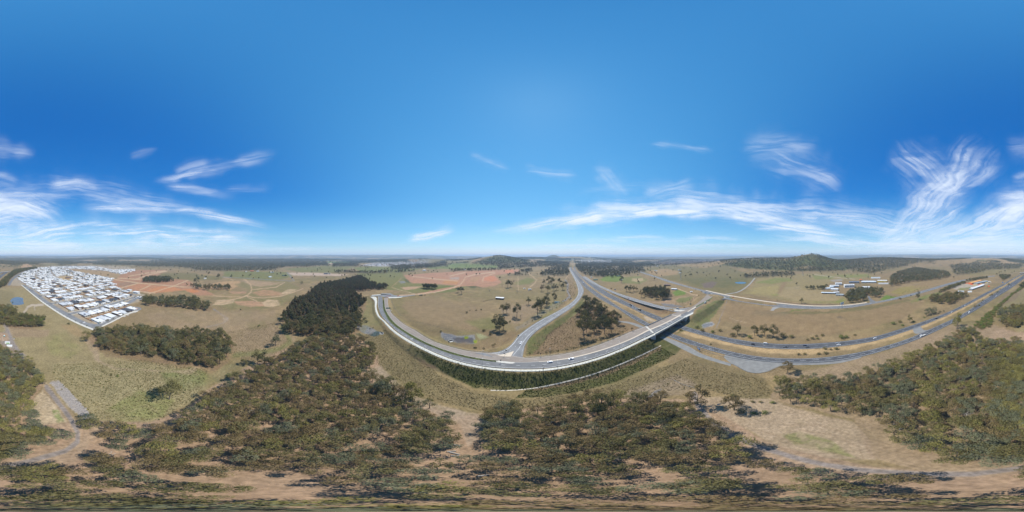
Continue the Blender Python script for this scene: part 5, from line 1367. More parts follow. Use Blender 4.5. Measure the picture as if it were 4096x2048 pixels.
SINGLES = '''678 1597 1525 olive|broad olive gum standing alone on the dry lawn, throwing a long shadow
1102 1384 1335 grey green|slim forked gum alone in the pinkish paddock
1030 1455 1395 olive|round gum, larger of the pair at the edge of the bush
1058 1462 1402 dark green|darker gum of the pair at the edge of the bush
1185 1428 1392 dark green|dark round gum on the rim of the pinkish paddock
343 1366 1322 olive|olive gum standing just off the end of the estate copse
978 1460 1434 olive|small spindly gum beside the pair at the edge of the bush
348 1690 1662 grey green|small grey gum at the bend of the gravel track
3830 1316 1250 yellow green|big bronze crowned gum on the motorway edge
2950 1338 1293 olive|broad gum among the bushes on the far verge of the motorway
3018 1342 1300 olive|narrow gum on the far verge of the motorway
3058 1346 1296 olive|gum next to the widest clump on the far verge
3092 1352 1298 dark green|wide dark clump tree on the far verge of the motorway
3640 1292 1258 olive|rounded gum above the green bushes near the highway
3672 1201 1163 dark green|broad dark tree beside the cross road opposite the school lawn
3706 1264 1234 grey green|thin gum in the brown field, first of three in a row
3720 1260 1228 grey green|thin gum in the brown field, middle of three in a row
3736 1258 1227 grey green|pale gum in the brown field, last of three in a row
2012 1255 1216 olive|gum with two trunks on the bare paddock slope
2028 1252 1211 dark green|spreading gum beside the twin trunked one in the paddock
2068 1266 1210 dark green|tallest gum of the paddock, near the creek
1985 1316 1257 dark green|dark leafy gum nearest the culvert pond
2012 1320 1264 dark green|low dark gum clump close above the culvert pond
1998 1326 1285 dark green|bushy undergrowth tree at the foot of the culvert clump
2151 1260 1190 dark green|dark gum at the near end of the creek line
2166 1240 1192 olive|gum in the middle of the creek line
2185 1222 1172 olive|tall open gum on the creek line
2216 1207 1168 olive|lone flat topped gum near the gravel path
2190 1228 1205 grey green|silver grey bush tree on the creek line
2114 1218 1186 dark green|narrow pointed tree alone in the paddock
2175 1139 1117 olive|gum on the rise, farthest from the shed
2194 1133 1103 olive|tall gum on the rise above the paddock
2207 1147 1108 olive|tallest gum of the group on the rise
2216 1162 1132 dark green|short dark gum of the group on the rise
2226 1160 1135 dark green|dark gum at the near corner of the group on the rise
2239 1138 1112 dark green|round gum near the wood on the rise
2251 1159 1126 dark green|gum with a dark pool of shadow near the gravel path
2263 1144 1125 dark green|small gum touching the gravel path
2167 1165 1138 brown olive|sparse brownish gum at the paddock edge
2191 1170 1140 olive|wide gum low on the rise
2031 1150 1118 dark green|dense gum by the dirt strip
2043 1148 1122 olive|lighter gum behind the dense one by the dirt strip
2055 1129 1120 dark green|dark bush tree in the green paddock
1832 1170 1148 grey green|pale sparse gum beside the dirt haul road
1846 1176 1146 grey green|taller sparse gum beside the dirt haul road
2335 1346 1262 olive|big open gum casting shade nearest the exit ramp
2318 1262 1228 olive|small gum at the tip of the interchange copse
2418 1336 1262 dark green|thick trunked gum on the bridge side of the interchange copse
2445 1330 1270 olive|open gum on the bridge side of the interchange copse
2506 1166 1141 dark green|first gum of four in the yellow field
2520 1169 1139 dark green|second gum of four in the yellow field
2535 1166 1142 dark green|third gum of four in the yellow field
2547 1164 1146 dark green|last gum of four in the yellow field
2554 1133 1121 dark green|small dark conifer beside the sand arena
2486 1130 1102 dark green|tall dark pine beside the riding ground
787 1141 1098 grey green|tallest feathery gum near the dirt lots
748 1143 1131 dark green|small tree beside the dirt road
873 1117 1093 dark green|gum beyond the dam
925 1114 1096 dark green|wide dark gum on the green flat
971 1108 1098 dark green|round gum beside the farm lane
1002 1103 1094 dark green|small round gum on the green flat
1207 1139 1124 grey green|grey gum at the edge of the red clearing
1245 1162 1145 grey green|thin grey gum before the dark wood
1270 1355 1320 dark green|pale barked gum on the end of the dark wood
3187 1141 1128 dark green|small round tree alone on the school oval
3206 1213 1190 olive|large spreading bush on the school boundary
3600 1200 1190 dark green|low clipped bush on the school lawn
2790 1616 1548 brown olive|wide domed gum on the corner of the bush by the track
2545 1620 1570 olive|open round gum at the top of the bush, below the bank
2400 1640 1580 olive|broad gum clump in front of the bank
2935 1640 1585 brown olive|brownish feathery wattle beside the gravel track
3150 1490 1448 brown olive|rusty crowned tree at the end of the lay by
2060 1640 1600 olive|flat topped gum at the head of the fallen log
1560 1560 1510 olive|slender gum on the pale bare strip
1528 1575 1515 grey green|thin gum standing clear of the bush
1650 1600 1530 yellow green|leafy gum at the edge of the pale bare strip'''
for ln in SINGLES.split('\n'):
    c_, lab_ = ln.split('|'); q = c_.split()
    single(float(q[0]), float(q[1]), float(q[2]), 'gum_tree', ' '.join(q[3:]), lab_)
SHR = '''2722 1322 4 olive|3385 1352 5 bright green|3365 1354 6 bright green|3230 1361 3 olive|3265 1346 3 olive|3290 1344 4 olive|3420 1342 3 olive|3250 1357 4 olive|3270 1357 3 bright green|3573 1298 6 bright green|3610 1304 4 bright green|3600 1290 5 olive|3655 1290 4 bright green|3697 1272 3 bright green|3740 1252 4 bright green|3760 1250 4 dark green|3775 1246 3 dark green|3218 1418 3 olive|3195 1420 3 dark green|3275 1418 3 dark green|3302 1416 4 dark green|3345 1398 4 olive|3300 1398 4 olive|3322 1400 3 brown olive|2842 1378 2 olive|3900 1228 6 brown olive|3915 1224 5 olive|3930 1203 4 olive|3925 1210 2 dark green|3968 1182 6 brown olive|3960 1183 4 bright green|3990 1170 6 grey green|4000 1158 4 bright green|4035 1140 8 dark green|3015 1655 2.5 bright green|3060 1652 3 bright green|2960 1650 4 dark green|918 1505 4 bright green|860 1555 2 olive|445 1502 2 olive|470 1506 2.2 bright green|410 1488 2 olive|50 1210 3 bright green|282 1431 1.2 dark green|275 1298 4 dark green|963 1240 3 grey green|1036 1305 3 bright green|2930 1585 3 olive|3010 1608 2 olive|3040 1610 2 olive|3090 1612 2.5 bright green|1465 1290 5 dark green|1458 1278 5 dark green|1443 1298 4 bright green|1492 1313 2 dark green|1763 1328 3 dark green|1935 1325 4 dark green|1962 1338 4 dark green|2040 1288 3 bright green|1867 1252 4 dark green|1880 1242 2 olive|1905 1243 3 olive|1925 1240 3 dark green|2445 1155 4 dark green|2720 1300 3 dark green|2790 1312 4 dark green|2810 1325 5 olive|2850 1330 4 bright green|2880 1325 4 olive|2930 1345 6 dark green|3000 1352 5 bright green|3130 1348 7 olive|3165 1350 5 olive|2636 1282 2 olive|640 1570 2 olive|1225 1366 3 bright green|1480 1316 2 olive'''
for ln in SHR.split('|'):
    q = ln.split(); p = P(float(q[0]), float(q[1]), 0)
    TREES.append(dict(x=p.x, y=p.y, kind='shrub', h=float(q[2]), tone=' '.join(q[3:]), where='single shrub', lab=None, p=random.randrange(99), rz=random.uniform(0, 6.28)))
# saplings staked along the foot of both bridge road barriers
for px_, py_ in ((2119, 1416), (2152, 1414), (2185, 1416), (2202, 1410), (2232, 1409), (2267, 1406), (2297, 1399), (2325, 1393), (2351, 1388), (2404, 1370), (2428, 1363), (2450, 1356), (2473, 1346), (2490, 1338), (2528, 1325), (1897, 1394), (1903, 1388), (1935, 1390), (1971, 1372), (1979, 1368)):
    single(px_, py_, py_ - 12, 'sapling', 'dark green', z=7.0)
for px_, py_ in ((1644, 1378), (1675, 1398), (1748, 1430), (1833, 1458), (1900, 1476), (1940, 1480), (2017, 1492), (2060, 1496), (2110, 1497), (2142, 1496), (2182, 1492), (2226, 1486), (2302, 1470), (2340, 1462), (2372, 1452), (2465, 1418), (2490, 1410)):
    single(px_, py_ + 5, py_ - 5, 'sapling', 'olive', z=6.6)

ZT = ground_h(np.array([t['x'] for t in TREES]), np.array([t['y'] for t in TREES]))
for t, z in zip(TREES, ZT):
    t['z'] = float(z)
    t['d'] = math.sqrt(t['x'] ** 2 + t['y'] ** 2 + (H - z) ** 2)
    t['ang'] = t['h'] / t['d']
COUNTS = {}
TREES.sort(key=lambda t: -t['ang'])
IND, REST = [], []
CAP = {'gum_tree': 290, 'she_oak': 130, 'shrub': 200, 'sapling': 150}
for t in TREES:
    n = COUNTS.get(t['kind'], 0)
    if n < CAP[t['kind']] or t['lab']:
        IND.append(t); COUNTS[t['kind']] = n + 1
    else:
        REST.append(t)
print('trees', len(TREES), 'individual', len(IND), 'rest', len(REST))
# ------------------------------------------------------------------ plant the individual trees
SIZEW = {'gum_tree': 'gum tree', 'she_oak': 'she oak', 'shrub': 'shrub', 'sapling': 'sapling'}
LAND = [(2190, 1690, 'the splintered fallen log'), (1820, 1812, 'the pale timber log seats'), (1158, 1582, 'the leaning bare trunk'), (1018, 1655, 'the forked dead stag'), (3866, 1660, 'the huge spreading dead gum'),
        (2470, 1690, 'the silver dead branches'), (312, 1695, 'the track bend by the rubble'), (36, 1378, 'the white trailers'), (4020, 1340, 'the bare pink paddock'), (3125, 1468, 'the tapered end of the lay by'),
        (1868, 1665, 'the mouth of the sandy gap'), (1850, 1800, 'the inner end of the sandy gap'), (1505, 1480, 'the pale bare strip'), (1425, 1318, 'the grey stone apron'), (541, 1245, 'the roundabout'), (378, 1322, 'the corner of the estate street'),
        (70, 1222, 'the blue pond'), (1335, 1220, 'the green clearing'), (690, 1142, 'the red dirt crossroads'), (1482, 1190, 'the stub street'), (1850, 1368, 'the culvert pond'), (2306, 1215, 'the inside of the exit ramp'), (2590, 1312, 'the bridge abutment'),
        (2500, 1270, 'the motorway pavement'), (2877, 1625, 'the small notice board'), (2765, 1575, 'the gate of the gravel track'), (3000, 1752, 'the kerbside curve of the gravel track'), (3230, 1770, 'the green weed patch'), (3480, 1740, 'the rim of the mown clearing'),
        (3430, 1845, 'the far sweep of the gravel track'), (3700, 1895, 'the straight of the gravel track'), (4096, 1875, 'the dark shaded stretch of track'), (160, 1600, 'the straw coloured bank'), (912, 1280, 'the grey track hairpin'), (858, 1230, 'the foot of the dirt lots'),
        (1090, 1470, 'the pair of dark round gums'), (820, 1560, 'the lush green hollow'), (678, 1600, 'the lone lawn gum'), (2400, 1560, 'the lowest bank of the embankment'), (2050, 1620, 'the mown verge below the bank'), (1300, 1500, 'the densest bush'), (700, 1760, 'the red leaf litter'), (2200, 1900, 'the drone'),
        (1700, 1640, 'the open bare floor'), (3560, 1440, 'the widest bend of the motorway'), (3700, 1390, 'the flatbed truck'), (3960, 1230, 'the motorway crest'), (2700, 1200, 'the homestead roof'), (3460, 1200, 'the school driveway'), (3350, 1165, 'the school hall'), (3870, 1145, 'the orange depot'),
        (880, 1150, 'the excavated dam'), (2440, 1100, 'the riding ground lawn'), (640, 1125, 'the pale dirt road'), (30, 1130, 'the estate back street'), (3650, 1110, 'the white pavilion roof'), (3765, 1200, 'the depot lawn'), (2180, 1260, 'the creek pool'), (2100, 1470, 'the ramp traffic island')]
for t in IND:
    t['px'], t['py'] = near_px(t['x'], t['y'])
LANDW = [(P(x, y, 0), nm) for x, y, nm in LAND]
pairs = []
for p, nm in LANDW:
    dl = p.length
    for i, t in enumerate(IND):
        if not t['lab']:
            d_ = math.hypot(t['x'] - p.x, t['y'] - p.y)
            if d_ < 0.5 * dl + 30: pairs.append((d_, i, nm))
pairs.sort()
used = {}
NTH = ('nearest', 'second nearest', 'third nearest', 'fourth nearest')
for d_, i, nm in pairs:
    t = IND[i]
    if t['lab']: continue
    key = (nm, t['kind'], t['tone'])
    n = used.get(key, 0)
    if n >= (1 if nm == 'the drone' else 4): continue
    used[key] = n + 1
    t['lab'] = f"{t['tone']} {SIZEW[t['kind']]} {NTH[n]} {nm}"
GEN = {'single shrub': 'open grass by the roads', 'single': 'roadside bank'}
for t in IND:
    wh = GEN.get(t['where'], t['where'])
    if t['where'] == 'single' and t['kind'] != 'sapling': wh = 'open paddocks'
    t['group'] = f"{SIZEW[t['kind']]}s of the {wh}"
    if not t['lab']:
        t['lab'] = f"{t['tone']} {SIZEW[t['kind']]}, one of many alike, {wh}"
        t['group'] = f"{t['tone']} {SIZEW[t['kind']]}s, {wh}"
CATS = {'gum_tree': 'tree', 'she_oak': 'tree', 'shrub': 'bush', 'sapling': 'young tree'}
for t in IND:
    pr = PROTO[t['kind']][t['p'] % len(PROTO[t['kind']])]
    s = t['h'] / pr[2]
    o = thing(t['kind'], (t['x'], t['y'], t['z']), t['rz'], t['lab'], CATS[t['kind']], t['group'])
    w_ = s * t.get('wide', 1.0) * (1.0 if t['kind'] != 'gum_tree' else min(1.25, 0.62 + 4.6 / max(t['h'], 6)))
    o.scale = (w_, w_, s)
    tr_ = link('trunk', pr[0], o)
    cr_ = link('crown', pr[1], o)
    cr_.material_slots[0].link = 'OBJECT'; cr_.material_slots[0].material = TONES[t['tone']]

# ------------------------------------------------------------------ the rest of the woods, each kind as one object
PCOL = {}


def proto_collection(kind, combos):
    c = bpy.data.collections.new('source_' + kind)
    for i, (pi, tone) in enumerate(combos):
        tm, cm_, h, r = PROTO[kind][pi]
        v = np.zeros(len(tm.vertices) * 3); tm.vertices.foreach_get('co', v)
        v2 = np.zeros(len(cm_.vertices) * 3); cm_.vertices.foreach_get('co', v2)
        vs = [tuple(q) for q in v.reshape(-1, 3)] + [tuple(q) for q in v2.reshape(-1, 3)]
        n = len(tm.vertices)
        fs = [tuple(p.vertices) for p in tm.polygons] + [tuple(n + k for k in p.vertices) for p in cm_.polygons]
        me = bpy.data.meshes.new(f'{kind}_source'); me.from_pydata(vs, [], fs)
        me.materials.append(M_BARK); me.materials.append(TONES[tone])
        me.polygons.foreach_set('material_index', [0] * len(tm.polygons) + [1] * len(cm_.polygons))
        at = me.attributes.new('tint', 'FLOAT', 'POINT'); tv = np.zeros(len(cm_.vertices), np.float32); cm_.attributes['tint'].data.foreach_get('value', tv)
        at.data.foreach_set('value', np.concatenate([np.zeros(n, np.float32), tv]))
        o = bpy.data.objects.new(f'{kind}_source_{i:02d}', me); c.objects.link(o)
    return c


def instance_stuff(name, coll, pts, scl, rz, pid):
    me = bpy.data.meshes.new(name)
    me.vertices.add(len(pts)); me.vertices.foreach_set('co', np.asarray(pts, np.float32).ravel())
    for nm, ty, val in (('scl', 'FLOAT_VECTOR', scl), ('rotz', 'FLOAT', rz), ('pid', 'INT', pid)):
        a = me.attributes.new(nm, ty, 'POINT')
        a.data.foreach_set('vector' if ty == 'FLOAT_VECTOR' else 'value', np.asarray(val, np.int32 if ty == 'INT' else np.float32).ravel())
    o = link(name, me); tag(o, kind='stuff')
    ng = bpy.data.node_groups.new(name + '_spread', 'GeometryNodeTree')
    ng.interface.new_socket('Geometry', in_out='INPUT', socket_type='NodeSocketGeometry'); ng.interface.new_socket('Geometry', in_out='OUTPUT', socket_type='NodeSocketGeometry')
    N = ng.nodes.new; L = ng.links.new
    gi = N('NodeGroupInput'); go = N('NodeGroupOutput'); iop = N('GeometryNodeInstanceOnPoints'); ci = N('GeometryNodeCollectionInfo')
    ci.inputs['Collection'].default_value = coll; ci.inputs['Separate Children'].default_value = True; ci.inputs['Reset Children'].default_value = True
    iop.inputs['Pick Instance'].default_value = True

    def attr(nm, ty):
        n = N('GeometryNodeInputNamedAttribute'); n.data_type = ty; n.inputs['Name'].default_value = nm
        return n.outputs['Attribute']
    cx = N('ShaderNodeCombineXYZ'); L(attr('rotz', 'FLOAT'), cx.inputs['Z'])
    L(gi.outputs[0], iop.inputs['Points']); L(ci.outputs[0], iop.inputs['Instance']); L(attr('pid', 'INT'), iop.inputs['Instance Index'])
    er = N('FunctionNodeEulerToRotation'); L(cx.outputs[0], er.inputs[0]); L(er.outputs[0], iop.inputs['Rotation'])
    L(attr('scl', 'FLOAT_VECTOR'), iop.inputs['Scale']); L(iop.outputs[0], go.inputs[0])
    md = o.modifiers.new('spread', 'NODES'); md.node_group = ng
    return o


for kind, names in (('gum_tree', 'gum_woodland'), ('she_oak', 'she_oak_woodland'), ('shrub', 'scrubland'), ('sapling', 'young_plantation')):
    rest = [t for t in REST if t['kind'] == kind]
    if not rest: continue
    np_ = len(PROTO[kind]); tones = sorted({t['tone'] for t in rest})
    combos = [(i, tn) for tn in tones for i in range(np_)]
    coll = proto_collection(kind, combos)
    sc_ = []
    for t in rest:
        s = t['h'] / PROTO[kind][0][2]; w_ = s * (1.0 if kind != 'gum_tree' else min(1.25, 0.62 + 4.6 / max(t['h'], 6))); sc_.append((w_, w_, s))
    instance_stuff(names, coll, [(t['x'], t['y'], t['z']) for t in rest], sc_, [t['rz'] for t in rest], [tones.index(t['tone']) * np_ + t['p'] % np_ for t in rest])

# far woods: simple trees wherever the ground cover says wood
for s_ in range(5):
    rnd = random.Random(500 + s_); cl = []
    for k in range(6):
        a = rnd.uniform(0, 6.28); rr = rnd.uniform(0, 2.6)
        cl.append((math.cos(a) * rr, math.sin(a) * rr, 12 * rnd.uniform(.48, .85), 2.4, 1.9, rnd.random()))
    vs, ts = cards(cl, 5.5, 1.9, rnd)
    mb = MB(); mb.tube([(0, 0, -1), (0, 0, 8)], [.3, .15], 4, cap=False)
    add_proto('far_tree', mb, vs, ts, 12, 4.4)
combos = [(i, tn) for tn in ('dark green', 'olive', 'brown olive', 'grey green') for i in range(5)]
coll = proto_collection('far_tree', combos)
fx = []; rg = np.random.default_rng(3)
phi_sorted = phis[::-1]
for d0, d1, step, hs in ((750, 2600, 12.5, (10, 17)), (2600, 5400, 23, (13, 22))):
    n = int(math.pi * (d1 ** 2 - d0 ** 2) / step ** 2)
    d_ = np.sqrt(rg.uniform(d0 ** 2, d1 ** 2, n)); a_ = rg.uniform(0, 2 * np.pi, n)
    x = d_ * np.sin(a_); y = d_ * np.cos(a_)
    ai = np.round(a_ / (2 * np.pi) * NA).astype(int) % NA
    ri = np.clip(np.searchsorted(-phis, -np.degrees(np.arctan2(H, d_))), 0, len(phis) - 1)
    w = FW[ri * NA + ai]
    k = rg.uniform(0, 1, n) < np.clip(w * .62, 0, 1) + 0.012
    x, y = x[k], y[k]; zz = base_h(x, y)
    hh = rg.uniform(*hs, len(x))
    fx.append(np.stack([x, y, zz, hh], 1))
fx = np.concatenate(fx)
# keep the far trees off the roads
FR = _rc[::2]; gridr = {}
for cx_, cy_ in FR[:, :2]: gridr.setdefault((int(cx_ // 40), int(cy_ // 40)), []).append((cx_, cy_))
keep = np.ones(len(fx), bool)
for i, (x, y, z, h) in enumerate(fx):
    gx_, gy_ = int(x // 40), int(y // 40)
    for a in (-1, 0, 1):
        for b_ in (-1, 0, 1):
            for cx_, cy_ in gridr.get((gx_ + a, gy_ + b_), ()):
                if (cx_ - x) ** 2 + (cy_ - y) ** 2 < 400: keep[i] = False
fx = fx[keep]
print('far trees', len(fx))
s = fx[:, 3] / 12
instance_stuff('far_woodland', coll, fx[:, :3], np.stack([s, s, s], 1), rg.uniform(0, 6.28, len(fx)), rg.integers(0, len(combos), len(fx)))
# ------------------------------------------------------------------ the housing estate
EO = P(378, 1316, 0)
EU = (P(95, 1145, 0) - EO).normalized()
EV = Vector((EU.y, -EU.x, 0)).normalized()
if EV.dot(Vector((-1, 0, 0))) < 0: EV = -EV
EST_P = np.asarray(EST, float)
HOLES = [[(250, 1073), (420, 1083), (490, 1100), (455, 1113), (380, 1100), (300, 1085)], [(228, 1106), (262, 1102), (300, 1108), (294, 1120), (250, 1120)], [(556, 1180), (558, 1206), (500, 1224), (520, 1200)]]


def bend(u):
    return float(np.interp(u, [0, 450, 620, 840, 1100, 1800], [0, 0, 4, 80, 190, 420]))


def estate(u, v):
    return EO + EU * u + EV * (v + bend(u))


def in_estate(p, margin=3.0):
    px, py = near_px(p.x, p.y)
    a = np.array([px]); b_ = np.array([py])
    if poly_sd(EST_P, a, b_)[0] < margin * .35: return False
    return all(poly_sd(h, a, b_)[0] < 0 for h in HOLES)


M_ROOFW = mat('roof_white', (0.70, 0.70, 0.69), 0.5)
M_ROOFP = mat('roof_pale_grey', (0.55, 0.56, 0.57), 0.5)
M_ROOFC = mat('roof_charcoal', (0.075, 0.078, 0.085), 0.6)
M_WALLW = mat('render_white', (0.74, 0.73, 0.71), 0.8)
M_WALLB = mat('brick_brown', (0.20, 0.125, 0.09), 0.9)
M_WALLG = mat('render_grey', (0.30, 0.29, 0.28), 0.8)
M_WALLS = mat('sandstone_render', (0.45, 0.33, 0.23), 0.85)
M_GLASS = mat('window_glass', (0.03, 0.04, 0.05), 0.15, spec=.6)
M_SOLAR = mat('solar_panel', (0.03, 0.035, 0.06), 0.25, spec=.6)
M_FENCE = mat('timber_fence', (0.36, 0.20, 0.10), 0.9)
M_DRIVE = mat('driveway_concrete', (0.40, 0.37, 0.33), 0.9)
M_DOOR = mat('garage_door', (0.40, 0.40, 0.41), 0.6)
M_LAWN = mat('lawn', (0.12, 0.16, 0.045), 0.95, noise=.3, scale=.6)


def hip(mb, x0, x1, y0, y1, z, rise, over=.55, m=0):
    x0 -= over; x1 += over; y0 -= over; y1 += over
    w = min(x1 - x0, y1 - y0) / 2
    if (x1 - x0) > (y1 - y0):
        a, b_ = (x0 + w, (y0 + y1) / 2, z + rise), (x1 - w, (y0 + y1) / 2, z + rise)
        mb.face([(x0, y0, z), (x1, y0, z), b_, a], m); mb.face([(x1, y1, z), (x0, y1, z), a, b_], m)
        mb.face([(x1, y0, z), (x1, y1, z), b_], m); mb.face([(x0, y1, z), (x0, y0, z), a], m)
    else:
        a, b_ = ((x0 + x1) / 2, y0 + w, z + rise), ((x0 + x1) / 2, y1 - w, z + rise)
        mb.face([(x1, y0, z), (x1, y1, z), b_, a], m); mb.face([(x0, y1, z), (x0, y0, z), a, b_], m)
        mb.face([(x0, y0, z), (x1, y0, z), a], m); mb.face([(x1, y1, z), (x0, y1, z), b_], m)
    mb.face([(x0, y1, z - .02), (x1, y1, z - .02), (x1, y0, z - .02), (x0, y0, z - .02)], m)
    for (ax, ay, bx, by) in ((x0, y0, x1, y0), (x1, y0, x1, y1), (x1, y1, x0, y1), (x0, y1, x0, y0)):
        mb.face([(ax, ay, z - .25), (bx, by, z - .25), (bx, by, z - .015), (ax, ay, z - .015)], m)


def house_design(k):
    """meshes of one house design: name -> [(mesh name, mesh, material role)]"""
    parts = []
    w = MB(); r = MB()
    two = k in (2, 5)
    if k == 0:      # long single storey, garage forward
        w.box((0, 1, 1.35), (11.5, 18, 2.7)); w.box((3, -9, 1.35), (5.5, 3, 2.7))
        hip(r, -5.75, 5.75, -8, 10, 2.72, 1.9); hip(r, .25, 5.75, -10.5, -7, 2.70, 1.1)
    elif k == 1:    # wide square hip
        w.box((0, 0, 1.35), (12.5, 15, 2.7)); hip(r, -6.25, 6.25, -7.5, 7.5, 2.72, 2.0)
    elif k == 2:    # two storeys with a lower front
        w.box((0, 1, 2.7), (10.5, 12, 5.4)); w.box((1.5, -7, 1.35), (8, 4.2, 2.7))
        hip(r, -5.25, 5.25, -5, 7, 5.42, 1.7); hip(r, -2.5, 5.5, -9.1, -4.9, 2.72, 1.0)
    elif k == 3:    # skillion with parapet front
        w.box((0, 0, 1.45), (12, 18, 2.9)); w.box((0, -9.2, 1.9), (12.2, .5, 3.8))
        r.face([(-6.4, -9, 2.95), (6.4, -9, 2.95), (6.4, 9.4, 3.5), (-6.4, 9.4, 3.5)]); r.face([(-6.4, 9.4, 3.45), (6.4, 9.4, 3.45), (6.4, -9, 2.9), (-6.4, -9, 2.9)])
        r.box((0, 9.3, 3.25), (12.8, .2, .5))
    elif k == 4:    # T plan
        w.box((0, 3, 1.35), (13, 11, 2.7)); w.box((-2.5, -5.5, 1.35), (7, 7, 2.7))
        hip(r, -6.5, 6.5, -2.5, 8.5, 2.72, 2.0); hip(r, -6, 1, -9, -1, 2.70, 1.5)
    else:           # big two storey box, flat parapets
        w.box((0, 0, 2.9), (12, 15, 5.8)); w.box((-3, -8.5, 1.6), (6, 2.6, 3.2))
        hip(r, -6, 6, -7.5, 7.5, 5.82, 1.6); r.box((-3, -8.5, 3.26), (6.5, 3.0, .12))
    parts += [('wall', w, 'wall'), ('roof', r, 'roof')]
    yf = {0: -10.52, 1: -7.52, 2: -9.12, 3: -9.47, 4: -9.02, 5: -9.82}[k]
    gx = {0: 3, 1: 3, 2: 2.8, 3: 3, 4: -2.5, 5: -3}[k]
    g = MB(); g.box((gx, yf, 1.15), (4.8, .08, 2.3)); parts.append(('garage_door', g, 'door'))
    d = MB(); d.box((gx, yf - 3.2, .07), (5.2, 6.2, .1)); parts.append(('driveway', d, 'drive'))
    yw = {0: -8.02, 1: -7.52, 2: -5.02, 3: -9.47, 4: -2.52, 5: -7.52}[k]
    xw = {0: -3.2, 1: -3.6, 2: -3.9, 3: -3.4, 4: 4.2, 5: 3.4}[k]
    fy = {0: 10.02, 1: 7.52, 2: 7.02, 3: 9.02, 4: 8.52, 5: 7.52}[k]
    sx = {0: 5.77, 1: 6.27, 2: 5.27, 3: 6.02, 4: 6.52, 5: 6.02}[k]
    win = [((xw, yw, 1.45), (2.4, .08, 1.5)), ((-2.5, fy, 1.5), (2.6, .08, 1.6)), ((2.5, fy, 1.4), (1.8, .08, 1.3)), ((sx, 3, 1.6), (.08, 1.8, 1.2)), ((-sx, 3, 1.6), (.08, 1.8, 1.2))]
    if two: win += [((-2.6, -5.02 if k == 2 else -7.52, 4.2), (2.2, .08, 1.4)), ((2.6, -5.02 if k == 2 else -7.52, 4.2), (2.2, .08, 1.4)), ((sx, 0, 4.3), (.08, 1.8, 1.2)), ((-sx, 0, 4.3), (.08, 1.8, 1.2)), ((0, fy, 4.3), (2.2, .08, 1.3))]
    for c_, s_ in win:
        q = MB(); q.box(c_, s_); parts.append(('window', q, 'glass'))
    sol = MB()
    zz = {0: 3.8, 1: 3.75, 2: 6.45, 3: 3.42, 4: 3.7, 5: 6.6}[k]; hy = {0: 5.5, 1: 5.5, 2: 5, 3: 5.5, 4: 4.5, 5: 5.5}[k]; rz_ = {0: 1.9, 1: 2.0, 2: 1.7, 3: .3, 4: 2.0, 5: 1.6}[k]
    # panels tilted with the +x roof plane
    for i in range(2):
        for j in range(4):
            x = 1.2 + i * 1.75; y = -1 + j * 1.1 + (3 if k in (0, 3) else 0)
            zt = zz + .55 - (x - 1.2) * (rz_ / 6.6)
            sol.box((x, y, zt), (1.62, 1.0, .06))
    parts.append(('solar_panel', sol, 'solar'))
    role = {'wall': M_WALLW, 'roof': M_ROOFW, 'door': M_DOOR, 'drive': M_DRIVE, 'glass': M_GLASS, 'solar': M_SOLAR}
    return [(n, b_.mesh(n, role[ro]), ro) for n, b_, ro in parts]


DESIGN = [house_design(k) for k in range(6)]
ORD = 'first second third fourth fifth sixth seventh eighth ninth tenth eleventh twelfth thirteenth fourteenth fifteenth sixteenth seventeenth eighteenth nineteenth twentieth'.split()


def ordinal(n):
    if n < 20: return ORD[n]
    t = ['twenty', 'thirty', 'forty', 'fifty', 'sixty'][(n + 1) // 10 - 2]
    return (t + '-' + ORD[(n + 1) % 10 - 1]) if (n + 1) % 10 else {'twenty': 'twentieth', 'thirty': 'thirtieth', 'forty': 'fortieth', 'fifty': 'fiftieth', 'sixty': 'sixtieth'}[t]


rnd = random.Random(41)
LOTS = []
for k in range(23):
    for side in (0, 1):
        u = 82 * k + (22 if side == 0 else 60)
        v = 15.0 if k else 17.0
        idx = 0
        while v < 760:
            wlot = rnd.choice((14.6, 15.6, 16.6))
            if not (96 < v % 118 < 108):
                p = estate(u + rnd.uniform(-1.5, 1.5), v + wlot / 2)
                if in_estate(p, 8):
                    if k < 2 or rnd.random() > .04:
                        LOTS.append(dict(p=p, row=2 * k + side, i=idx, face=(1 if side == 0 else -1), side=side))
                    idx += 1
            v += wlot
for L in LOTS:
    L['k'] = rnd.choice((0, 0, 1, 1, 2, 3, 3, 4, 4, 5)); L['roof'] = rnd.choices(('white', 'pale grey', 'charcoal'), (.66, .17, .17))[0]
    L['wall'] = rnd.choices(('white', 'brown brick', 'grey', 'sandstone'), (.55, .18, .17, .10))[0]; L['solar'] = rnd.random() < .5
LOTS.sort(key=lambda L: L['p'].length)
ROOFM = {'white': M_ROOFW, 'pale grey': M_ROOFP, 'charcoal': M_ROOFC}; WALLM = {'white': M_WALLW, 'brown brick': M_WALLB, 'grey': M_WALLG, 'sandstone': M_WALLS}
eang = math.atan2(EV.y, EV.x)
print('lots', len(LOTS))


def bend_ang(p):
    u = (p - EO).dot(EU)
    return math.atan2(bend(u + 20) - bend(u - 20), 40)


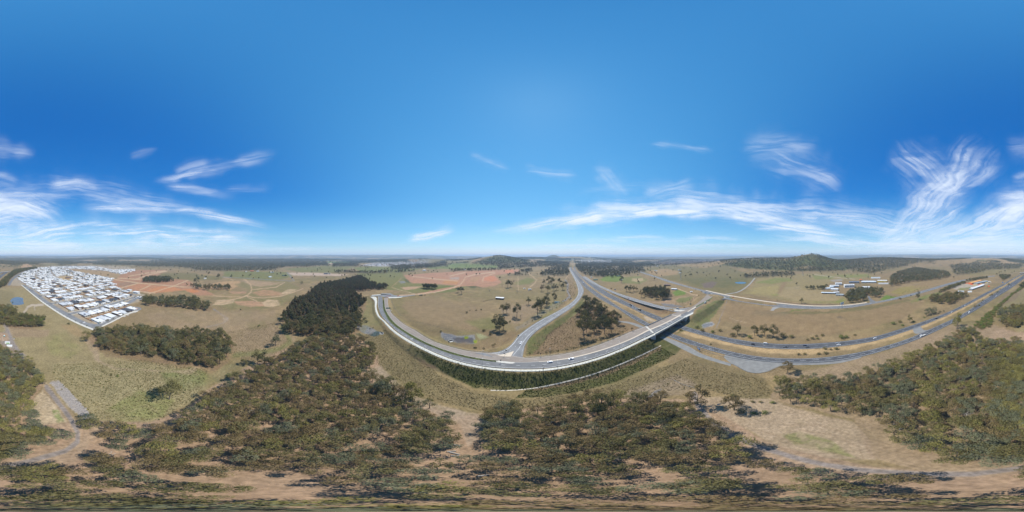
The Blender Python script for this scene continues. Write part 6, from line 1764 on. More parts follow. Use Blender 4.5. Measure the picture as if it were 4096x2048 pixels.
NEAR_H, REST_H = LOTS[:296], LOTS[296:]
for j, L in enumerate(NEAR_H):
    sto = 'two-storey' if L['k'] in (2, 5) else 'single-storey'
    lab = f"{sto} {L['wall']} house, {L['roof']} roof{', solar panels' if L['solar'] else ''}, {ordinal(L['i'])} from edge road, {ordinal(L['row'])} row"
    rz = eang + (0 if L['face'] == 1 else math.pi)
    # the front (-y) looks at the street: row side 0 fronts the lower street, side 1 the upper one
    ax = EU if L['face'] == 1 else -EU
    rz = math.atan2(ax.y, ax.x) - math.pi / 2 - (bend_ang(L['p']) if EV.x < 0 else -bend_ang(L['p'])) * (-1)
    o = thing('house', L['p'], rz, lab, 'house', 'houses of the new estate')
    o.scale = (1.06, 1.16, 1.05)
    for n, me_, ro in DESIGN[L['k']]:
        if ro == 'solar' and not L['solar']: continue
        if j > 110 and ro in ('door', 'drive'): continue
        if j > 160 and ro == 'glass': continue
        c_ = link(n, me_, o)
        mm = ROOFM[L['roof']] if ro == 'roof' else WALLM[L['wall']] if ro == 'wall' else None
        if mm is not None:
            c_.material_slots[0].link = 'OBJECT'; c_.material_slots[0].material = mm
# the remaining houses, farther off, as one body of real roofs and walls
big = MB(); MR = [M_ROOFW, M_ROOFP, M_ROOFC, M_WALLW, M_WALLB, M_WALLG, M_WALLS]
ri_ = {'white': 0, 'pale grey': 1, 'charcoal': 2}; wi_ = {'white': 3, 'brown brick': 4, 'grey': 5, 'sandstone': 6}
for L in REST_H:
    ax = EU if L['face'] == 1 else -EU; rz = math.atan2(ax.y, ax.x) - math.pi / 2; ca, sa = math.cos(rz), math.sin(rz)
    for n, me_, ro in DESIGN[L['k']]:
        if ro not in ('wall', 'roof'): continue
        b0 = len(big.v)
        big.v += [(L['p'].x + v.co.x * ca - v.co.y * sa, L['p'].y + v.co.x * sa + v.co.y * ca, v.co.z) for v in me_.vertices]
        for p in me_.polygons:
            big.f.append(tuple(b0 + q for q in p.vertices)); big.m.append(ri_[L['roof']] if ro == 'roof' else wi_[L['wall']])


def scatter_town(poly, step, seed, roofs, h=(3, 5)):
    """far suburbs: small gabled boxes in an outline of photo pixels, joined to the far houses"""
    rr = random.Random(seed); w = [P(x, y, 0) for x, y in poly]; pl = np.asarray(poly, float)
    x0 = min(p.x for p in w); x1 = max(p.x for p in w); y0 = min(p.y for p in w); y1 = max(p.y for p in w)
    x = x0
    while x < x1:
        y = y0
        while y < y1:
            xx, yy = x + rr.uniform(-.4, .4) * step, y + rr.uniform(-.4, .4) * step
            px, py = near_px(xx, yy)
            if poly_sd(pl, np.array([px]), np.array([py]))[0] > 0 and rr.random() < .75:
                z = float(base_h(np.array([xx]), np.array([yy]))[0]); s = rr.uniform(10, 16); t = rr.uniform(10, 16); hh = rr.uniform(*h); a = rr.uniform(0, 3.14)
                big.box((xx, yy, z + hh / 2), (s, t, hh), a, rr.choice((3, 3, 4, 5)))
                q = MB(); hip(q, -s / 2, s / 2, -t / 2, t / 2, hh, 2); ca, sa = math.cos(a), math.sin(a); m = rr.choice(roofs); b0 = len(big.v)
                big.v += [(xx + v[0] * ca - v[1] * sa, yy + v[0] * sa + v[1] * ca, z + v[2]) for v in q.v]
                for f in q.f: big.f.append(tuple(b0 + k for k in f)); big.m.append(m)
            y += step
        x += step


M_ROOFR = mat('roof_terracotta', (0.30, 0.13, 0.085), 0.8)
MR.append(M_ROOFR)
scatter_town([(2310, 1041), (2440, 1039), (2450, 1049), (2330, 1050)], 55, 1, (0, 0, 1))
scatter_town([(2590, 1047), (2680, 1042), (2860, 1037), (2880, 1044), (2760, 1054), (2640, 1057)], 48, 2, (7, 7, 7, 1, 2))
scatter_town([(2460, 1044), (2600, 1036), (2700, 1035), (2600, 1045)], 90, 3, (0, 1, 7))
scatter_town([(1440, 1061), (1520, 1052), (1700, 1049), (1725, 1052), (1640, 1061), (1530, 1065)], 30, 4, (1, 1, 2, 0, 0, 7), (1.5, 3))
scatter_town([(180, 1047), (230, 1044), (240, 1049), (190, 1051)], 60, 5, (0,)); scatter_town([(280, 1046), (390, 1044), (390, 1051), (300, 1051)], 60, 6, (0, 0, 1))
scatter_town([(3480, 1028), (3600, 1026), (3600, 1031), (3480, 1032)], 160, 7, (0,), (6, 10)); scatter_town([(3470, 1035), (3510, 1034), (3510, 1040), (3470, 1040)], 60, 8, (0, 1), (6, 9))
scatter_town([(1330, 1043), (1440, 1042), (1440, 1045), (1330, 1046)], 120, 9, (0, 1)); scatter_town([(1800, 1034), (1880, 1032), (1880, 1040), (1800, 1042)], 110, 10, (7, 0, 1)); scatter_town([(460, 1080), (545, 1077), (540, 1086), (480, 1094)], 22, 11, (0, 0, 1))
ob = big.build('distant_housing', MR); tag(ob, kind='stuff')

# streets of the estate, each with pale footpaths
for k in range(1, 21):
    run = []
    for v in list(np.arange(2, 770, 6)) + [9999]:
        p = estate(82 * k, v) if v < 9000 else None
        if p is not None and in_estate(p, 4): run.append(v)
        elif len(run) > 3:
            A = [estate(82 * k - 4.2, q) + Vector((0, 0, .1)) for q in run]; B = [estate(82 * k + 4.2, q) + Vector((0, 0, .1)) for q in run]
            strip('street', A, B, M_GR2, skirt=.1, reg=False)
            for s_ in (-1, 1):
                A = [estate(82 * k + s_ * 6.6, q) + Vector((0, 0, .08)) for q in run]; B = [estate(82 * k + s_ * 7.9, q) + Vector((0, 0, .08)) for q in run]
                strip('footpath', A, B, M_CONP, skirt=.06, reg=False)
            run = []
        else: run = []
for c_ in (102, 220, 338, 456):
    run = []
    for u in list(np.arange(4, 1700, 8)) + [9999]:
        p = estate(u, c_) if u < 9000 else None
        if p is not None and in_estate(p, 5): run.append(u)
        elif len(run) > 4:
            A = [estate(q, c_ - 4) + Vector((0, 0, .11)) for q in run]; B = [estate(q, c_ + 4) + Vector((0, 0, .11)) for q in run]
            strip('street', A, B, M_GR2, skirt=.1, reg=False); run = []
        else: run = []
# back garden fences between the rows, nearest blocks only
nf = 0
for k in range(0, 6):
    u = 82 * k + 41
    run = []
    for v in list(np.arange(16, 330, 15)) + [9999]:
        p = estate(u, v) if v < 9000 else None
        if p is not None and in_estate(p, 9): run.append(v)
        elif len(run) >= 2:
            mb = MB()
            for a, b_ in zip(run[:-1], run[1:]):
                p, q = estate(u, a), estate(u, b_); c_ = (p + q) / 2; dv = q - p
                mb.box((c_.x, c_.y, .9), (dv.length, .08, 1.8), math.atan2(dv.y, dv.x))
            for a in run:
                p, q = estate(u - 16, a), estate(u + 16, a); c_ = (p + q) / 2; dv = q - p
                mb.box((c_.x, c_.y, .9), (dv.length, .08, 1.8), math.atan2(dv.y, dv.x))
            if run[0] < 90:
                o = mb.build('yard_fence', M_FENCE); tag(o, f"brown timber yard fences dividing the {ordinal(k)} block back from the estate corner", 'fence', 'yard fences of the estate')
            run = []
        else: run = []
# lawns and street trees
sp = []; rnd = random.Random(5)
for k in range(0, 14):
    for v in np.arange(8, 600, 13):
        for s_ in (-1, 1):
            p = estate(82 * k + s_ * 9.4, v + rnd.uniform(-3, 3))
            if rnd.random() < .55 and in_estate(p, 4): sp.append((p.x, p.y, 0.05))
edge_tr = []
for i, q in enumerate(resample(es_o, 34)[1:-1]):
    edge_tr.append((q + (q - resample(es_i, 34)[1:-1][i]).normalized() * 1.2))
for i, q in enumerate(edge_tr):
    o = thing('street_tree', (q.x, q.y, .1), rnd.uniform(0, 6), f"small round street tree, {ordinal(i)} along the estate edge road from the stub end", 'tree', 'street trees on the estate edge road', 1.25)
    pr = PROTO['sapling'][i % 3]; link('trunk', pr[0], o); c_ = link('crown', pr[1], o); c_.material_slots[0].link = 'OBJECT'; c_.material_slots[0].material = TONES['bright green' if i % 3 else 'olive']
combos = [(i, tn) for tn in ('bright green', 'olive') for i in range(3)]
sc_ = np.array([rnd.uniform(1.1, 2.1) for _ in sp])
instance_stuff('street_planting', proto_collection('sapling', combos), sp, np.stack([sc_] * 3, 1), [rnd.uniform(0, 6) for _ in sp], [rnd.randrange(6) for _ in sp])
# water
M_WATER = mat('pond_water', (0.03, 0.075, 0.13), 0.12, spec=.5)
M_WATER2 = mat('muddy_water', (0.075, 0.085, 0.06), 0.15, spec=.5)
for pts, m, z in (([(40, 1204), (52, 1192), (70, 1188), (90, 1192), (93, 1206), (94, 1216), (75, 1220), (52, 1219), (46, 1212)], M_WATER, .05), ([(2940, 1129), (2958, 1127.5), (2982, 1129), (2980, 1134), (2960, 1135), (2944, 1133)], M_WATER, .3),
                  ([(2619, 1079), (2632, 1079), (2630, 1083), (2620, 1083)], mat('dam_water', (0.22, 0.34, 0.38), .2), .05), ([(1480, 1342), (1500, 1326), (1516, 1326), (1522, 1332), (1512, 1342), (1496, 1346)], M_WATER2, .05),
                  ([(2218, 1205), (2236, 1206), (2240, 1209), (2220, 1210)], M_WATER2, .05)):
    mb = MB(); L = catmull([P(x, y, z) for x, y in pts] + [P(*pts[0], z)], 1.5); mb.face([q for q in L[:-1]]); o = mb.build('pond_water', m)
    if o.data.polygons[0].normal.z < 0: o.data.flip_normals()
    tag(o, kind='structure')
# ------------------------------------------------------------------ the bridge
def cut(L, a, b_):
    """part of a polyline between the points nearest to a and b"""
    i = min(range(len(L)), key=lambda k: (L[k] - a).length); j = min(range(len(L)), key=lambda k: (L[k] - b_).length)
    return L[min(i, j):max(i, j) + 1]


nearL = resample(cut(fp2_o, P(2618, 1340, BZ), P(2744, 1270, BZ)), 25)
farL = [min(f_i, key=lambda q: (q - p).length) for p in nearL]
farL = resample([farL[0]] + [farL[i] for i in range(1, len(farL)) if (farL[i] - farL[i - 1]).length > .01], 25)
br = thing('road_bridge', (0, 0, 0), 0, 'long grey concrete road bridge carrying the tan and grey lanes over the motorway', 'bridge')
mb = MB(); up = Vector((0, 0, 1))
for i in range(24):
    a, b_, c_, d_ = nearL[i], nearL[i + 1], farL[i + 1], farL[i]
    for z0, z1, o0, o1 in ((-.55, -.95, .25, .25),):
        mb.quad(a + up * -.95, b_ + up * -.95, b_ + up * .12, a + up * .12); mb.quad(d_ + up * .12, c_ + up * .12, c_ + up * -.95, d_ + up * -.95)
        mb.quad(d_ + up * -.95, c_ + up * -.95, b_ + up * -.95, a + up * -.95)
mb.build('deck', M_CON, br)
for g in range(8):
    t = .03 + .94 * g / 7
    L = [a.lerp(b_, t) for a, b_ in zip(nearL, farL)]
    q = MB()
    for i in range(24):
        o = (L[i + 1] - L[i]).normalized(); n_ = Vector((-o.y, o.x, 0)) * .3
        q.quad(L[i] - n_ + up * -.94, L[i + 1] - n_ + up * -.94, L[i + 1] - n_ + up * -2.0, L[i] - n_ + up * -2.0); q.quad(L[i] + n_ + up * -2.0, L[i + 1] + n_ + up * -2.0, L[i + 1] + n_ + up * -.94, L[i] + n_ + up * -.94)
        q.quad(L[i] - n_ + up * -2.0, L[i + 1] - n_ + up * -2.0, L[i + 1] + n_ + up * -2.0, L[i] + n_ + up * -2.0)
    q.build('girder', M_CON, br)


def sweep(mb, L, w, z0, z1, m=0):
    Lf = offset(L, w / 2); Rt = offset(L, -w / 2)
    for i in range(len(L) - 1):
        a, b_, c_, d_ = Lf[i], Lf[i + 1], Rt[i + 1], Rt[i]
        A, B, C, D = a + up * z1, b_ + up * z1, c_ + up * z1, d_ + up * z1
        a, b_, c_, d_ = a + up * z0, b_ + up * z0, c_ + up * z0, d_ + up * z0
        mb.quad(D, C, B, A, m); mb.quad(a, b_, c_, d_, m); mb.quad(A, B, b_, a, m); mb.quad(C, D, d_, c_, m)


for nm, L, rail in (('near', nearL, True), ('far', farL, False)):
    q = MB(); sweep(q, L, .35, .1, 1.0); pr_ = q.build('parapet', M_CON, br)
    q = MB(); sweep(q, L, .12, 1.30, 1.42); q.build('rail', M_STEEL, pr_)
    q = MB(); sweep(q, L, .10, 1.75 if rail else 1.6, 1.85 if rail else 1.7); q.build('rail', M_STEEL, pr_)
    for p in resample(L, 27 if rail else 24):
        q = MB(); q.box((p.x, p.y, p.z + 1.4), (.14, .14, .9)); q.build('post', M_DSTEEL, pr_)
inner = resample([p.lerp(q_, .16) for p, q_ in zip(nearL, farL)], 25)
q = MB(); sweep(q, inner, .3, .02, .85); q.build('kerb_barrier', M_CON, br)
q = MB(); sweep(q, inner, .12, 1.0, 1.12); q.build('rail', M_STEEL, br)
for t in (.50,):
    p, q_ = nearL[12], farL[12]
    mwdir = (P(2700, 1310, 0) - P(2640, 1284, 0)).normalized()
    ctr = [p.lerp(q_, s_) for s_ in (.12, .42, .72, .92)]
    for c_ in ctr:
        q = MB(); q.cyl((c_.x, c_.y, 2.65), .65, 5.5, 14); q.build('pier', M_CON, br)
    dv = ctr[-1] - ctr[0]; m_ = (ctr[0] + ctr[-1]) / 2
    q = MB(); q.box((m_.x, m_.y, 5.85), (dv.length + 3, 1.5, .9), math.atan2(dv.y, dv.x)); q.build('crosshead', M_CON, br)
    dn_ = nearL[12]
for i, sgn in ((0, -1), (24, 1)):
    a, b_ = nearL[i], farL[i]; dv = b_ - a; c_ = (a + b_) / 2
    q = MB(); q.box((c_.x, c_.y, BZ / 2 - .7), (dv.length + .6, .9, BZ - 1.0), math.atan2(dv.y, dv.x)); q.build('abutment', M_CON, br)
    ax = (nearL[24] - nearL[0]).normalized() * sgn
    for e_ in (a, b_):
        w0 = e_; w1 = e_ + ax * 9
        q = MB(); th = Vector((-ax.y, ax.x, 0)) * .25
        q.face([w0 + th + up * -BZ, w1 + th + up * -3.0, w1 + th + up * .1, w0 + th + up * .1]); q.face([w0 - th + up * .1, w1 - th + up * .1, w1 - th + up * -3.0, w0 - th + up * -BZ])
        q.face([w0 - th + up * .1, w0 + th + up * .1, w1 + th + up * .1, w1 - th + up * .1]); q.face([w1 + th + up * -3, w1 - th + up * -3, w1 - th + up * .1, w1 + th + up * .1])
        q.build('wing_wall', M_CON, br)
for t in (0, 12, 24):
    a, b_ = nearL[t].lerp(farL[t], .17), farL[t].lerp(nearL[t], .02); dv = b_ - a; c_ = (a + b_) / 2
    q = MB(); q.box((c_.x, c_.y, BZ + .06), (dv.length, (2.6 if t == 0 else 1.4 if t == 24 else .5), .05), math.atan2(dv.y, dv.x)); q.build('expansion_joint', M_CONP, br)


# ------------------------------------------------------------------ barriers and fences
def barrier(L, label, post=4.0, h=.78, m=None, cat='guardrail', name='guardrail', rails=((.48, .80, .10),)):
    L = resample(L, max(2, int(sum((b_ - a).length for a, b_ in zip(L[:-1], L[1:])) / 3)))
    o = thing(name, L[0], 0, label, cat)
    base = L[0]
    R0 = [p - base for p in L]
    for z0, z1, w in rails:
        q = MB(); sweep(q, R0, w, z0, z1); q.build('rail', m or M_STEEL, o)
    q = MB(); n = max(2, int(sum((b_ - a).length for a, b_ in zip(R0[:-1], R0[1:])) / post))
    for p in resample(R0, n):
        q.box((p.x, p.y, p.z + h / 2 - .25), (.12, .12, h + .5))
    tag(q.build('post', M_DSTEEL, o), kind='stuff')
    return o


barrier(offset(cut(t_i, P(1568, 1255, 4), P(1955, 1411, 8)), .5), 'galvanised guardrail along the tan lanes from the sign gantry to the exit ramp')
barrier(offset(cut(t_i, P(2104, 1431, 8), P(2584, 1305, 8)), .5), 'galvanised guardrail between the exit ramp corner and the bridge, tan lane side')
barrier(offset(cut(X_l, P(2304, 1192, 3), P(1990, 1408, 8)), .4), 'galvanised guardrail on the outer curve of the exit ramp')
barrier(offset(cut(X_r, P(2248, 1257, 5), P(2092, 1425, 8)), -.4), 'galvanised guardrail on the copse side of the exit ramp')
barrier(offset(cut(g_o, P(1512, 1217, 3), P(2021, 1472, 8)), .25), 'low guardrail between grey lanes and white footpath, west of the ramp junction', rails=((.45, .75, .12),))
barrier(offset(cut(g_o, P(2230, 1467, 8), P(2605, 1336, 8)), .25), 'low guardrail between grey lanes and white footpath, approaching the bridge', rails=((.45, .75, .12),))
barrier(offset(fp_o, .6), 'thin grey pedestrian fence on the outer edge of the white footpath above the bank', 3.0, 1.2, rails=((1.12, 1.18, .05), (.6, .64, .04), (.25, .29, .04)), cat='fence', name='path_fence')
barrier(offset(cut(F_T := e['F_top'], P(2565, 1238, 0), P(2650, 1272, 0)), -1.0), 'motorway guardrail on the far verge just before the bridge')
barrier(offset(cut(F_T, P(2743, 1306, 0), P(2860, 1339, 0)), -.8), 'motorway guardrail on the far verge just past the bridge')
barrier(offset(cut(e['F_bot'], P(2560, 1250, 0), P(2636, 1283, 0)), .8), 'median guardrail beside the far carriageway before the bridge')
barrier(offset(cut(e['N_top'], P(2700, 1339, 0), P(2793, 1370, 0)), -.9), 'short median guardrail just past the bridge')
barrier(offset(cut(e['N_bot'], P(2480, 1241, 0), P(2585, 1305, 0)), .9), 'guardrail on the near verge of the motorway before the bridge')
barrier([P(x, y, .1) for x, y in ((2747, 1380), (2790, 1394), (2870, 1421), (2945, 1436), (3000, 1445))], 'guardrail between the motorway and the access path by the blue sign')
barrier([P(x, y, .1) for x, y in ((2906, 1453), (2940, 1460), (2985, 1487), (3030, 1495), (3077, 1486), (3120, 1466), (3165, 1459))], 'dark guardrail curling round the lay by')
barrier([P(x, y, .1) for x, y in ((3209, 1459), (3240, 1460.5))], 'short guardrail stub beyond the lay by')
barrier(offset(cut(r_t, P(2404, 1144, 0), P(2682, 1231, 7)), -.5), 'guardrail on the homestead side of the on ramp')
barrier([P(x, y, 0) for x, y in ((1932, 1207), (1984, 1195))], 'dark timber stockyard fence running from the farm shed', 3.0, 1.4, m_ := mat('old_timber', (.09, .075, .06), .9), 'fence', 'stockyard_fence', ((1.2, 1.4, .1), (.8, .95, .1), (.35, .5, .1)))
barrier([P(x, y, 0) for x, y in ((2420, 1124), (2470, 1126))], 'dark post and rail fence below the riding ground lawn', 3.0, 1.2, m_, 'fence', 'paddock_fence', ((1.0, 1.2, .1), (.5, .65, .1)))
barrier([P(x, y, 0) for x, y in ((2600, 1107), (2660, 1112), (2588, 1128))], 'dark rail fence at the corner of the sand arena', 3.5, 1.2, m_, 'fence', 'paddock_fence', ((1.0, 1.2, .1),))
barrier([P(x, y, 0) for x, y in ((2615, 1554), (2690, 1520))], 'leaning wire fence beside the grey slab at the bush edge', 3.0, 1.2, M_DSTEEL, 'fence', 'wire_fence', ((1.1, 1.14, .04), (.6, .63, .03)))
barrier([P(x, y, 0) for x, y in ((2695, 1522), (2730, 1540), (2764, 1549), (2798, 1559))], 'pale gate and rail at the head of the gravel track', 3.0, 1.2, M_STEEL, 'fence', 'track_gate', ((1.0, 1.12, .08), (.5, .6, .06)))
nf_ = thing('net_fence', (0, 0, 0), 0, 'tall ball net of thin posts between the school oval and the cross road', 'fence')
NL = resample(catmull([P(2976, 1186, 0), P(3060, 1193, 0), P(3120, 1199.5, 0), P(3172, 1205, 0)], 4), 40)
for p in NL:
    q = MB(); q.cyl((p.x, p.y, 3.2), .07, 6.4, 5); q.build('post', M_STEEL, nf_)
for z in (2.0, 4.2, 6.3):
    q = MB(); sweep(q, NL, .04, z, z + .05); q.build('net_cable', M_DSTEEL, nf_)
# red and white site barriers closing the stub street
M_RED = mat('barrier_red', (.62, .09, .04), .6)
for k, (a, b_) in enumerate((((1541, 1185.5), (1564, 1182.5)), ((1543, 1192), (1555, 1189.5)), ((1588, 1186), (1597, 1183)))):
    A, B = P(*a, 2.1), P(*b_, 2.1); n = max(2, int((B - A).length / 2.6))
    for i in range(n):
        p = A.lerp(B, (i + .5) / n); an = math.atan2((B - A).y, (B - A).x)
        o = thing('water_barrier', p, an, f"orange red plastic barrier, {ordinal(i)} from the median end, {('long row across the street', 'short row by the island', 'outer row by the dirt')[k]}", 'barrier', 'orange barriers closing the stub street')
        q = MB(); q.face([(-1.2, -.3, 0), (1.2, -.3, 0), (1.2, -.1, .95), (-1.2, -.1, .95)]); q.face([(1.2, .3, 0), (-1.2, .3, 0), (-1.2, .1, .95), (1.2, .1, .95)]); q.face([(-1.2, -.1, .95), (1.2, -.1, .95), (1.2, .1, .95), (-1.2, .1, .95)])
        q.face([(1.2, -.3, 0), (1.2, .3, 0), (1.2, .1, .95), (1.2, -.1, .95)]); q.face([(-1.2, .3, 0), (-1.2, -.3, 0), (-1.2, -.1, .95), (-1.2, .1, .95)]); q.build('body', M_RED, o)


# ------------------------------------------------------------------ lamps, signals, signs, poles
ALLR = _rc


def road_z(x, y):
    i = int(np.argmin(np.hypot(ALLR[:, 0] - x, ALLR[:, 1] - y))); return float(ALLR[i, 2])


def road_pt(px, py, lift=0.0):
    z = 0.12
    for _ in range(4):
        p = P(px, py, z + lift); z = road_z(p.x, p.y)
    p.z = z
    return p


def road_dir(p):
    d_ = np.hypot(ALLR[:, 0] - p.x, ALLR[:, 1] - p.y); i = int(np.argmin(d_)); j = i + 1 if i + 1 < len(ALLR) and np.hypot(*(ALLR[i + 1, :2] - ALLR[i, :2])) < 12 else i - 1
    v = ALLR[max(i, j)] - ALLR[min(i, j)]
    return math.atan2(v[1], v[0])


def lamp(p, aim, h, label):
    o = thing('street_lamp', p, math.atan2(aim.y, aim.x), label, 'street lamp', 'street lamps of the interchange')
    q = MB(); q.tube([(0, 0, -.6), (0, 0, h * .6), (0, 0, h)], [.13, .10, .07], 8); q.build('pole', M_STEEL, o)
    q = MB(); q.tube([(0, 0, h - .1), (1.2, 0, h + .5), (3.0, 0, h + .9)], [.06, .05, .05], 6); q.build('arm', M_STEEL, o)
    q = MB(); q.box((3.35, 0, h + .9), (.9, .32, .14)); q.build('lamp_head', M_STEEL, o)


for px, py, z, h, lab in ((1929, 1479, 7.6, 11.5, 'tall street lamp on the footpath edge opposite the planted median nose'), (2230, 1488, 7.2, 12, 'tall street lamp on the footpath edge near the two white cars'), (1697, 1404, 6.0, 10.5, 'street lamp on the bank midway along the planted median'), (1573, 1328, 3.9, 10, 'street lamp where the footpath bends at the stub end'),
                          (2478, 1409, 8, 11.5, 'street lamp on the footpath edge halfway to the bridge'), (2612, 1347, 8, 11.5, 'street lamp at the abutment end of the footpath'), (2763, 1256, 8.2, 11, 'street lamp on the footpath just past the bridge'), (2808, 1232, 7.4, 10.5, 'street lamp by the footpath beyond the bridge'),
                          (3057, 1226, 1.2, 10, 'street lamp beside the cross road before the gravel apron'), (2846, 1179, 5.1, 10, 'street lamp at the crossroads corner')):
    p = P(px, py, z); p.z = float(ground_h(np.array([p.x]), np.array([p.y]))[0]) if False else z
    c_ = ALLR[int(np.argmin(np.hypot(ALLR[:, 0] - p.x, ALLR[:, 1] - p.y)))]; aim = Vector((c_[0] - p.x, c_[1] - p.y, 0))
    if aim.length < .5: aim = Vector((0, 1, 0))
    aim = Vector((p.x, p.y, 0)).normalized() if py > 1300 else aim.normalized()
    lamp(p, aim, h, lab)
for px, py, z, lab in ((2200, 1416, 8, 'slim lamp behind the guardrail above the first white car'), (1932, 1425, 8, 'slim lamp behind the guardrail at the ramp mouth')):
    p = P(px, py, z); lamp(p, Vector((-p.x, -p.y, 0)).normalized(), 9, lab)


M_BLACK = mat('signal_and_shade_black', (.015, .015, .016), .5)


def signal(p, face, label, h=4.2, arm=0):
    o = thing('traffic_light', p, face, label, 'traffic light', 'traffic lights of the junctions')
    q = MB(); q.cyl((0, 0, h / 2 - .2), .09, h + .4, 8); q.build('pole', M_STEEL, o)
    heads = [(0, -.25, h - .3), (0, .35, h - .5)] if not arm else [(0, -.25, h - .3), (0, .3, h - 1.7), (arm, 0, h + .3)]
    if arm:
        q = MB(); q.tube([(0, 0, h - .1), (arm * .5, 0, h + .25), (arm, 0, h + .3)], [.08, .06, .05], 6); q.build('arm', M_STEEL, o)
    for x, y, z in heads:
        q = MB(); q.box((x, y, z), (.25, .55, 1.2)); hd = q.build('signal_head', M_BLACK, o)
        for k, c_ in enumerate(((.35, .02, .02), (.4, .22, .02), (.02, .25, .08))):
            q = MB(); q.cyl((x + .14, y, z + .36 - .36 * k), .13, .05, 8, axis='x'); q.build('lens', mat('lens_%d' % k, c_, .3), hd)


for px, py, z, face, lab, arm in ((2017, 1425, 8.1, 1.2, 'traffic light on the cream triangular island', 0), (2003, 1452, 8.1, 1.5, 'traffic light on the white median nose', 0), (2174, 1484, 8, 1.5, 'tall traffic light mast on the footpath facing the ramp', 3.2), (2162, 1426, 8, -1.5, 'traffic light behind the guardrail east of the ramp', 0), (2024, 1412, 8, -1.2, 'traffic light by the guardrail at the ramp mouth, west side', 0),
                          (2708, 1240, 8.2, .5, 'traffic light on the pale island at the on ramp head', 0), (2738, 1236, 8.3, .5, 'traffic light beside the white van at the ramp head', 0), (2716, 1247, 8.2, .5, 'traffic light at the bridge corner of the on ramp', 0), (2783, 1241, 8.2, .2, 'traffic light on the footpath after the bridge', 0),
                          (2894, 1185, 5, .3, 'traffic light on the crossroads island nearest the field track', 0), (2846, 1173, 5, .3, 'traffic light at the far kerb of the crossroads', 0), (2888, 1190, 5, .3, 'traffic light at the embankment corner of the crossroads', 0)):
    signal(P(px, py, z), face, lab, arm=arm)


def sign(p, face, w, h, z, col, label, name='road_sign', back=M_STEEL, legs=2, text=None, legm=M_DSTEEL):
    """a sign board facing local -y"""
    o = thing(name, p, face, label, 'sign')
    q = MB(); q.box((0, 0, z + h / 2), (w, .10, h)); bd = q.build('board', back, o)
    q = MB(); q.box((0, -.056, z + h / 2), (w - .12, .006, h - .12)); q.build('face', mat('sign_' + '_'.join('%02d' % int(c * 99) for c in col), col, .4), bd)
    if text:
        q = MB()
        for i, (x0, x1, zz) in enumerate(text):
            q.box(((x0 + x1) / 2 * w, -.062, z + zz * h), ((x1 - x0) * w, .006, h * .10))
        q.build('lettering', mat('sign_white', (.8, .8, .8), .5), bd)
    for i in range(legs):
        x = (i - (legs - 1) / 2) * w * .6
        q = MB(); q.box((x, .02, z / 2 - .2), (.14, .14, z + .4)); q.build('leg', legm, o)
    return o


def facing(p): return math.atan2(p.y, p.x) - math.pi / 2     # board that looks back at the drone


p = P(2795, 1404, 0); sign(p, facing(p) - .9, 4.6, 2.9, 2.2, (.03, .15, .38), 'blue motorway sign on dark posts beside the near carriageway past the bridge', text=((-.35, .2, .75), (-.35, .3, .5), (-.3, .1, .27)))
p = P(2876, 1623, 0); sign(p, facing(p) + .5, 2.6, 1.6, 1.3, (.55, .56, .55), 'small pale notice board on one post beside the gravel track', 'notice_board', legs=1)
p = P(2762, 1221, 5); sign(p, facing(p) + .6, 4.2, 2.6, 1.8, (.02, .16, .09), 'green direction sign on the grass inside the on ramp corner', text=((-.35, .3, .7), (-.35, .15, .35)))
p = P(2460, 1163, 0); sign(p, facing(p) + .4, 5, 3, 2.4, (.30, .36, .46), 'grey blue back of a road sign in the grass beside the on ramp')
p = P(4011, 1133, 0); sign(p, facing(p), 6, 3.4, 2.0, (.03, .16, .42), 'blue sign in the scrub beside the motorway past the depot')
p = P(3353, 1236, .1); sign(p, facing(p), 1.6, 1.2, 1.4, (.02, .32, .42), 'small teal sign on the cross road verge next to the tall billboard')
p = P(2073, 1347, 7.6); sign(p, facing(p) + 1.0, 3, 1.6, 1.2, (.03, .14, .12), 'dark sign board outside the guardrail of the exit ramp')
o = thing('billboard', P(3368.5, 1236, .1), facing(P(3368.5, 1236, .1)), 'tall blue poled billboard with a white V of two panels beside the cross road', 'billboard')
q = MB(); q.cyl((0, 0, 5.2), .35, 10.8, 10); q.build('pole', mat('billboard_blue', (.05, .16, .22), .5), o)
for s_ in (-1, 1):
    q = MB(); A = Vector((0, 0, 0)); B = Vector((s_ * 3.2, -3.5 if s_ < 0 else 4.2, 0)); c_ = (A + B) / 2; q.box((c_.x, c_.y, 13.2), ((B - A).length, .25, 5.2), math.atan2(B.y, B.x)); q.build('panel', mat('billboard_white', (.72, .76, .78), .5), o)
# cantilever sign gantry over the tan lanes
p = P(1563, 1243, 3.9); o = thing('sign_gantry', p, 0, 'cantilever gantry holding a long grey backed direction sign over the tan lanes', 'sign')
d2 = (P(1553, 1243, 4) - p).normalized(); an = math.atan2(d2.y, d2.x); o.rotation_euler = (0, 0, an)
q = MB(); q.tube([(0, 0, -.3), (0, 0, 6.0)], [.3, .24], 10); q.build('mast', M_STEEL, o)
q = MB(); q.box((0, 0, .2), (2.4, 2.0, .7)); q.build('footing', M_CONP, o)
for z in (5.2, 6.0):
    q = MB(); q.tube([(0, 0, z), (9.5, 0, z)], [.16, .12], 8); q.build('arm', M_STEEL, o)
q = MB(); q.box((5.0, .25, 5.9), (8.6, .12, 2.4)); q.build('board', mat('sign_back', (.22, .27, .27), .5), o)
q = MB(); q.box((5.0, .32, 5.9), (8.4, .02, 2.2)); q.build('face', mat('sign_green', (.02, .16, .09), .5), o)
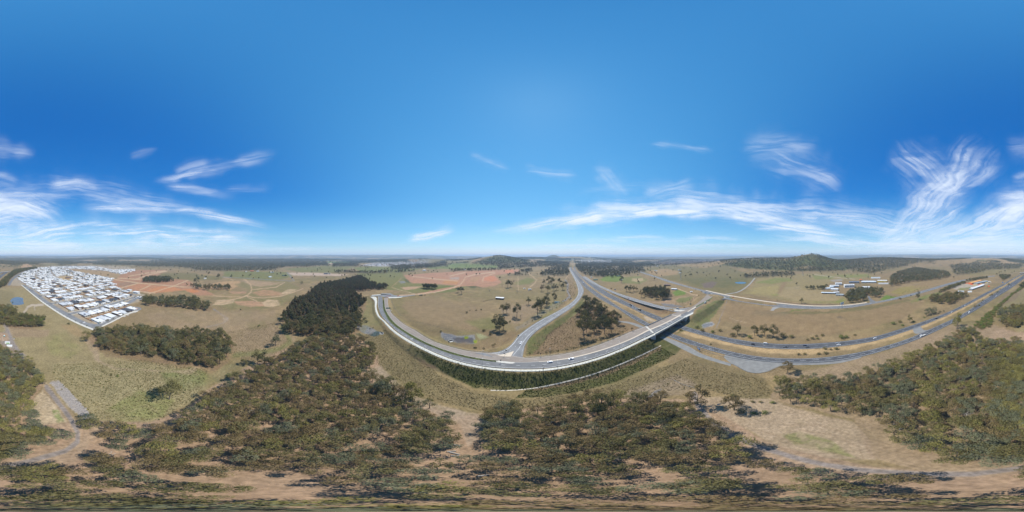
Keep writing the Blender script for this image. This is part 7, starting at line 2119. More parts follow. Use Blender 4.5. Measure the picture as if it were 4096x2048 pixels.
# gantry across the motorway in the distance
a, b_ = P(2274, 1072, 0), P(2302, 1072, 0); o = thing('motorway_gantry', (a + b_) / 2, math.atan2((b_ - a).y, (b_ - a).x), 'steel gantry spanning all the motorway lanes in the distance', 'gantry'); w_ = (b_ - a).length
for s_ in (-.5, 0, .5):
    q = MB(); q.box((s_ * w_, 0, 4), (.8, .8, 8)); q.build('post', M_DSTEEL, o)
for z in (7.6, 9.6):
    q = MB(); q.box((0, 0, z), (w_, .7, .7)); q.build('beam', M_DSTEEL, o)
# power poles and pylons
for i, (px, pb, pt, lab) in enumerate(((3223, 1118, 1102, 'timber power pole on the school hill below the pylon'), (3135, 1171, 1155, 'timber power pole at the edge of the school oval'), (3018, 1141, 1126, 'timber power pole on the field track fence'), (2932, 1174, 1157, 'taller of two poles by the field track mouth'), (2939, 1174, 1163, 'shorter of two poles by the field track mouth'),
                                       (2757, 1131, 1117, 'timber power pole beside the cross road near the pylon'), (2600, 1121, 1105, 'timber power pole in the tan paddock, nearer the cross road'), (2575, 1114, 1100, 'timber power pole in the tan paddock, nearer the arena'), (2608, 1119, 1107, 'short pole beside the tan paddock pole'), (2128, 1170, 1159, 'pole beside the paddock hut'), (1892, 1137, 1120, 'pole standing on the red earthworks'), (2140, 1085, 1075, 'pole at the wood edge by the motorway'))):
    p = P(px, pb, 0); h = height_of(px, pb, pt); o = thing('power_pole', p, random.uniform(0, 3), lab, 'pole')
    q = MB(); q.tube([(0, 0, -.5), (0, 0, h)], [.2, .13], 7); q.build('pole', M_BARK, o)
    q = MB(); q.box((0, 0, h - .8), (2.4, .14, .16)); q.build('crossarm', M_BARK, o)


def pylon(px, pb, pt, lab):
    p = P(px, pb, 0); p.z = float(base_h(np.array([p.x]), np.array([p.y]))[0]); dd_ = math.hypot(p.x, p.y)
    h = max(25, H - dd_ * math.tan(R((pt - 1024) / PXD)) - p.z); o = thing('pylon', p, facing(p) + .6, lab, 'pylon', 'lattice power pylons')
    q = MB(); b0, b1 = h * .11, h * .02
    for sx in (-1, 1):
        for sy in (-1, 1):
            q.tube([(sx * b0, sy * b0, -1), (sx * b1 * 1.8, sy * b1 * 1.8, h * .62), (sx * b1, sy * b1, h)], [.2, .16, .12], 4)
    q.build('leg', M_STEEL, o)
    q = MB(); n = 6
    for k in range(n):
        z0, z1 = h * .9 * k / n, h * .9 * (k + 1) / n; w0 = b0 + (b1 * 1.8 - b0) * min(1, z0 / (h * .62)); w1 = b0 + (b1 * 1.8 - b0) * min(1, z1 / (h * .62))
        for (ax, ay, bx, by) in ((-1, -1, 1, -1), (1, -1, 1, 1), (1, 1, -1, 1), (-1, 1, -1, -1)):
            q.tube([(ax * w0, ay * w0, z0), (bx * w1, by * w1, z1)], .09, 4); q.tube([(bx * w0, by * w0, z0), (ax * w1, ay * w1, z1)], .09, 4)
    q.build('bracing', M_STEEL, o)
    for z, w in ((.66, .20), (.80, .17), (.93, .13)):
        q = MB(); q.tube([(-h * w, 0, h * z), (0, 0, h * (z + .03)), (h * w, 0, h * z)], [.1, .25, .1], 4); q.build('crossarm', M_STEEL, o)


for a in ((3212, 1104, 1080, 'lattice pylon standing on the school hill'), (3597, 1071, 1055, 'lattice pylon in the wooded gap behind the school'), (2723, 1121, 1093, 'thin lattice pylon beside the cross road field'), (3690, 1052, 1030, 'distant lattice pylon on the bush ridge')):
    pylon(*a)

# concrete drain step along the embankment, lying on the ground
def on_ground(L, lift):
    zz = ground_h(np.array([p.x for p in L]), np.array([p.y for p in L])); return [Vector((p.x, p.y, float(z) + lift)) for p, z in zip(L, zz)]


DA = E([(1962, 1561), (2040, 1561.5), (2100, 1557), (2200, 1543), (2300, 1522), (2400, 1493), (2500, 1454), (2580, 1416), (2645, 1381)], .6, 3)
strip('drain_kerb', on_ground(DA, .12), on_ground(offset(DA, 1.0), .12), mat('drain_concrete', (.66, .58, .46), .9), skirt=.3, reg=False)
# ------------------------------------------------------------------ vehicles
M_TYRE = mat('tyre', (.02, .02, .02), .9)
M_HEAD = mat('headlight', (.75, .76, .78), .2)
M_TAIL = mat('tail_light', (.35, .015, .015), .3)
PAINT = {'white': mat('paint_white', (.80, .80, .80), .3, spec=.5), 'black': mat('paint_black', (.02, .02, .024), .3, spec=.5), 'grey': mat('paint_grey', (.16, .17, .18), .35, .3), 'silver': mat('paint_silver', (.48, .50, .52), .35, .4), 'blue': mat('paint_blue', (.04, .09, .25), .3),
         'dark blue': mat('paint_dark_blue', (.03, .045, .09), .3), 'red': mat('paint_red', (.40, .03, .025), .3), 'orange': mat('paint_orange', (.55, .13, .03), .4), 'green': mat('paint_green', (.10, .20, .17), .35)}


def car_meshes(kind):
    """front is +x; a list of (part, mesh, painted)"""
    L, W, Hh, bon, boot = {'sedan': (4.7, 1.82, 1.46, .62, .80), 'hatch': (4.2, 1.78, 1.50, .62, .97), 'wagon': (4.8, 1.88, 1.72, .66, 1.0), 'ute': (5.2, 1.88, 1.78, .62, .50), 'van': (5.1, 1.95, 2.05, .86, 1.0)}[kind]
    belt = .92 if kind in ('sedan', 'hatch') else 1.08
    hl = L / 2; w = W / 2
    b = MB()
    prof = [(-hl, .42), (-hl, belt - .06), (-hl + .12, belt), (hl * .45, belt), (hl - .18, belt - .16), (hl, belt - .32), (hl, .40), (hl - .3, .26), (-hl + .3, .26)]
    n = len(prof)
    for s_ in (-1, 1): b.v += [(x, s_ * w * (.95 if z > belt - .2 or abs(x) > hl - .05 else 1.0), z) for x, z in prof]
    b.f.append(tuple(range(n))); b.m.append(0); b.f.append(tuple(reversed(range(n, 2 * n)))); b.m.append(0)
    for k in range(n): j = (k + 1) % n; b.f.append((j, k, n + k, n + j)); b.m.append(0)
    # cabin
    x0 = -hl * boot + (.06 if boot > .9 else 0); x1 = hl * (bon - .18); fr = .62 if kind != 'van' else .30; rr = .35 if kind in ('sedan',) else .16
    if kind == 'ute': x0 = -hl * .12; rr = .12
    base = [(x0, -w * .93, belt - .01), (x1 + .35, -w * .93, belt - .01), (x1 + .35, w * .93, belt - .01), (x0, w * .93, belt - .01)]
    top = [(x0 + rr, -w * .76, Hh), (x1 + .35 - fr, -w * .76, Hh), (x1 + .35 - fr, w * .76, Hh), (x0 + rr, w * .76, Hh)]
    i = len(b.v); b.v += base + top
    for f in ((4, 5, 6, 7), (0, 1, 5, 4), (1, 2, 6, 5), (2, 3, 7, 6), (3, 0, 4, 7)): b.f.append(tuple(i + k for k in f)); b.m.append(0)
    if kind == 'ute':
        q0 = (-hl + .1, -.12 * hl - .05)
        b.box(((q0[0] + q0[1]) / 2, 0, belt + .03), (q0[1] - q0[0], W * .8, .04))
    out = [('body', b.mesh('body', PAINT['white']), True)]

    def pane(f, nm):
        B_, T_ = [Vector(q) for q in base], [Vector(q) for q in top]; F = [(B_ + T_)[k] for k in f]; c_ = sum(F, Vector()) / 4
        nrm = (F[1] - F[0]).cross(F[2] - F[1]).normalized()
        q = MB(); q.face([c_ + (p - c_) * .84 + nrm * .015 for p in F]); out.append((nm, q.mesh(nm, M_GLASS), False))
    pane((1, 2, 6, 5), 'windscreen'); pane((3, 0, 4, 7), 'rear_window'); pane((0, 1, 5, 4), 'side_window'); pane((2, 3, 7, 6), 'side_window')
    for x in (hl * .62, -hl * .60):
        for s_ in (-1, 1):
            q = MB(); q.cyl((x, s_ * (w - .1), .33), .33, .24, 12, axis='y'); out.append(('wheel', q.mesh('wheel', M_TYRE), False))
    for s_ in (-1, 1):
        q = MB(); q.box((hl + .005, s_ * w * .68, belt - .40), (.05, .38, .14)); out.append(('headlight', q.mesh('headlight', M_HEAD), False))
        q = MB(); q.box((-hl - .005, s_ * w * .74, belt - .22), (.05, .30, .18)); out.append(('tail_light', q.mesh('tail_light', M_TAIL), False))
    return out


CARS = {k: car_meshes(k) for k in ('sedan', 'hatch', 'wagon', 'ute', 'van')}
KN = {'sedan': 'sedan', 'hatch': 'hatchback', 'wagon': 'station wagon', 'ute': 'pickup', 'van': 'van'}


def put_car(px, py, kind, col, sgn, where, group, p=None, head=None):
    p = p or road_pt(px, py, .5)
    a = road_dir(p) if head is None else head
    # sgn +1: heading towards larger photo x
    t = Vector((math.cos(a), math.sin(a), 0)); az = Vector((p.y, -p.x, 0))
    if t.dot(az) * sgn < 0: a += math.pi
    o = thing('car' if kind not in ('ute', 'van') else {'ute': 'pickup', 'van': 'van'}[kind], p + Vector((0, 0, .03)), a, f"{col} {KN[kind]} {where}", 'car' if kind not in ('ute', 'van') else KN[kind], group)
    for nm, me_, pt in CARS[kind]:
        c_ = link(nm, me_, o)
        if pt: c_.material_slots[0].link = 'OBJECT'; c_.material_slots[0].material = PAINT[col]


GM = 'cars on the motorway'
for px, py, k, c_, s_, w in ((3012, 1377, 'hatch', 'black', 1, 'on the far carriageway, trailing the white van'), (3062, 1375, 'van', 'white', 1, 'on the far carriageway, in front of the roadside clump'), (3142, 1388, 'ute', 'grey', 1, 'on the far carriageway lane next to the median bushes'),
                             (3220, 1382, 'sedan', 'dark blue', 1, 'on the far carriageway, farther of the side by side pair'), (3230, 1388, 'wagon', 'grey', 1, 'on the far carriageway, nearer of the side by side pair'), (3350, 1372.5, 'sedan', 'silver', 1, 'on the far carriageway behind the median bushes, outer lane'), (3355, 1379, 'sedan', 'white', 1, 'on the far carriageway behind the median bushes, inner lane'),
                             (3500, 1353, 'sedan', 'white', 1, 'alone on the far carriageway before the median crossover'), (3746, 1274, 'wagon', 'black', 1, 'on the far carriageway near the bronze crowned gum'), (3808, 1249, 'sedan', 'white', 1, 'on the far carriageway just beyond the bronze crowned gum'), (3849, 1225, 'sedan', 'silver', 1, 'on the far carriageway, paired with a white hatchback'),
                             (3861, 1222, 'hatch', 'white', 1, 'on the far carriageway, ahead of a silver sedan'), (3944, 1176.5, 'hatch', 'blue', 1, 'on the far carriageway below the depot'), (3982, 1156, 'wagon', 'black', 1, 'on the far carriageway past the depot trees'), (3997, 1147, 'hatch', 'silver', 1, 'on the far carriageway near the blue scrub sign'), (4021, 1134, 'van', 'white', 1, 'on the far carriageway at the blue scrub sign'),
                             (4053, 1115, 'van', 'white', 1, 'farthest up the far carriageway near the overpass'), (3877, 1250, 'van', 'white', -1, 'on the near carriageway behind the bronze crowned gum'), (3940, 1212.5, 'ute', 'grey', -1, 'on the near carriageway beside the verge scrub'), (3985, 1184, 'wagon', 'white', -1, 'on the near carriageway towing a trailer'), (4039, 1145, 'van', 'white', -1, 'on the near carriageway, farther up the straight'), (4051, 1141, 'hatch', 'white', -1, 'on the near carriageway, last before the crest'),
                             (2328, 1101, 'ute', 'black', 1, 'on the motorway merge by the roadside wood'), (2343, 1113, 'sedan', 'white', 1, 'in the outer lane beyond the merge nose'), (2386, 1143, 'sedan', 'blue', 1, 'beside the painted merge nose'), (2426, 1167, 'sedan', 'black', 1, 'on the far carriageway, leading the white one past the merge'), (2444, 1178, 'hatch', 'white', 1, 'on the far carriageway abreast of the on ramp verge'),
                             (2335, 1136, 'wagon', 'black', -1, 'on the outbound lanes beside the small white lorry'), (2323, 1120, 'sedan', 'grey', -1, 'on the outbound lanes, first of a queue of four'), (2318, 1115.5, 'hatch', 'dark blue', -1, 'on the outbound lanes, second of a queue of four'), (2313, 1111, 'sedan', 'black', -1, 'on the outbound lanes, third of a queue of four'), (2307, 1105.5, 'sedan', 'silver', -1, 'on the outbound lanes, last of a queue of four'),
                             (2531, 1229.5, 'wagon', 'white', 1, 'on the motorway right beside the vehicle carrier truck')):
    put_car(px, py, k, c_, s_, w, GM)
GB = 'cars on the bridge road and cross road'
for px, py, k, c_, s_, w in ((2084, 1372, 'ute', 'white', -1, 'driving down the exit ramp to the junction'), (2200, 1448, 'sedan', 'white', -1, 'on the grey lanes next to the tall signal mast'), (2285, 1435, 'ute', 'white', -1, 'on the grey lanes, following a white sedan toward the ramp'), (2513, 1193, 'hatch', 'red', 1, 'climbing the on ramp'), (2711, 1234, 'van', 'white', 1, 'waiting at the head of the on ramp'),
                             (2836, 1203, 'sedan', 'dark blue', -1, 'between the tipper truck and the crossroads'), (2848, 1186, 'sedan', 'white', 1, 'waiting at the crossroads beside the grass island'), (2837, 1174.5, 'wagon', 'green', 1, 'turning at the crossroads beside a white pickup'), (2846, 1176, 'ute', 'white', 1, 'stopped at the crossroads lights'), (2823, 1171, 'wagon', 'blue', 1, 'queueing third back from the crossroads'), (2807, 1166, 'sedan', 'black', 1, 'queueing last before the crossroads'),
                             (2783, 1159.5, 'hatch', 'grey', 1, 'on the cross road well short of the lights'), (2932, 1190, 'ute', 'orange', 1, 'on the cross road beside the planted median'), (2881, 1184, 'sedan', 'silver', 1, 'in the middle of the crossroads'), (3248, 1228, 'sedan', 'silver', 1, 'alone on the cross road below the school boundary bush'), (3623, 1187.5, 'hatch', 'silver', -1, 'on the cross road below the school lawn, ahead of a black car'), (3644, 1181.5, 'wagon', 'black', -1, 'on the cross road near the broad dark tree'),
                             (3694, 1168, 'hatch', 'silver', -1, 'on the cross road at the start of the depot hedge'), (3711, 1163, 'sedan', 'black', -1, 'on the cross road abreast of the depot hedge'), (3741, 1154, 'sedan', 'silver', -1, 'on the cross road, behind a red car by the hedge'), (3760, 1148.5, 'hatch', 'red', -1, 'on the cross road behind the depot hedge'), (3783, 1140.5, 'sedan', 'grey', -1, 'on the cross road, last before the depot'), (2617, 1106, 'sedan', 'grey', 1, 'alone far up the cross road by the ochre field')):
    put_car(px, py, k, c_, s_, w, GB)
GE = 'cars parked in the estate'
eh = math.atan2(EV.y, EV.x)
for px, py, k, c_, w in ((337, 1291, 'sedan', 'white', 'driving on the estate edge road near the corner'), (495, 1257, 'wagon', 'white', 'parked at the kerb, nearer the estate corner'), (504, 1252.5, 'hatch', 'white', 'parked at the kerb, nearer the roundabout'), (375, 1196, 'hatch', 'red', 'parked by the corner garden, nearer of two red ones'), (367, 1194, 'hatch', 'red', 'parked by the corner garden, farther of two red ones'),
                         (284, 1204, 'hatch', 'red', 'parked on a street behind the edge houses'), (290, 1202, 'wagon', 'black', 'parked touching the red hatchback'), (383, 1225, 'sedan', 'black', 'parked before the charcoal roofed house'), (362, 1232, 'hatch', 'grey', 'parked on the second street, middle of the row'), (343, 1238, 'hatch', 'black', 'parked on the second street, near the edge road'), (103, 1151, 'van', 'white', 'parked at the stub end of the edge road'), (119, 1160, 'hatch', 'dark blue', 'parked on the verge of the edge road'), (435, 1212, 'sedan', 'black', 'parked at the bend by the pale kerb')):
    put_car(px, py, k, c_, 1, w, GE, p=P(px, py, .12), head=eh)


def truck(px, py, sgn, label, cabc, parts, L):
    p = road_pt(px, py, 1.0); a = road_dir(p); t = Vector((math.cos(a), math.sin(a), 0))
    if t.dot(Vector((p.y, -p.x, 0))) * sgn < 0: a += math.pi
    o = thing('truck', p + Vector((0, 0, .03)), a, label, 'truck')
    hl = L / 2
    q = MB(); q.prism([(hl - 2.2, -1.2), (hl - .15, -1.2), (hl, -1.0), (hl, 1.0), (hl - .15, 1.2), (hl - 2.2, 1.2)], .6, 2.0); q.face([(hl - 2.2, -1.15, 2.0), (hl - .1, -1.1, 2.0), (hl - .45, -1.05, 2.9), (hl - 2.2, -1.1, 2.9)]); q.face([(hl - .1, 1.1, 2.0), (hl - 2.2, 1.15, 2.0), (hl - 2.2, 1.1, 2.9), (hl - .45, 1.05, 2.9)])
    q.face([(hl - 2.2, -1.1, 2.9), (hl - .45, -1.05, 2.9), (hl - .45, 1.05, 2.9), (hl - 2.2, 1.1, 2.9)]); q.face([(hl - 2.2, 1.15, 2.0), (hl - 2.2, -1.15, 2.0), (hl - 2.2, -1.1, 2.9), (hl - 2.2, 1.1, 2.9)]); q.face([(hl - .1, -1.1, 2.0), (hl - .1, 1.1, 2.0), (hl - .45, 1.05, 2.9), (hl - .45, -1.05, 2.9)]); q.build('cab', PAINT[cabc], o)
    q = MB(); q.face([(hl - .07, -.95, 2.08), (hl - .07, .95, 2.08), (hl - .40, .9, 2.8), (hl - .40, -.9, 2.8)]); q.build('windscreen', M_GLASS, o)
    q = MB(); q.box((-.6, 0, .75), (L - 1.6, .9, .25)); q.build('chassis', M_DSTEEL, o)
    for nm, c_, s_, m in parts:
        q = MB(); q.box(c_, s_); q.build(nm, m, o)
    for x in (hl - 1.3, -hl + 1.2, -hl + 2.4):
        for s_ in (-1, 1):
            q = MB(); q.cyl((x, s_ * 1.0, .5), .5, .4, 12, axis='y'); q.build('wheel', M_TYRE, o)
    for s_ in (-1, 1):
        q = MB(); q.box((hl + .01, s_ * .85, .95), (.05, .35, .2)); q.build('headlight', M_HEAD, o)
    return o


M_TRAY = mat('truck_tray', (.55, .54, .50), .7)
truck(3692, 1342, -1, 'white flatbed truck on the near carriageway before the verge scrub', 'white', [('tray', (-1.2, 0, 1.25), (6.6, 2.4, .25), M_TRAY), ('headboard', (2.2, 0, 1.8), (.12, 2.4, 1.0), M_TRAY)], 9.5)
truck(2558, 1239, 1, 'dark sided tipper truck on the far carriageway just before the bridge', 'black', [('bin', (-1.1, 0, 2.0), (6.0, 2.45, 1.9), mat('truck_bin', (.035, .038, .045), .6)), ('tarpaulin', (-1.1, 0, 2.97), (5.8, 2.35, .06), mat('tarpaulin', (.34, .34, .30), .9))], 9.0)
ct = truck(2526, 1221.5, 1, 'long white cabbed vehicle carrier truck with a dark car on its back', 'white', [('deck', (-2.4, 0, 1.15), (9.6, 2.4, .2), M_DSTEEL), ('headrack', (2.5, 0, 2.0), (.3, 2.3, 1.6), mat('rack_blue', (.06, .08, .16), .5))], 14)
p = ct.location.copy(); a = ct.rotation_euler.z
for off, c_, w in ((-4.6, 'black', 'riding on the tail of the carrier truck'), (.2, 'silver', 'riding behind the cab of the carrier truck')):
    q = p + Vector((math.cos(a), math.sin(a), 0)) * off; q.z += 1.25
    put_car(0, 0, 'sedan', c_, 1, w, 'cars on the carrier truck', p=q, head=a)
truck(2821, 1211, -1, 'dark tipper truck with a white cab coming down from the crossroads', 'white', [('bin', (-1.0, 0, 2.0), (5.4, 2.4, 1.7), mat('truck_bin', (.05, .06, .09), .6)), ('drum_cover', (-.6, 0, 3.0), (3.4, 2.0, .3), PAINT['white'])], 8.5)
truck(2334, 1132, -1, 'small white lorry on the outbound lanes beside a black wagon', 'white', [('box_body', (-1.0, 0, 2.1), (5.2, 2.3, 2.2), PAINT['white'])], 8.0)

# ------------------------------------------------------------------ buildings
def shed(px, py, w, d, h, rz, roofm, wallm, label, kind='gable', name='building', cat='building', rise=1.4, solar=False, z=0.0, doors=1, open_=False):
    """building with its front foot at a photo pixel; rz turns it from facing the drone"""
    p = P(px, py, z); ca = facing(p) + rz
    p = p + Vector((p.x, p.y, 0)).normalized() * d * .5
    p.z = float(base_h(np.array([p.x]), np.array([p.y]))[0])
    o = thing(name, p, ca, label, cat)
    if open_:
        q = MB()
        n = max(3, int(w / 5))
        for i in range(n):
            for s_ in (-1, 1): q.box((-w / 2 + .4 + (w - .8) * i / (n - 1), s_ * (d / 2 - .3), h / 2), (.25, .25, h))
        tag(q.build('post', M_STEEL, o), kind='stuff')
        q = MB(); q.box((0, d / 2 - .5, h / 2), (w - .5, .15, h)); q.build('wall', wallm, o)
    else:
        q = MB(); q.box((0, 0, h / 2), (w, d, h)); q.build('wall', wallm, o)
    q = MB(); ov = .5
    if kind == 'gable':
        x0, x1, y0, y1 = -w / 2 - ov, w / 2 + ov, -d / 2 - ov, d / 2 + ov
        q.face([(x0, y0, h), (x1, y0, h), (x1, 0, h + rise), (x0, 0, h + rise)]); q.face([(x1, y1, h), (x0, y1, h), (x0, 0, h + rise), (x1, 0, h + rise)])
        q.face([(x0, y0, h - .05), (x0, 0, h + rise - .05), (x1, 0, h + rise - .05), (x1, y0, h - .05)]); q.face([(x1, y1, h - .05), (x1, 0, h + rise - .05), (x0, 0, h + rise - .05), (x0, y1, h - .05)])
        for x in (-w / 2, w / 2): q.face([(x, -d / 2, h), (x, d / 2, h), (x, 0, h + rise * .97)])
    elif kind == 'hip':
        hip(q, -w / 2, w / 2, -d / 2, d / 2, h, rise)
    else:
        q.face([(-w / 2 - ov, -d / 2 - ov, h + .1), (w / 2 + ov, -d / 2 - ov, h + .1), (w / 2 + ov, d / 2 + ov, h + rise), (-w / 2 - ov, d / 2 + ov, h + rise)]); q.box((0, 0, h + .05), (w, d, .1))
    rf = q.build('roof', roofm, o)
    if solar:
        s2 = math.atan2(rise, d / 2) if kind == 'gable' else math.atan2(rise, d)
        for i in range(4):
            q = MB(); q.box((-w * .3 + i * w * .2, -d * .22, h + (rise * .56 if kind == 'gable' else rise * .32) + .12), (w * .17, d * .28, .08)); q.build('solar_panel', M_SOLAR, rf)
    if not open_:
        n = max(1, int(w / 6))
        for i in range(n):
            q = MB(); q.box((-w / 2 + w * (i + .5) / n, -d / 2 - .03, h * .55), (min(2.2, w / n * .5), .06, h * .35)); q.build('window', M_GLASS, o)
        if doors:
            q = MB(); q.box((w * .28, -d / 2 - .035, 1.1), (1.6, .06, 2.2)); q.build('door', M_DOOR, o)
    return o


M_RBLUE = mat('roof_blue_grey', (.16, .20, .26), .5); M_RPB = mat('roof_pale_blue', (.58, .64, .68), .5); M_RGREY = mat('roof_grey', (.33, .36, .37), .5); M_RGREEN = mat('roof_green', (.07, .16, .11), .6)
M_ORANGE = mat('sheet_orange', (.72, .36, .12), .7); M_REDOR = mat('sheet_red_orange', (.70, .15, .05), .7); M_YEL = mat('sheet_yellow', (.62, .48, .12), .7)
SC = [(3354, 1140, 26, 14, 6, .1, M_ROOFW, M_WALLW, 'white school block with dark rooftop solar panels, farthest toward the hill', 'skillion', 1.6, True), (3337, 1149, 32, 13, 5, .15, M_ROOFW, M_WALLW, 'low white school block with solar panels, wide slanted roof', 'skillion', 1.5, True), (3396, 1151, 36, 20, 9.5, .2, M_ROOFW, M_WALLW, 'big white school hall with solar panels, tallest of the school', 'gable', 2.2, True),
      (3416, 1134, 42, 16, 7, .1, M_RBLUE, M_WALLG, 'dark blue roofed school block behind the big white hall', 'gable', 1.6, False), (3312, 1158, 18, 12, 4, .2, M_RPB, M_WALLW, 'pale domed classroom at the oval end, nearer the shelters', 'hip', 2.2, False), (3327, 1153, 16, 11, 4, .2, M_RPB, M_WALLW, 'pale domed classroom next to the slanted solar block', 'hip', 2.2, False), (3339, 1162, 24, 13, 4.5, -.2, M_ROOFW, M_WALLW, 'white gabled classroom beside the school trees', 'gable', 2.0, False),
      (3346, 1174, 17, 9, 3.2, .3, M_ROOFP, M_WALLS, 'small sandy walled classroom between the two shelters', 'skillion', .8, False), (3360, 1185, 22, 12, 4.6, -.25, M_RGREY, M_WALLG, 'grey metal shed standing alone at the edge of the oval', 'gable', 1.6, False), (3464, 1157, 26, 14, 7, .1, M_ROOFW, M_WALLW, 'white box like school block among the driveway trees', 'skillion', .8, False),
      (3475, 1133, 62, 22, 6, .0, M_RPB, M_WALLG, 'longest school building with pale blue hipped roofs', 'hip', 3.0, False), (3503, 1115, 46, 14, 5.5, 0, M_RPB, M_WALLW, 'pale blue roofed block at the very back of the school', 'gable', 1.6, False), (3529, 1128, 42, 18, 6, 0, M_ROOFW, M_YEL, 'white roofed school block with a yellow front', 'gable', 1.8, False), (3534, 1137, 42, 10, 3.4, 0, M_ROOFW, M_WALLW, 'low white covered walkway block before the yellow front', 'skillion', .6, False),
      (3443, 1123, 10, 8, 5, 0, M_REDOR, M_WALLB, 'small red roofed cabin at the back of the school', 'gable', 1.6, False), (3609, 1125, 20, 14, 4, .3, M_ROOFW, M_WALLW, 'white pavilion among the trees behind the school lawn', 'hip', 2.2, False), (3405, 1168, 10, 8, 3.5, .4, M_ROOFW, M_WALLW, 'small white shelter under the school trees', 'hip', 2, False), (3413, 1183, 20, 10, 3.4, -.3, M_RPB, M_WALLW, 'pale roofed demountable near the school driveway', 'skillion', .8, False), (3404, 1197, 15, 9, 3.4, .1, M_RGREY, M_WALLB, 'brown cottage with a grey roof nearest the cross road', 'hip', 1.8, False),
      (3879, 1170, 12, 7, 3.2, .2, M_ROOFW, M_WALLW, 'small white office at the front of the depot', 'gable', 1.2, False), (3844, 1168, 19, 4, 3.0, -.1, M_RPB, M_RPB, 'row of pale blue site sheds at the depot lawn', 'skillion', .3, False), (3890, 1154, 12, 6, 3, .1, M_ROOFP, M_WALLG, 'small grey shed beside the long white depot hall', 'skillion', .5, False),
      (2000, 1198, 21, 10, 4.2, -.25, M_ROOFW, mat('shed_dark', (.045, .045, .04), .9), 'dark farm shed with a white roof alone in the paddock', 'gable', 1.0, False), (2119, 1161, 10, 7, 3.2, .15, mat('roof_faded_blue', (.22, .27, .32), .6), M_WALLW, 'small faded blue roofed hut in the paddock', 'gable', 1.6, False), (2098, 1156, 6, 3, 2.4, .3, M_ROOFW, M_WALLW, 'white caravan parked near the paddock hut', 'skillion', .2, False),
      (2382, 1121, 20, 10, 4, .3, M_RGREEN, M_RGREEN, 'green stable shed below the roadside wood', 'gable', 1.6, False), (2448, 1100, 40, 14, 4.5, 0, mat('roof_grey_green', (.27, .31, .29), .6), M_WALLG, 'long grey green pavilion behind the riding ground lawn', 'gable', 1.8, False), (2472, 1105, 24, 9, 3.5, 0, M_RGREEN, M_WALLG, 'lower green roofed pavilion beside the long one', 'gable', 1.4, False), (2366, 1111, 9, 7, 3, 0, M_RGREY, M_WALLW, 'small pale stable hut under the wood', 'gable', 1.2, False),
      (2668, 1144, 24, 16, 4, .1, mat('roof_brown_tile', (.22, .15, .12), .8), M_WALLB, 'brown tiled homestead behind its tall gums', 'hip', 3.2, False), (2697, 1160, 18, 9, 3.6, -.3, M_ROOFW, M_WALLW, 'white outbuilding beside the homestead lawn', 'gable', 1.8, False), (2765, 1170, 7, 5, 2.6, .2, M_ROOFW, M_WALLW, 'tiny white shed at the bend of the homestead drive', 'gable', 1, False), (2485, 1122, 10, 8, 4, 0, M_RPB, M_WALLG, 'pale shed beside the tall dark pine', 'gable', 1.4, False),
      (2718, 1082, 22, 12, 5, .2, M_RGREY, M_WALLW, 'lone grey roofed farmhouse in the far tan field', 'hip', 2.6, False), (2720, 1093, 14, 8, 4, .2, M_ROOFW, M_WALLW, 'white shed in front of the lone far farmhouse', 'gable', 1.5, False), (2628, 1066, 26, 12, 5, 0, M_ROOFP, M_WALLW, 'pale long house in the green fields beyond the cross road', 'gable', 2, False),
      (1697, 1084, 26, 18, 6, 0, M_ROOFW, M_WALLW, 'white farmhouse at the hedgerow behind the red earthworks', 'hip', 4, False), (1859, 1079, 16, 10, 4, .3, M_ROOFW, M_WALLW, 'small white barn past the red earthworks', 'gable', 2, False), (1303, 1097, 24, 12, 6, .1, M_RBLUE, M_WALLG, 'grey blue new building on the pale stripped ground', 'gable', 1.6, False), (1318, 1097, 12, 10, 5, 0, M_RGREY, M_WALLG, 'smaller grey building beside the new blue one', 'gable', 1.6, False),
      (1008, 1086, 26, 11, 4, 0, M_REDOR, M_WALLB, 'long red roofed farmhouse on the green flat', 'gable', 2, False), (1031, 1087, 18, 10, 4, 0, M_RPB, M_WALLW, 'pale blue roofed house next to the long red one', 'gable', 2, False), (1089, 1091, 26, 12, 4, 0, M_ROOFW, M_WALLW, 'white roofed farmhouse by the dark windbreak', 'gable', 2, False), (1081, 1110, 16, 12, 4, .4, M_RPB, M_WALLW, 'pale cottage on the bright lawn beside the lane', 'hip', 2.4, False), (1138, 1104, 30, 10, 4, 0, M_RGREEN, M_WALLG, 'long dull green shed near the grey lane', 'gable', 1.5, False), (820, 1116, 12, 8, 4, .3, M_ROOFW, M_WALLW, 'white shed on the green flat behind the dam', 'gable', 1.2, False), (985, 1088, 10, 8, 4, 0, M_ROOFW, M_WALLW, 'tiny white house on the green flat', 'gable', 2, False),
      (272, 1114, 26, 16, 4.5, .2, mat('roof_dark_tile', (.14, .105, .09), .8), M_WALLB, 'old brown homestead on its garden block inside the estate', 'hip', 3.2, False), (292, 1113, 14, 8, 3.5, .1, M_ROOFW, M_WALLW, 'white garage beside the old homestead in the estate', 'gable', 1.5, False)]
for px, py, w, d, h, rz, rm_, wm, lab, kd, rise, sol in SC:
    shed(px, py, w, d, h, rz, rm_, wm, lab, kd, rise=rise, solar=sol, name='school_building' if 'school' in lab or 'classroom' in lab else 'farm_building' if any(k in lab for k in ('farm', 'barn', 'stable', 'homestead', 'shed')) else 'building')
shed(3313, 1176, 42, 9, 3.4, -.12, M_RPB, M_WALLG, 'long open sided shelter with a pale blue roof along the oval', 'skillion', 'shelter', 'shelter', rise=.5, open_=True)
# the depot: long hall, orange hall, grey hall, orange stacks and the white arch
a, b_ = P(3882, 1160, 0), P(3932, 1143, 0)


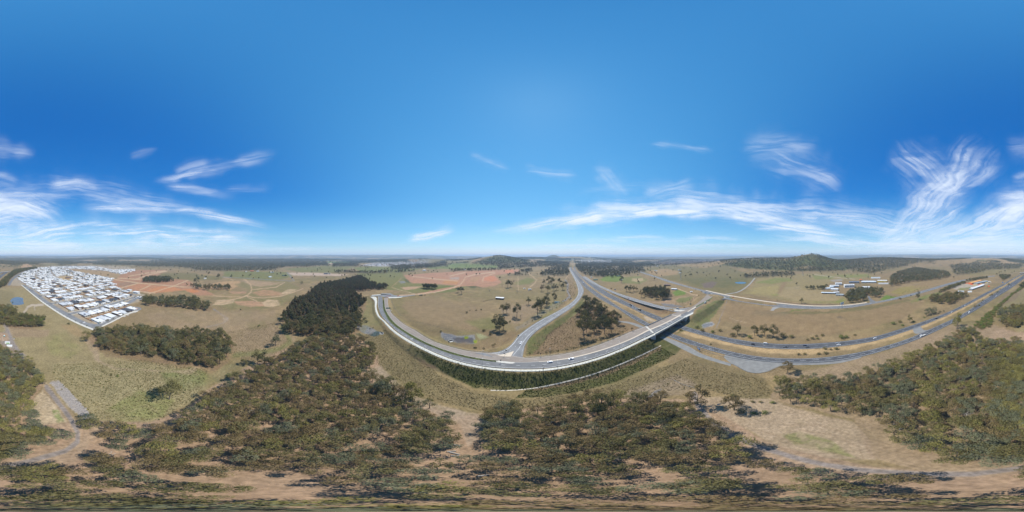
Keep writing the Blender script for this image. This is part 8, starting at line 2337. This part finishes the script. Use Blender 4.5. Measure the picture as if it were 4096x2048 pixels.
def hall(a, b_, d, h, rise, rm_, wm, label, name='depot_hall'):
    dv = b_ - a; c_ = (a + b_) / 2; o = thing(name, c_, math.atan2(dv.y, dv.x), label, 'hall'); w = dv.length
    q = MB(); q.box((0, 0, h / 2), (w, d, h)); q.build('wall', wm, o)
    q = MB(); x0, x1, y0, y1 = -w / 2 - .4, w / 2 + .4, -d / 2 - .5, d / 2 + .5
    q.face([(x0, y0, h), (x1, y0, h), (x1, 0, h + rise), (x0, 0, h + rise)]); q.face([(x1, y1, h), (x0, y1, h), (x0, 0, h + rise), (x1, 0, h + rise)])
    for x in (-w / 2, w / 2): q.face([(x, -d / 2, h), (x, d / 2, h), (x, 0, h + rise * .96)])
    q.build('roof', rm_, o)
    n = int(w / 5)
    for s_ in (-1, 1):
        for i in range(n):
            q = MB(); q.box((-w / 2 + w * (i + .5) / n, s_ * (d / 2 + .03), h * .5), (w / n * .55, .06, h * .45)); q.build('window', M_GLASS, o)


hall(a, b_, 14, 4.2, 2.2, M_ROOFW, mat('hall_blue', (.16, .2, .24), .8), 'long white roofed hall running back through the depot')
hall(P(3880, 1137, 0), P(3922, 1126, 0), 16, 6, 2.4, M_ORANGE, M_REDOR, 'orange roofed hall of the depot')
hall(P(3902, 1137, 0), P(3946, 1128, 0), 20, 5.5, 1.6, M_RGREY, M_WALLG, 'grey roofed hall behind the orange one')
for i, (px, py, w, d, h, m, lab) in enumerate(((3916, 1142, 10, 4, 3.6, M_REDOR, 'red orange container stack behind the long white hall'), (3887, 1139, 12, 3, 2.6, M_REDOR, 'red orange container in front of the orange hall'), (3869, 1134, 16, 3, 2.6, M_REDOR, 'red orange container row at the gate end of the depot'), (3955, 1147, 7, 5, 4, M_REDOR, 'red orange container half hidden by the depot trees'), (3924, 1137, 8, 4, 3, M_ORANGE, 'pale orange container beside the red stack'), (3945, 1131, 7, 4, 3, M_YEL, 'yellow container near the white arch'), (3935, 1143, 8, 3, 2.6, M_REDOR, 'red orange container at the back end of the long hall'), (3899, 1141.5, 14, 2.4, 1.6, M_YEL, 'low yellow rack in the depot yard'))):
    p = P(px, py, 0); o = thing('container', p, facing(p) + .25, lab, 'container', 'containers in the depot yard')
    q = MB(); q.box((0, 0, h / 2), (w, d, h)); q.build('body', m, o)
    for s_ in (-1, 1):
        q = MB(); q.box((s_ * (w / 2 + .03), 0, h / 2), (.06, d * .8, h * .85)); q.build('door', M_DSTEEL, o)
p = P(3957, 1133, 0); o = thing('arch_frame', p, facing(p), 'white arched frame at the back of the depot', 'arch')
for k in range(3):
    q = MB(); q.tube([(math.cos(t) * 8, k * 2.5, math.sin(t) * 8) for t in np.linspace(0, math.pi, 13)], .5, 6); q.build('rib', M_ROOFW, o)

# ------------------------------------------------------------------ small things on the ground
def box_thing(name, px, py, dims, rz, m, lab, cat, extra=None):
    p = P(px, py, 0); o = thing(name, p, facing(p) + rz, lab, cat)
    w, d, h = dims
    q = MB(); q.box((0, 0, .35 + h / 2), (w, d, h)); q.build('body', m, o)
    q = MB(); q.box((0, 0, .36 + h), (w + .1, d + .1, .05)); q.build('roof', M_ROOFW, o)
    for s_ in (-1, 1):
        q = MB(); q.cyl((s_ * w * .3, -d / 2 + .1, .3), .3, .22, 10, axis='y'); q.build('wheel', M_TYRE, o); q = MB(); q.cyl((s_ * w * .3, d / 2 - .1, .3), .3, .22, 10, axis='y'); q.build('wheel', M_TYRE, o)
    if extra: extra(o, w, d, h)
    return o


def panel_green(o, w, d, h):
    q = MB(); q.box((.4, -d / 2 - .03, .35 + h * .55), (w * .62, .04, h * .7)); q.build('graphic_panel', mat('panel_green', (.25, .45, .20), .6), o)


box_thing('trailer', 30, 1375, (6.0, 2.5, 2.5), -.05, M_WALLW, 'white trailer with a green side panel beside the gravel track', 'trailer', panel_green)
box_thing('trailer', 38, 1388, (6.2, 2.5, 2.4), -.03, M_WALLW, 'plain white trailer, nearer of the two by the gravel track', 'trailer')
p = P(17, 1345, 0); o = thing('tank', p, 0, 'small teal and white water tank on the gravel yard', 'tank')
q = MB(); q.cyl((0, 0, .8), 1.0, 1.6, 14); q.build('body', mat('tank_teal', (.03, .32, .34), .5), o); q = MB(); q.tube([(0, 0, 1.6), (0, 0, 1.95)], [1.02, .25], 14); q.build('lid', PAINT['white'], o)
p = P(56, 1356, 0); o = thing('skip_bin', p, .4, 'small black and white bin beside the gravel track', 'bin')
q = MB(); q.box((0, 0, .6), (1.5, 1.2, 1.2)); q.build('body', PAINT['white'], o); q = MB(); q.box((0, .2, 1.24), (1.55, 1.3, .1)); q.build('lid', M_BLACK, o)
for i, (px, py) in enumerate(((11, 1344), (8.5, 1350), (10, 1356), (12, 1361))):
    p = P(px, py, 0); o = thing('kerb_stone', p, facing(p) + 1.2, f"pale kerb block on the gravel yard, {ordinal(i)} from the teal tank", 'block', 'kerb blocks round the gravel yard')
    q = MB(); q.box((0, 0, .2), (1.3, .4, .4)); q.build('block', M_CONP, o)
p = P(1762, 1180, 1.5)
for px, py, L, lab in ((1684, 1182, 10, 'dark green lorry parked on the dirt haul road'), (1700, 1181, 3.4, 'small dark roller beside the green lorry on the haul road')):
    p = P(px, py, .6); o = thing('site_truck', p, facing(p), lab, 'truck')
    q = MB(); q.box((L * .1, 0, 1.5), (L * .72, 2.4, 2.0)); q.build('body', mat('site_green', (.07, .10, .085), .7), o); q = MB(); q.box((-L * .4, 0, 1.3), (L * .2, 2.2, 1.9)); q.build('cab', mat('site_grey', (.16, .19, .18), .6), o)
    for s_ in (-.35, .1, .38):
        q = MB(); q.cyl((L * s_, 0, .45), .45, 2.5, 10, axis='y'); q.build('wheel', M_TYRE, o)
# culverts
for px, py, rz, w, lab in ((1803, 1364, .5, 6, 'white concrete culvert headwall at the dark pond'), (2716, 1297, .8, 6, 'white concrete culvert headwall on the green bank above the motorway'), (1528, 1334, -.4, 5, 'grey culvert outlet below the footpath bank'), (2284, 1196, .3, 4, 'small grey culvert mouth at the foot of the exit ramp')):
    p = P(px, py, 0); p.z = max(0, float(ground_h(np.array([p.x]), np.array([p.y]))[0]) - .2); o = thing('culvert', p, facing(p) + rz, lab, 'culvert')
    q = MB(); q.box((0, .3, .9), (w, .4, 2.2)); q.box((-w / 2, -1.2, .7), (.35, 3, 1.8)); q.box((w / 2, -1.2, .5), (.35, 3, 1.4)); q.build('headwall', M_CONP, o)
    q = MB(); q.box((0, .08, .75), (w * .6, .1, 1.3)); q.build('opening_shade', M_BLACK, o)  # solid black slab on the headwall, standing in for the shade inside the culvert
    q = MB(); q.box((0, -1.4, .06), (w - .4, 3, .12)); q.build('apron', M_CON, o)
# dead trees, logs
for px, py, hh, lab, tilt in ((3866, 1668, 12, 'huge grey dead gum with spreading bare limbs in the motorway bush', 0), (2476, 1700, 10, 'silver dead branches poking from the bush below the bank', 0), (1020, 1658, 10, 'forked dead stag tree in the middle of the dense bush', 0), (1160, 1590, 11, 'leaning grey dead trunk over the open leaf litter', .3), (1190, 1565, 9, 'pale dead trunk just behind the leaning one', 0), (2009, 1148, 12, 'bare dead tree on the green paddock by the dirt strip', 0), (1959, 1167, 13, 'bare dead tree standing alone in the paddock', 0), (2069, 1173, 12, 'bare dead tree beside the faint track in the paddock', 0), (2084, 1275, 14, 'half dead leaning gum beside the tallest paddock gum', .1), (722, 1380, 10, 'white dead limbs on the edge of the estate copse', 0), (3905, 1150, 9, 'bare grey tree beside the depot hall', 0), (3600, 1720, 8, 'bare grey snag low in the motorway bush', 0), (420, 1830, 9, 'bare branched snag by the gravel track bend', 0), (2430, 1840, 9, 'bare snag nearly below the drone', 0)):
    p = P(px, py, 0); mb = dead_proto(int(px), hh); o = thing('dead_tree', p, px, lab, 'dead tree'); o.rotation_euler = (tilt, tilt * .5, px)
    mb.build('trunk', M_DEAD, o)
p = P(2192, 1702, 0); o = thing('fallen_log', p, facing(p), 'thick splintered fallen trunk forking in a V with a rusty broken base', 'log')
q = MB(); q.tube([(0, -.6, .5), (-.3, 1.4, .8), (-1.2, 4.2, .8), (-1.5, 6.8, .6)], [.75, .65, .5, .35], 9); q.build('limb', M_DEAD, o)
q = MB(); q.tube([(.2, -.2, .5), (1.0, 2.0, .8), (2.6, 4.6, 1.0), (4.2, 6.2, .8)], [.6, .55, .5, .35], 9); q.build('limb', M_DEAD, o)
q = MB(); q.tube([(0, -1.7, .7), (0, -.5, .7)], [1.05, .8], 10); q.build('broken_base', mat('rust_wood', (.22, .085, .04), .9), o)
for i, (px, py, L, a_, lab) in enumerate(((1806, 1806, 2.6, .2, 'short pale sawn log at the inner end of the sandy gap'), (1818, 1814, 3.4, -.6, 'longer pale sawn log touching two others in the sandy gap'), (1820, 1823, 2.0, .1, 'squat pale sawn log nearest the drone in the sandy gap'), (1826, 1781, 2.4, -.3, 'dark burnt log beside the sandy gap'), (1935, 1902, 2.2, .5, 'cut log lying below the leafy bush under the drone'), (1960, 1697, 5, .1, 'thin bleached log across the mouth of the sandy gap'), (2660, 1580, 1.5, .2, 'small stump beside the grey slab'))):
    p = P(px, py, 0); o = thing('cut_log', p, facing(p) + a_, lab, 'log', 'cut logs in the bush')
    q = MB(); q.tube([(-L / 2, 0, .32), (0, .05, .36), (L / 2, 0, .32)], [.38, .36, .33], 9); q.build('trunk', M_DEAD, o)

# ------------------------------------------------------------------ stuff: rubble, stones, tussocks, median planting
def lump(rnd, n=1):
    mb = MB(); pts = []
    for a in range(6):
        pts.append((math.cos(a * 1.047) * rnd.uniform(.7, 1.1), math.sin(a * 1.047) * rnd.uniform(.7, 1.1), rnd.uniform(-.1, .1)))
    mid = [(p[0] * .62, p[1] * .62, rnd.uniform(.5, .8)) for p in pts]
    for k in range(6):
        j = (k + 1) % 6
        mb.quad(pts[k], pts[j], mid[j], mid[k]); mb.face([mid[k], mid[j], (0, 0, .9)])
    return mb


def simple_collection(name, meshes):
    c = bpy.data.collections.new(name)
    for i, me_ in enumerate(meshes): c.objects.link(bpy.data.objects.new(f'{name}_{i:02d}', me_))
    return c


def fill(poly, n, seed):
    w = [P(x, y, 0) for x, y in poly]; pl = np.asarray(poly, float); r = np.random.default_rng(seed)
    x = r.uniform(min(p.x for p in w), max(p.x for p in w), n * 4); y = r.uniform(min(p.y for p in w), max(p.y for p in w), n * 4)
    px, py = to_px(x, y, np.zeros_like(x)); k = poly_sd(pl, px, py) > 0
    x, y = x[k][:n], y[k][:n]
    return np.stack([x, y, ground_h(x, y)], 1)


rnd = random.Random(9)
M_RUB = mat('rubble_earth', (.31, .27, .235), .95, noise=.3, scale=1.5); M_STONE = mat('grey_stone', (.24, .245, .255), .95, noise=.2, scale=2)
c_ = simple_collection('rubble_source', [lump(rnd).mesh('rubble_source', M_RUB) for _ in range(4)])
pts = fill([(203, 1530), (232, 1524), (325, 1620), (358, 1664), (335, 1668), (290, 1636), (235, 1570)], 260, 1)
s = np.array([rnd.uniform(.5, 2.6) for _ in pts]); instance_stuff('rubble', c_, pts, np.stack([s, s * .7, s * .22], 1), [rnd.uniform(0, 6) for _ in pts], [rnd.randrange(4) for _ in pts])
c_ = simple_collection('stone_source', [lump(rnd).mesh('stone_source', M_STONE) for _ in range(4)])
pts = np.concatenate([fill(p_, n, 2 + i) for i, (p_, n) in enumerate((([(1420, 1302), (1470, 1303), (1505, 1325), (1480, 1342), (1440, 1326)], 500), ([(1764, 1330), (1830, 1346), (1815, 1362), (1780, 1362)], 350), ([(2808, 1299), (2848, 1292), (2852, 1300), (2815, 1311)], 300), ([(2640, 1211), (2735, 1227), (2690, 1229), (2650, 1221)], 250)))])
s = np.array([rnd.uniform(.2, .6) for _ in pts]); instance_stuff('stone_apron', c_, pts, np.stack([s, s, s * .8], 1), [rnd.uniform(0, 6) for _ in pts], [rnd.randrange(4) for _ in pts])


def tuft(rnd, m, r=.5, h=.55):
    vs = []; ts = []
    for _ in range(12):
        a = rnd.uniform(0, 6.28); d_ = rnd.uniform(0, r * .5); c_ = Vector((math.cos(a) * d_, math.sin(a) * d_, 0)); o_ = Vector((math.cos(a + rnd.gauss(0, .6)), math.sin(a + rnd.gauss(0, .6)), 0)); sd = Vector((-o_.y, o_.x, 0)) * r * .2
        vs += [c_ - sd, c_ + sd, c_ + sd * .6 + o_ * r * .45 + up * h * rnd.uniform(.6, 1), c_ - sd * .6 + o_ * r * .5 + up * h * rnd.uniform(.6, 1)]; ts += [rnd.random()] * 4
    return card_mesh('tuft_source', vs, ts, m)


G_DRY = leaf_mat('grass_dry', (.13, .10, .05), (.22, .165, .085)); G_DARK = leaf_mat('grass_dark', (.032, .046, .013), (.072, .092, .027)); G_OLV = leaf_mat('grass_olive', (.085, .085, .033), (.15, .135, .058))
c_ = simple_collection('tussock_source', [tuft(rnd, m) for m in (G_DARK, G_DARK, G_OLV, G_DRY, G_DRY, G_OLV)])
P1 = fill(BANK, 9000, 21); P2 = fill([(1440, 1345), (1540, 1320), (1640, 1410), (1760, 1500), (1900, 1570), (2080, 1600), (2350, 1572), (2600, 1490), (2780, 1420), (3050, 1510), (3090, 1580), (2980, 1600), (2800, 1550), (2640, 1570), (2400, 1590), (2200, 1640), (1980, 1650), (1800, 1620), (1650, 1560), (1500, 1450)], 12000, 22)
P3 = fill([(200, 1460), (560, 1440), (830, 1480), (800, 1580), (640, 1680), (400, 1690), (230, 1560)], 7000, 23); P4 = fill([(900, 1330), (1100, 1290), (1180, 1380), (1050, 1450), (930, 1430)], 4000, 24)
P6 = fill([(2130, 1420), (2200, 1330), (2330, 1240), (2340, 1340), (2480, 1300), (2560, 1305), (2440, 1350), (2300, 1402)], 5000, 26)
PID = np.concatenate([np.random.default_rng(1).choice([0, 1, 2, 3], len(P1), p=[.42, .38, .15, .05]), np.random.default_rng(2).choice([2, 3, 4, 5], len(P2)), np.random.default_rng(3).choice([2, 3, 5, 0], len(P3), p=[.4, .25, .25, .1]), np.random.default_rng(4).choice([3, 4, 5], len(P4)), np.random.default_rng(6).choice([3, 4, 5, 0], len(P6), p=[.35, .3, .25, .1])])
pts = np.concatenate([P1, P2, P3, P4, P6])
kk = np.array([True] * len(pts)); fl = FLATC[::2]; fw_ = FLATW[::2]
for s0 in range(0, len(pts), 4000):
    dd_ = np.hypot(pts[s0:s0 + 4000, 0][:, None] - fl[None, :, 0], pts[s0:s0 + 4000, 1][:, None] - fl[None, :, 1]) - fw_[None]
    kk[s0:s0 + 4000] = dd_.min(1) > 1.2
pts, PID = pts[kk], PID[kk]
s = np.random.default_rng(7).uniform(.35, .95, len(pts)) * np.where(PID < 2, 1.5, 1.0); instance_stuff('grass_tussock', c_, pts, np.stack([s, s, s * .8], 1), np.random.default_rng(8).uniform(0, 6.28, len(pts)), PID)
# shrubs of the planted median
A, B = STRIPS['planted_median'] if False else (m_o, m_i)
ML = resample(between(m_o, m_i, .5), 520); pts = []
for p in ML: pts.append((p.x + rnd.uniform(-.9, .9), p.y + rnd.uniform(-.9, .9), p.z + .1))
combos = [(i, tn) for tn in ('yellow green', 'dark green', 'olive') for i in range(2)]
s = np.array([rnd.uniform(.16, .34) for _ in pts]); instance_stuff('median_planting', proto_collection('shrub', combos), pts, np.stack([s, s, s], 1), [rnd.uniform(0, 6) for _ in pts], [rnd.randrange(6) for _ in pts])
# painted words and arrows on the road: flat print in the lane, arrow and 60
def paint_mark(px, py, z, shapes, label_name, ang=0):
    p = P(px, py, z); a = road_dir(p) + ang; ca, sa = math.cos(a), math.sin(a); mb = MB()
    for s_ in shapes:
        mb.face([(p.x + x * ca - y * sa, p.y + x * sa + y * ca, z + .04) for x, y in s_])
    o = mb.build(label_name, M_LINE, o_g)
    if o.data.polygons[0].normal.z < 0: o.data.flip_normals()


def strokes(segs, w=.16):
    out = []
    for x0, y0, x1, y1 in segs:
        dx, dy = x1 - x0, y1 - y0; L = math.hypot(dx, dy) or 1; nx_, ny_ = -dy / L * w, dx / L * w; out.append([(x0 - nx_, y0 - ny_), (x1 - nx_, y1 - ny_), (x1 + nx_, y1 + ny_), (x0 + nx_, y0 + ny_)])
    return out


six = [(0, 0, 2.6, 0), (2.6, 0, 2.6, .9), (0, 0, 0, .9), (1.3, .0, 1.3, .9), (0, .9, 1.3, .9)]; zero = [(0, 1.5, 2.6, 1.5), (2.6, 1.5, 2.6, 2.4), (0, 1.5, 0, 2.4), (0, 2.4, 2.6, 2.4)]
for px, py in ((1638, 1356), (1647, 1353.5)): paint_mark(px, py, 5.6, strokes(six + zero, .13), 'road_numeral')
for px, py in ((2569, 1349), (2578, 1353)): paint_mark(px, py, 8.06, strokes(six + zero, .13), 'road_numeral')
arrow = [[(-2.5, -.12), (.8, -.12), (.8, .12), (-2.5, .12)], [(.8, -.5), (2.4, 0), (.8, .5)]]
for px, py, z in ((2306, 1432, 8.06), (2396, 1409, 8.06), (2466, 1386, 8.06), (2532, 1360, 8.06), (2587, 1333, 8.06), (2641, 1306, 8.33), (2682, 1286, 8.33), (1990, 1417, 8.06)):
    paint_mark(px, py, z, arrow, 'lane_arrow')
# wires of the overpass at the far south end of the motorway
a, b_ = P(4080, 1095, 0), P(4138, 1089, 0); o = thing('road_bridge', (a + b_) / 2, math.atan2((b_ - a).y, (b_ - a).x), 'distant low overpass crossing the motorway beyond the depot', 'bridge'); w_ = (b_ - a).length
q = MB(); q.box((0, 0, 7), (w_, 9, 1.4)); q.build('deck', M_CON, o)
for s_ in (-.45, 0, .45):
    q = MB(); q.box((s_ * w_, 0, 3.1), (1.6, 7, 6.4)); q.build('pier', M_CON, o)
for s_ in (-1, 1):
    q = MB(); q.box((0, s_ * 4.3, 8.2), (w_, .3, 1.0)); q.build('parapet', M_CON, o)
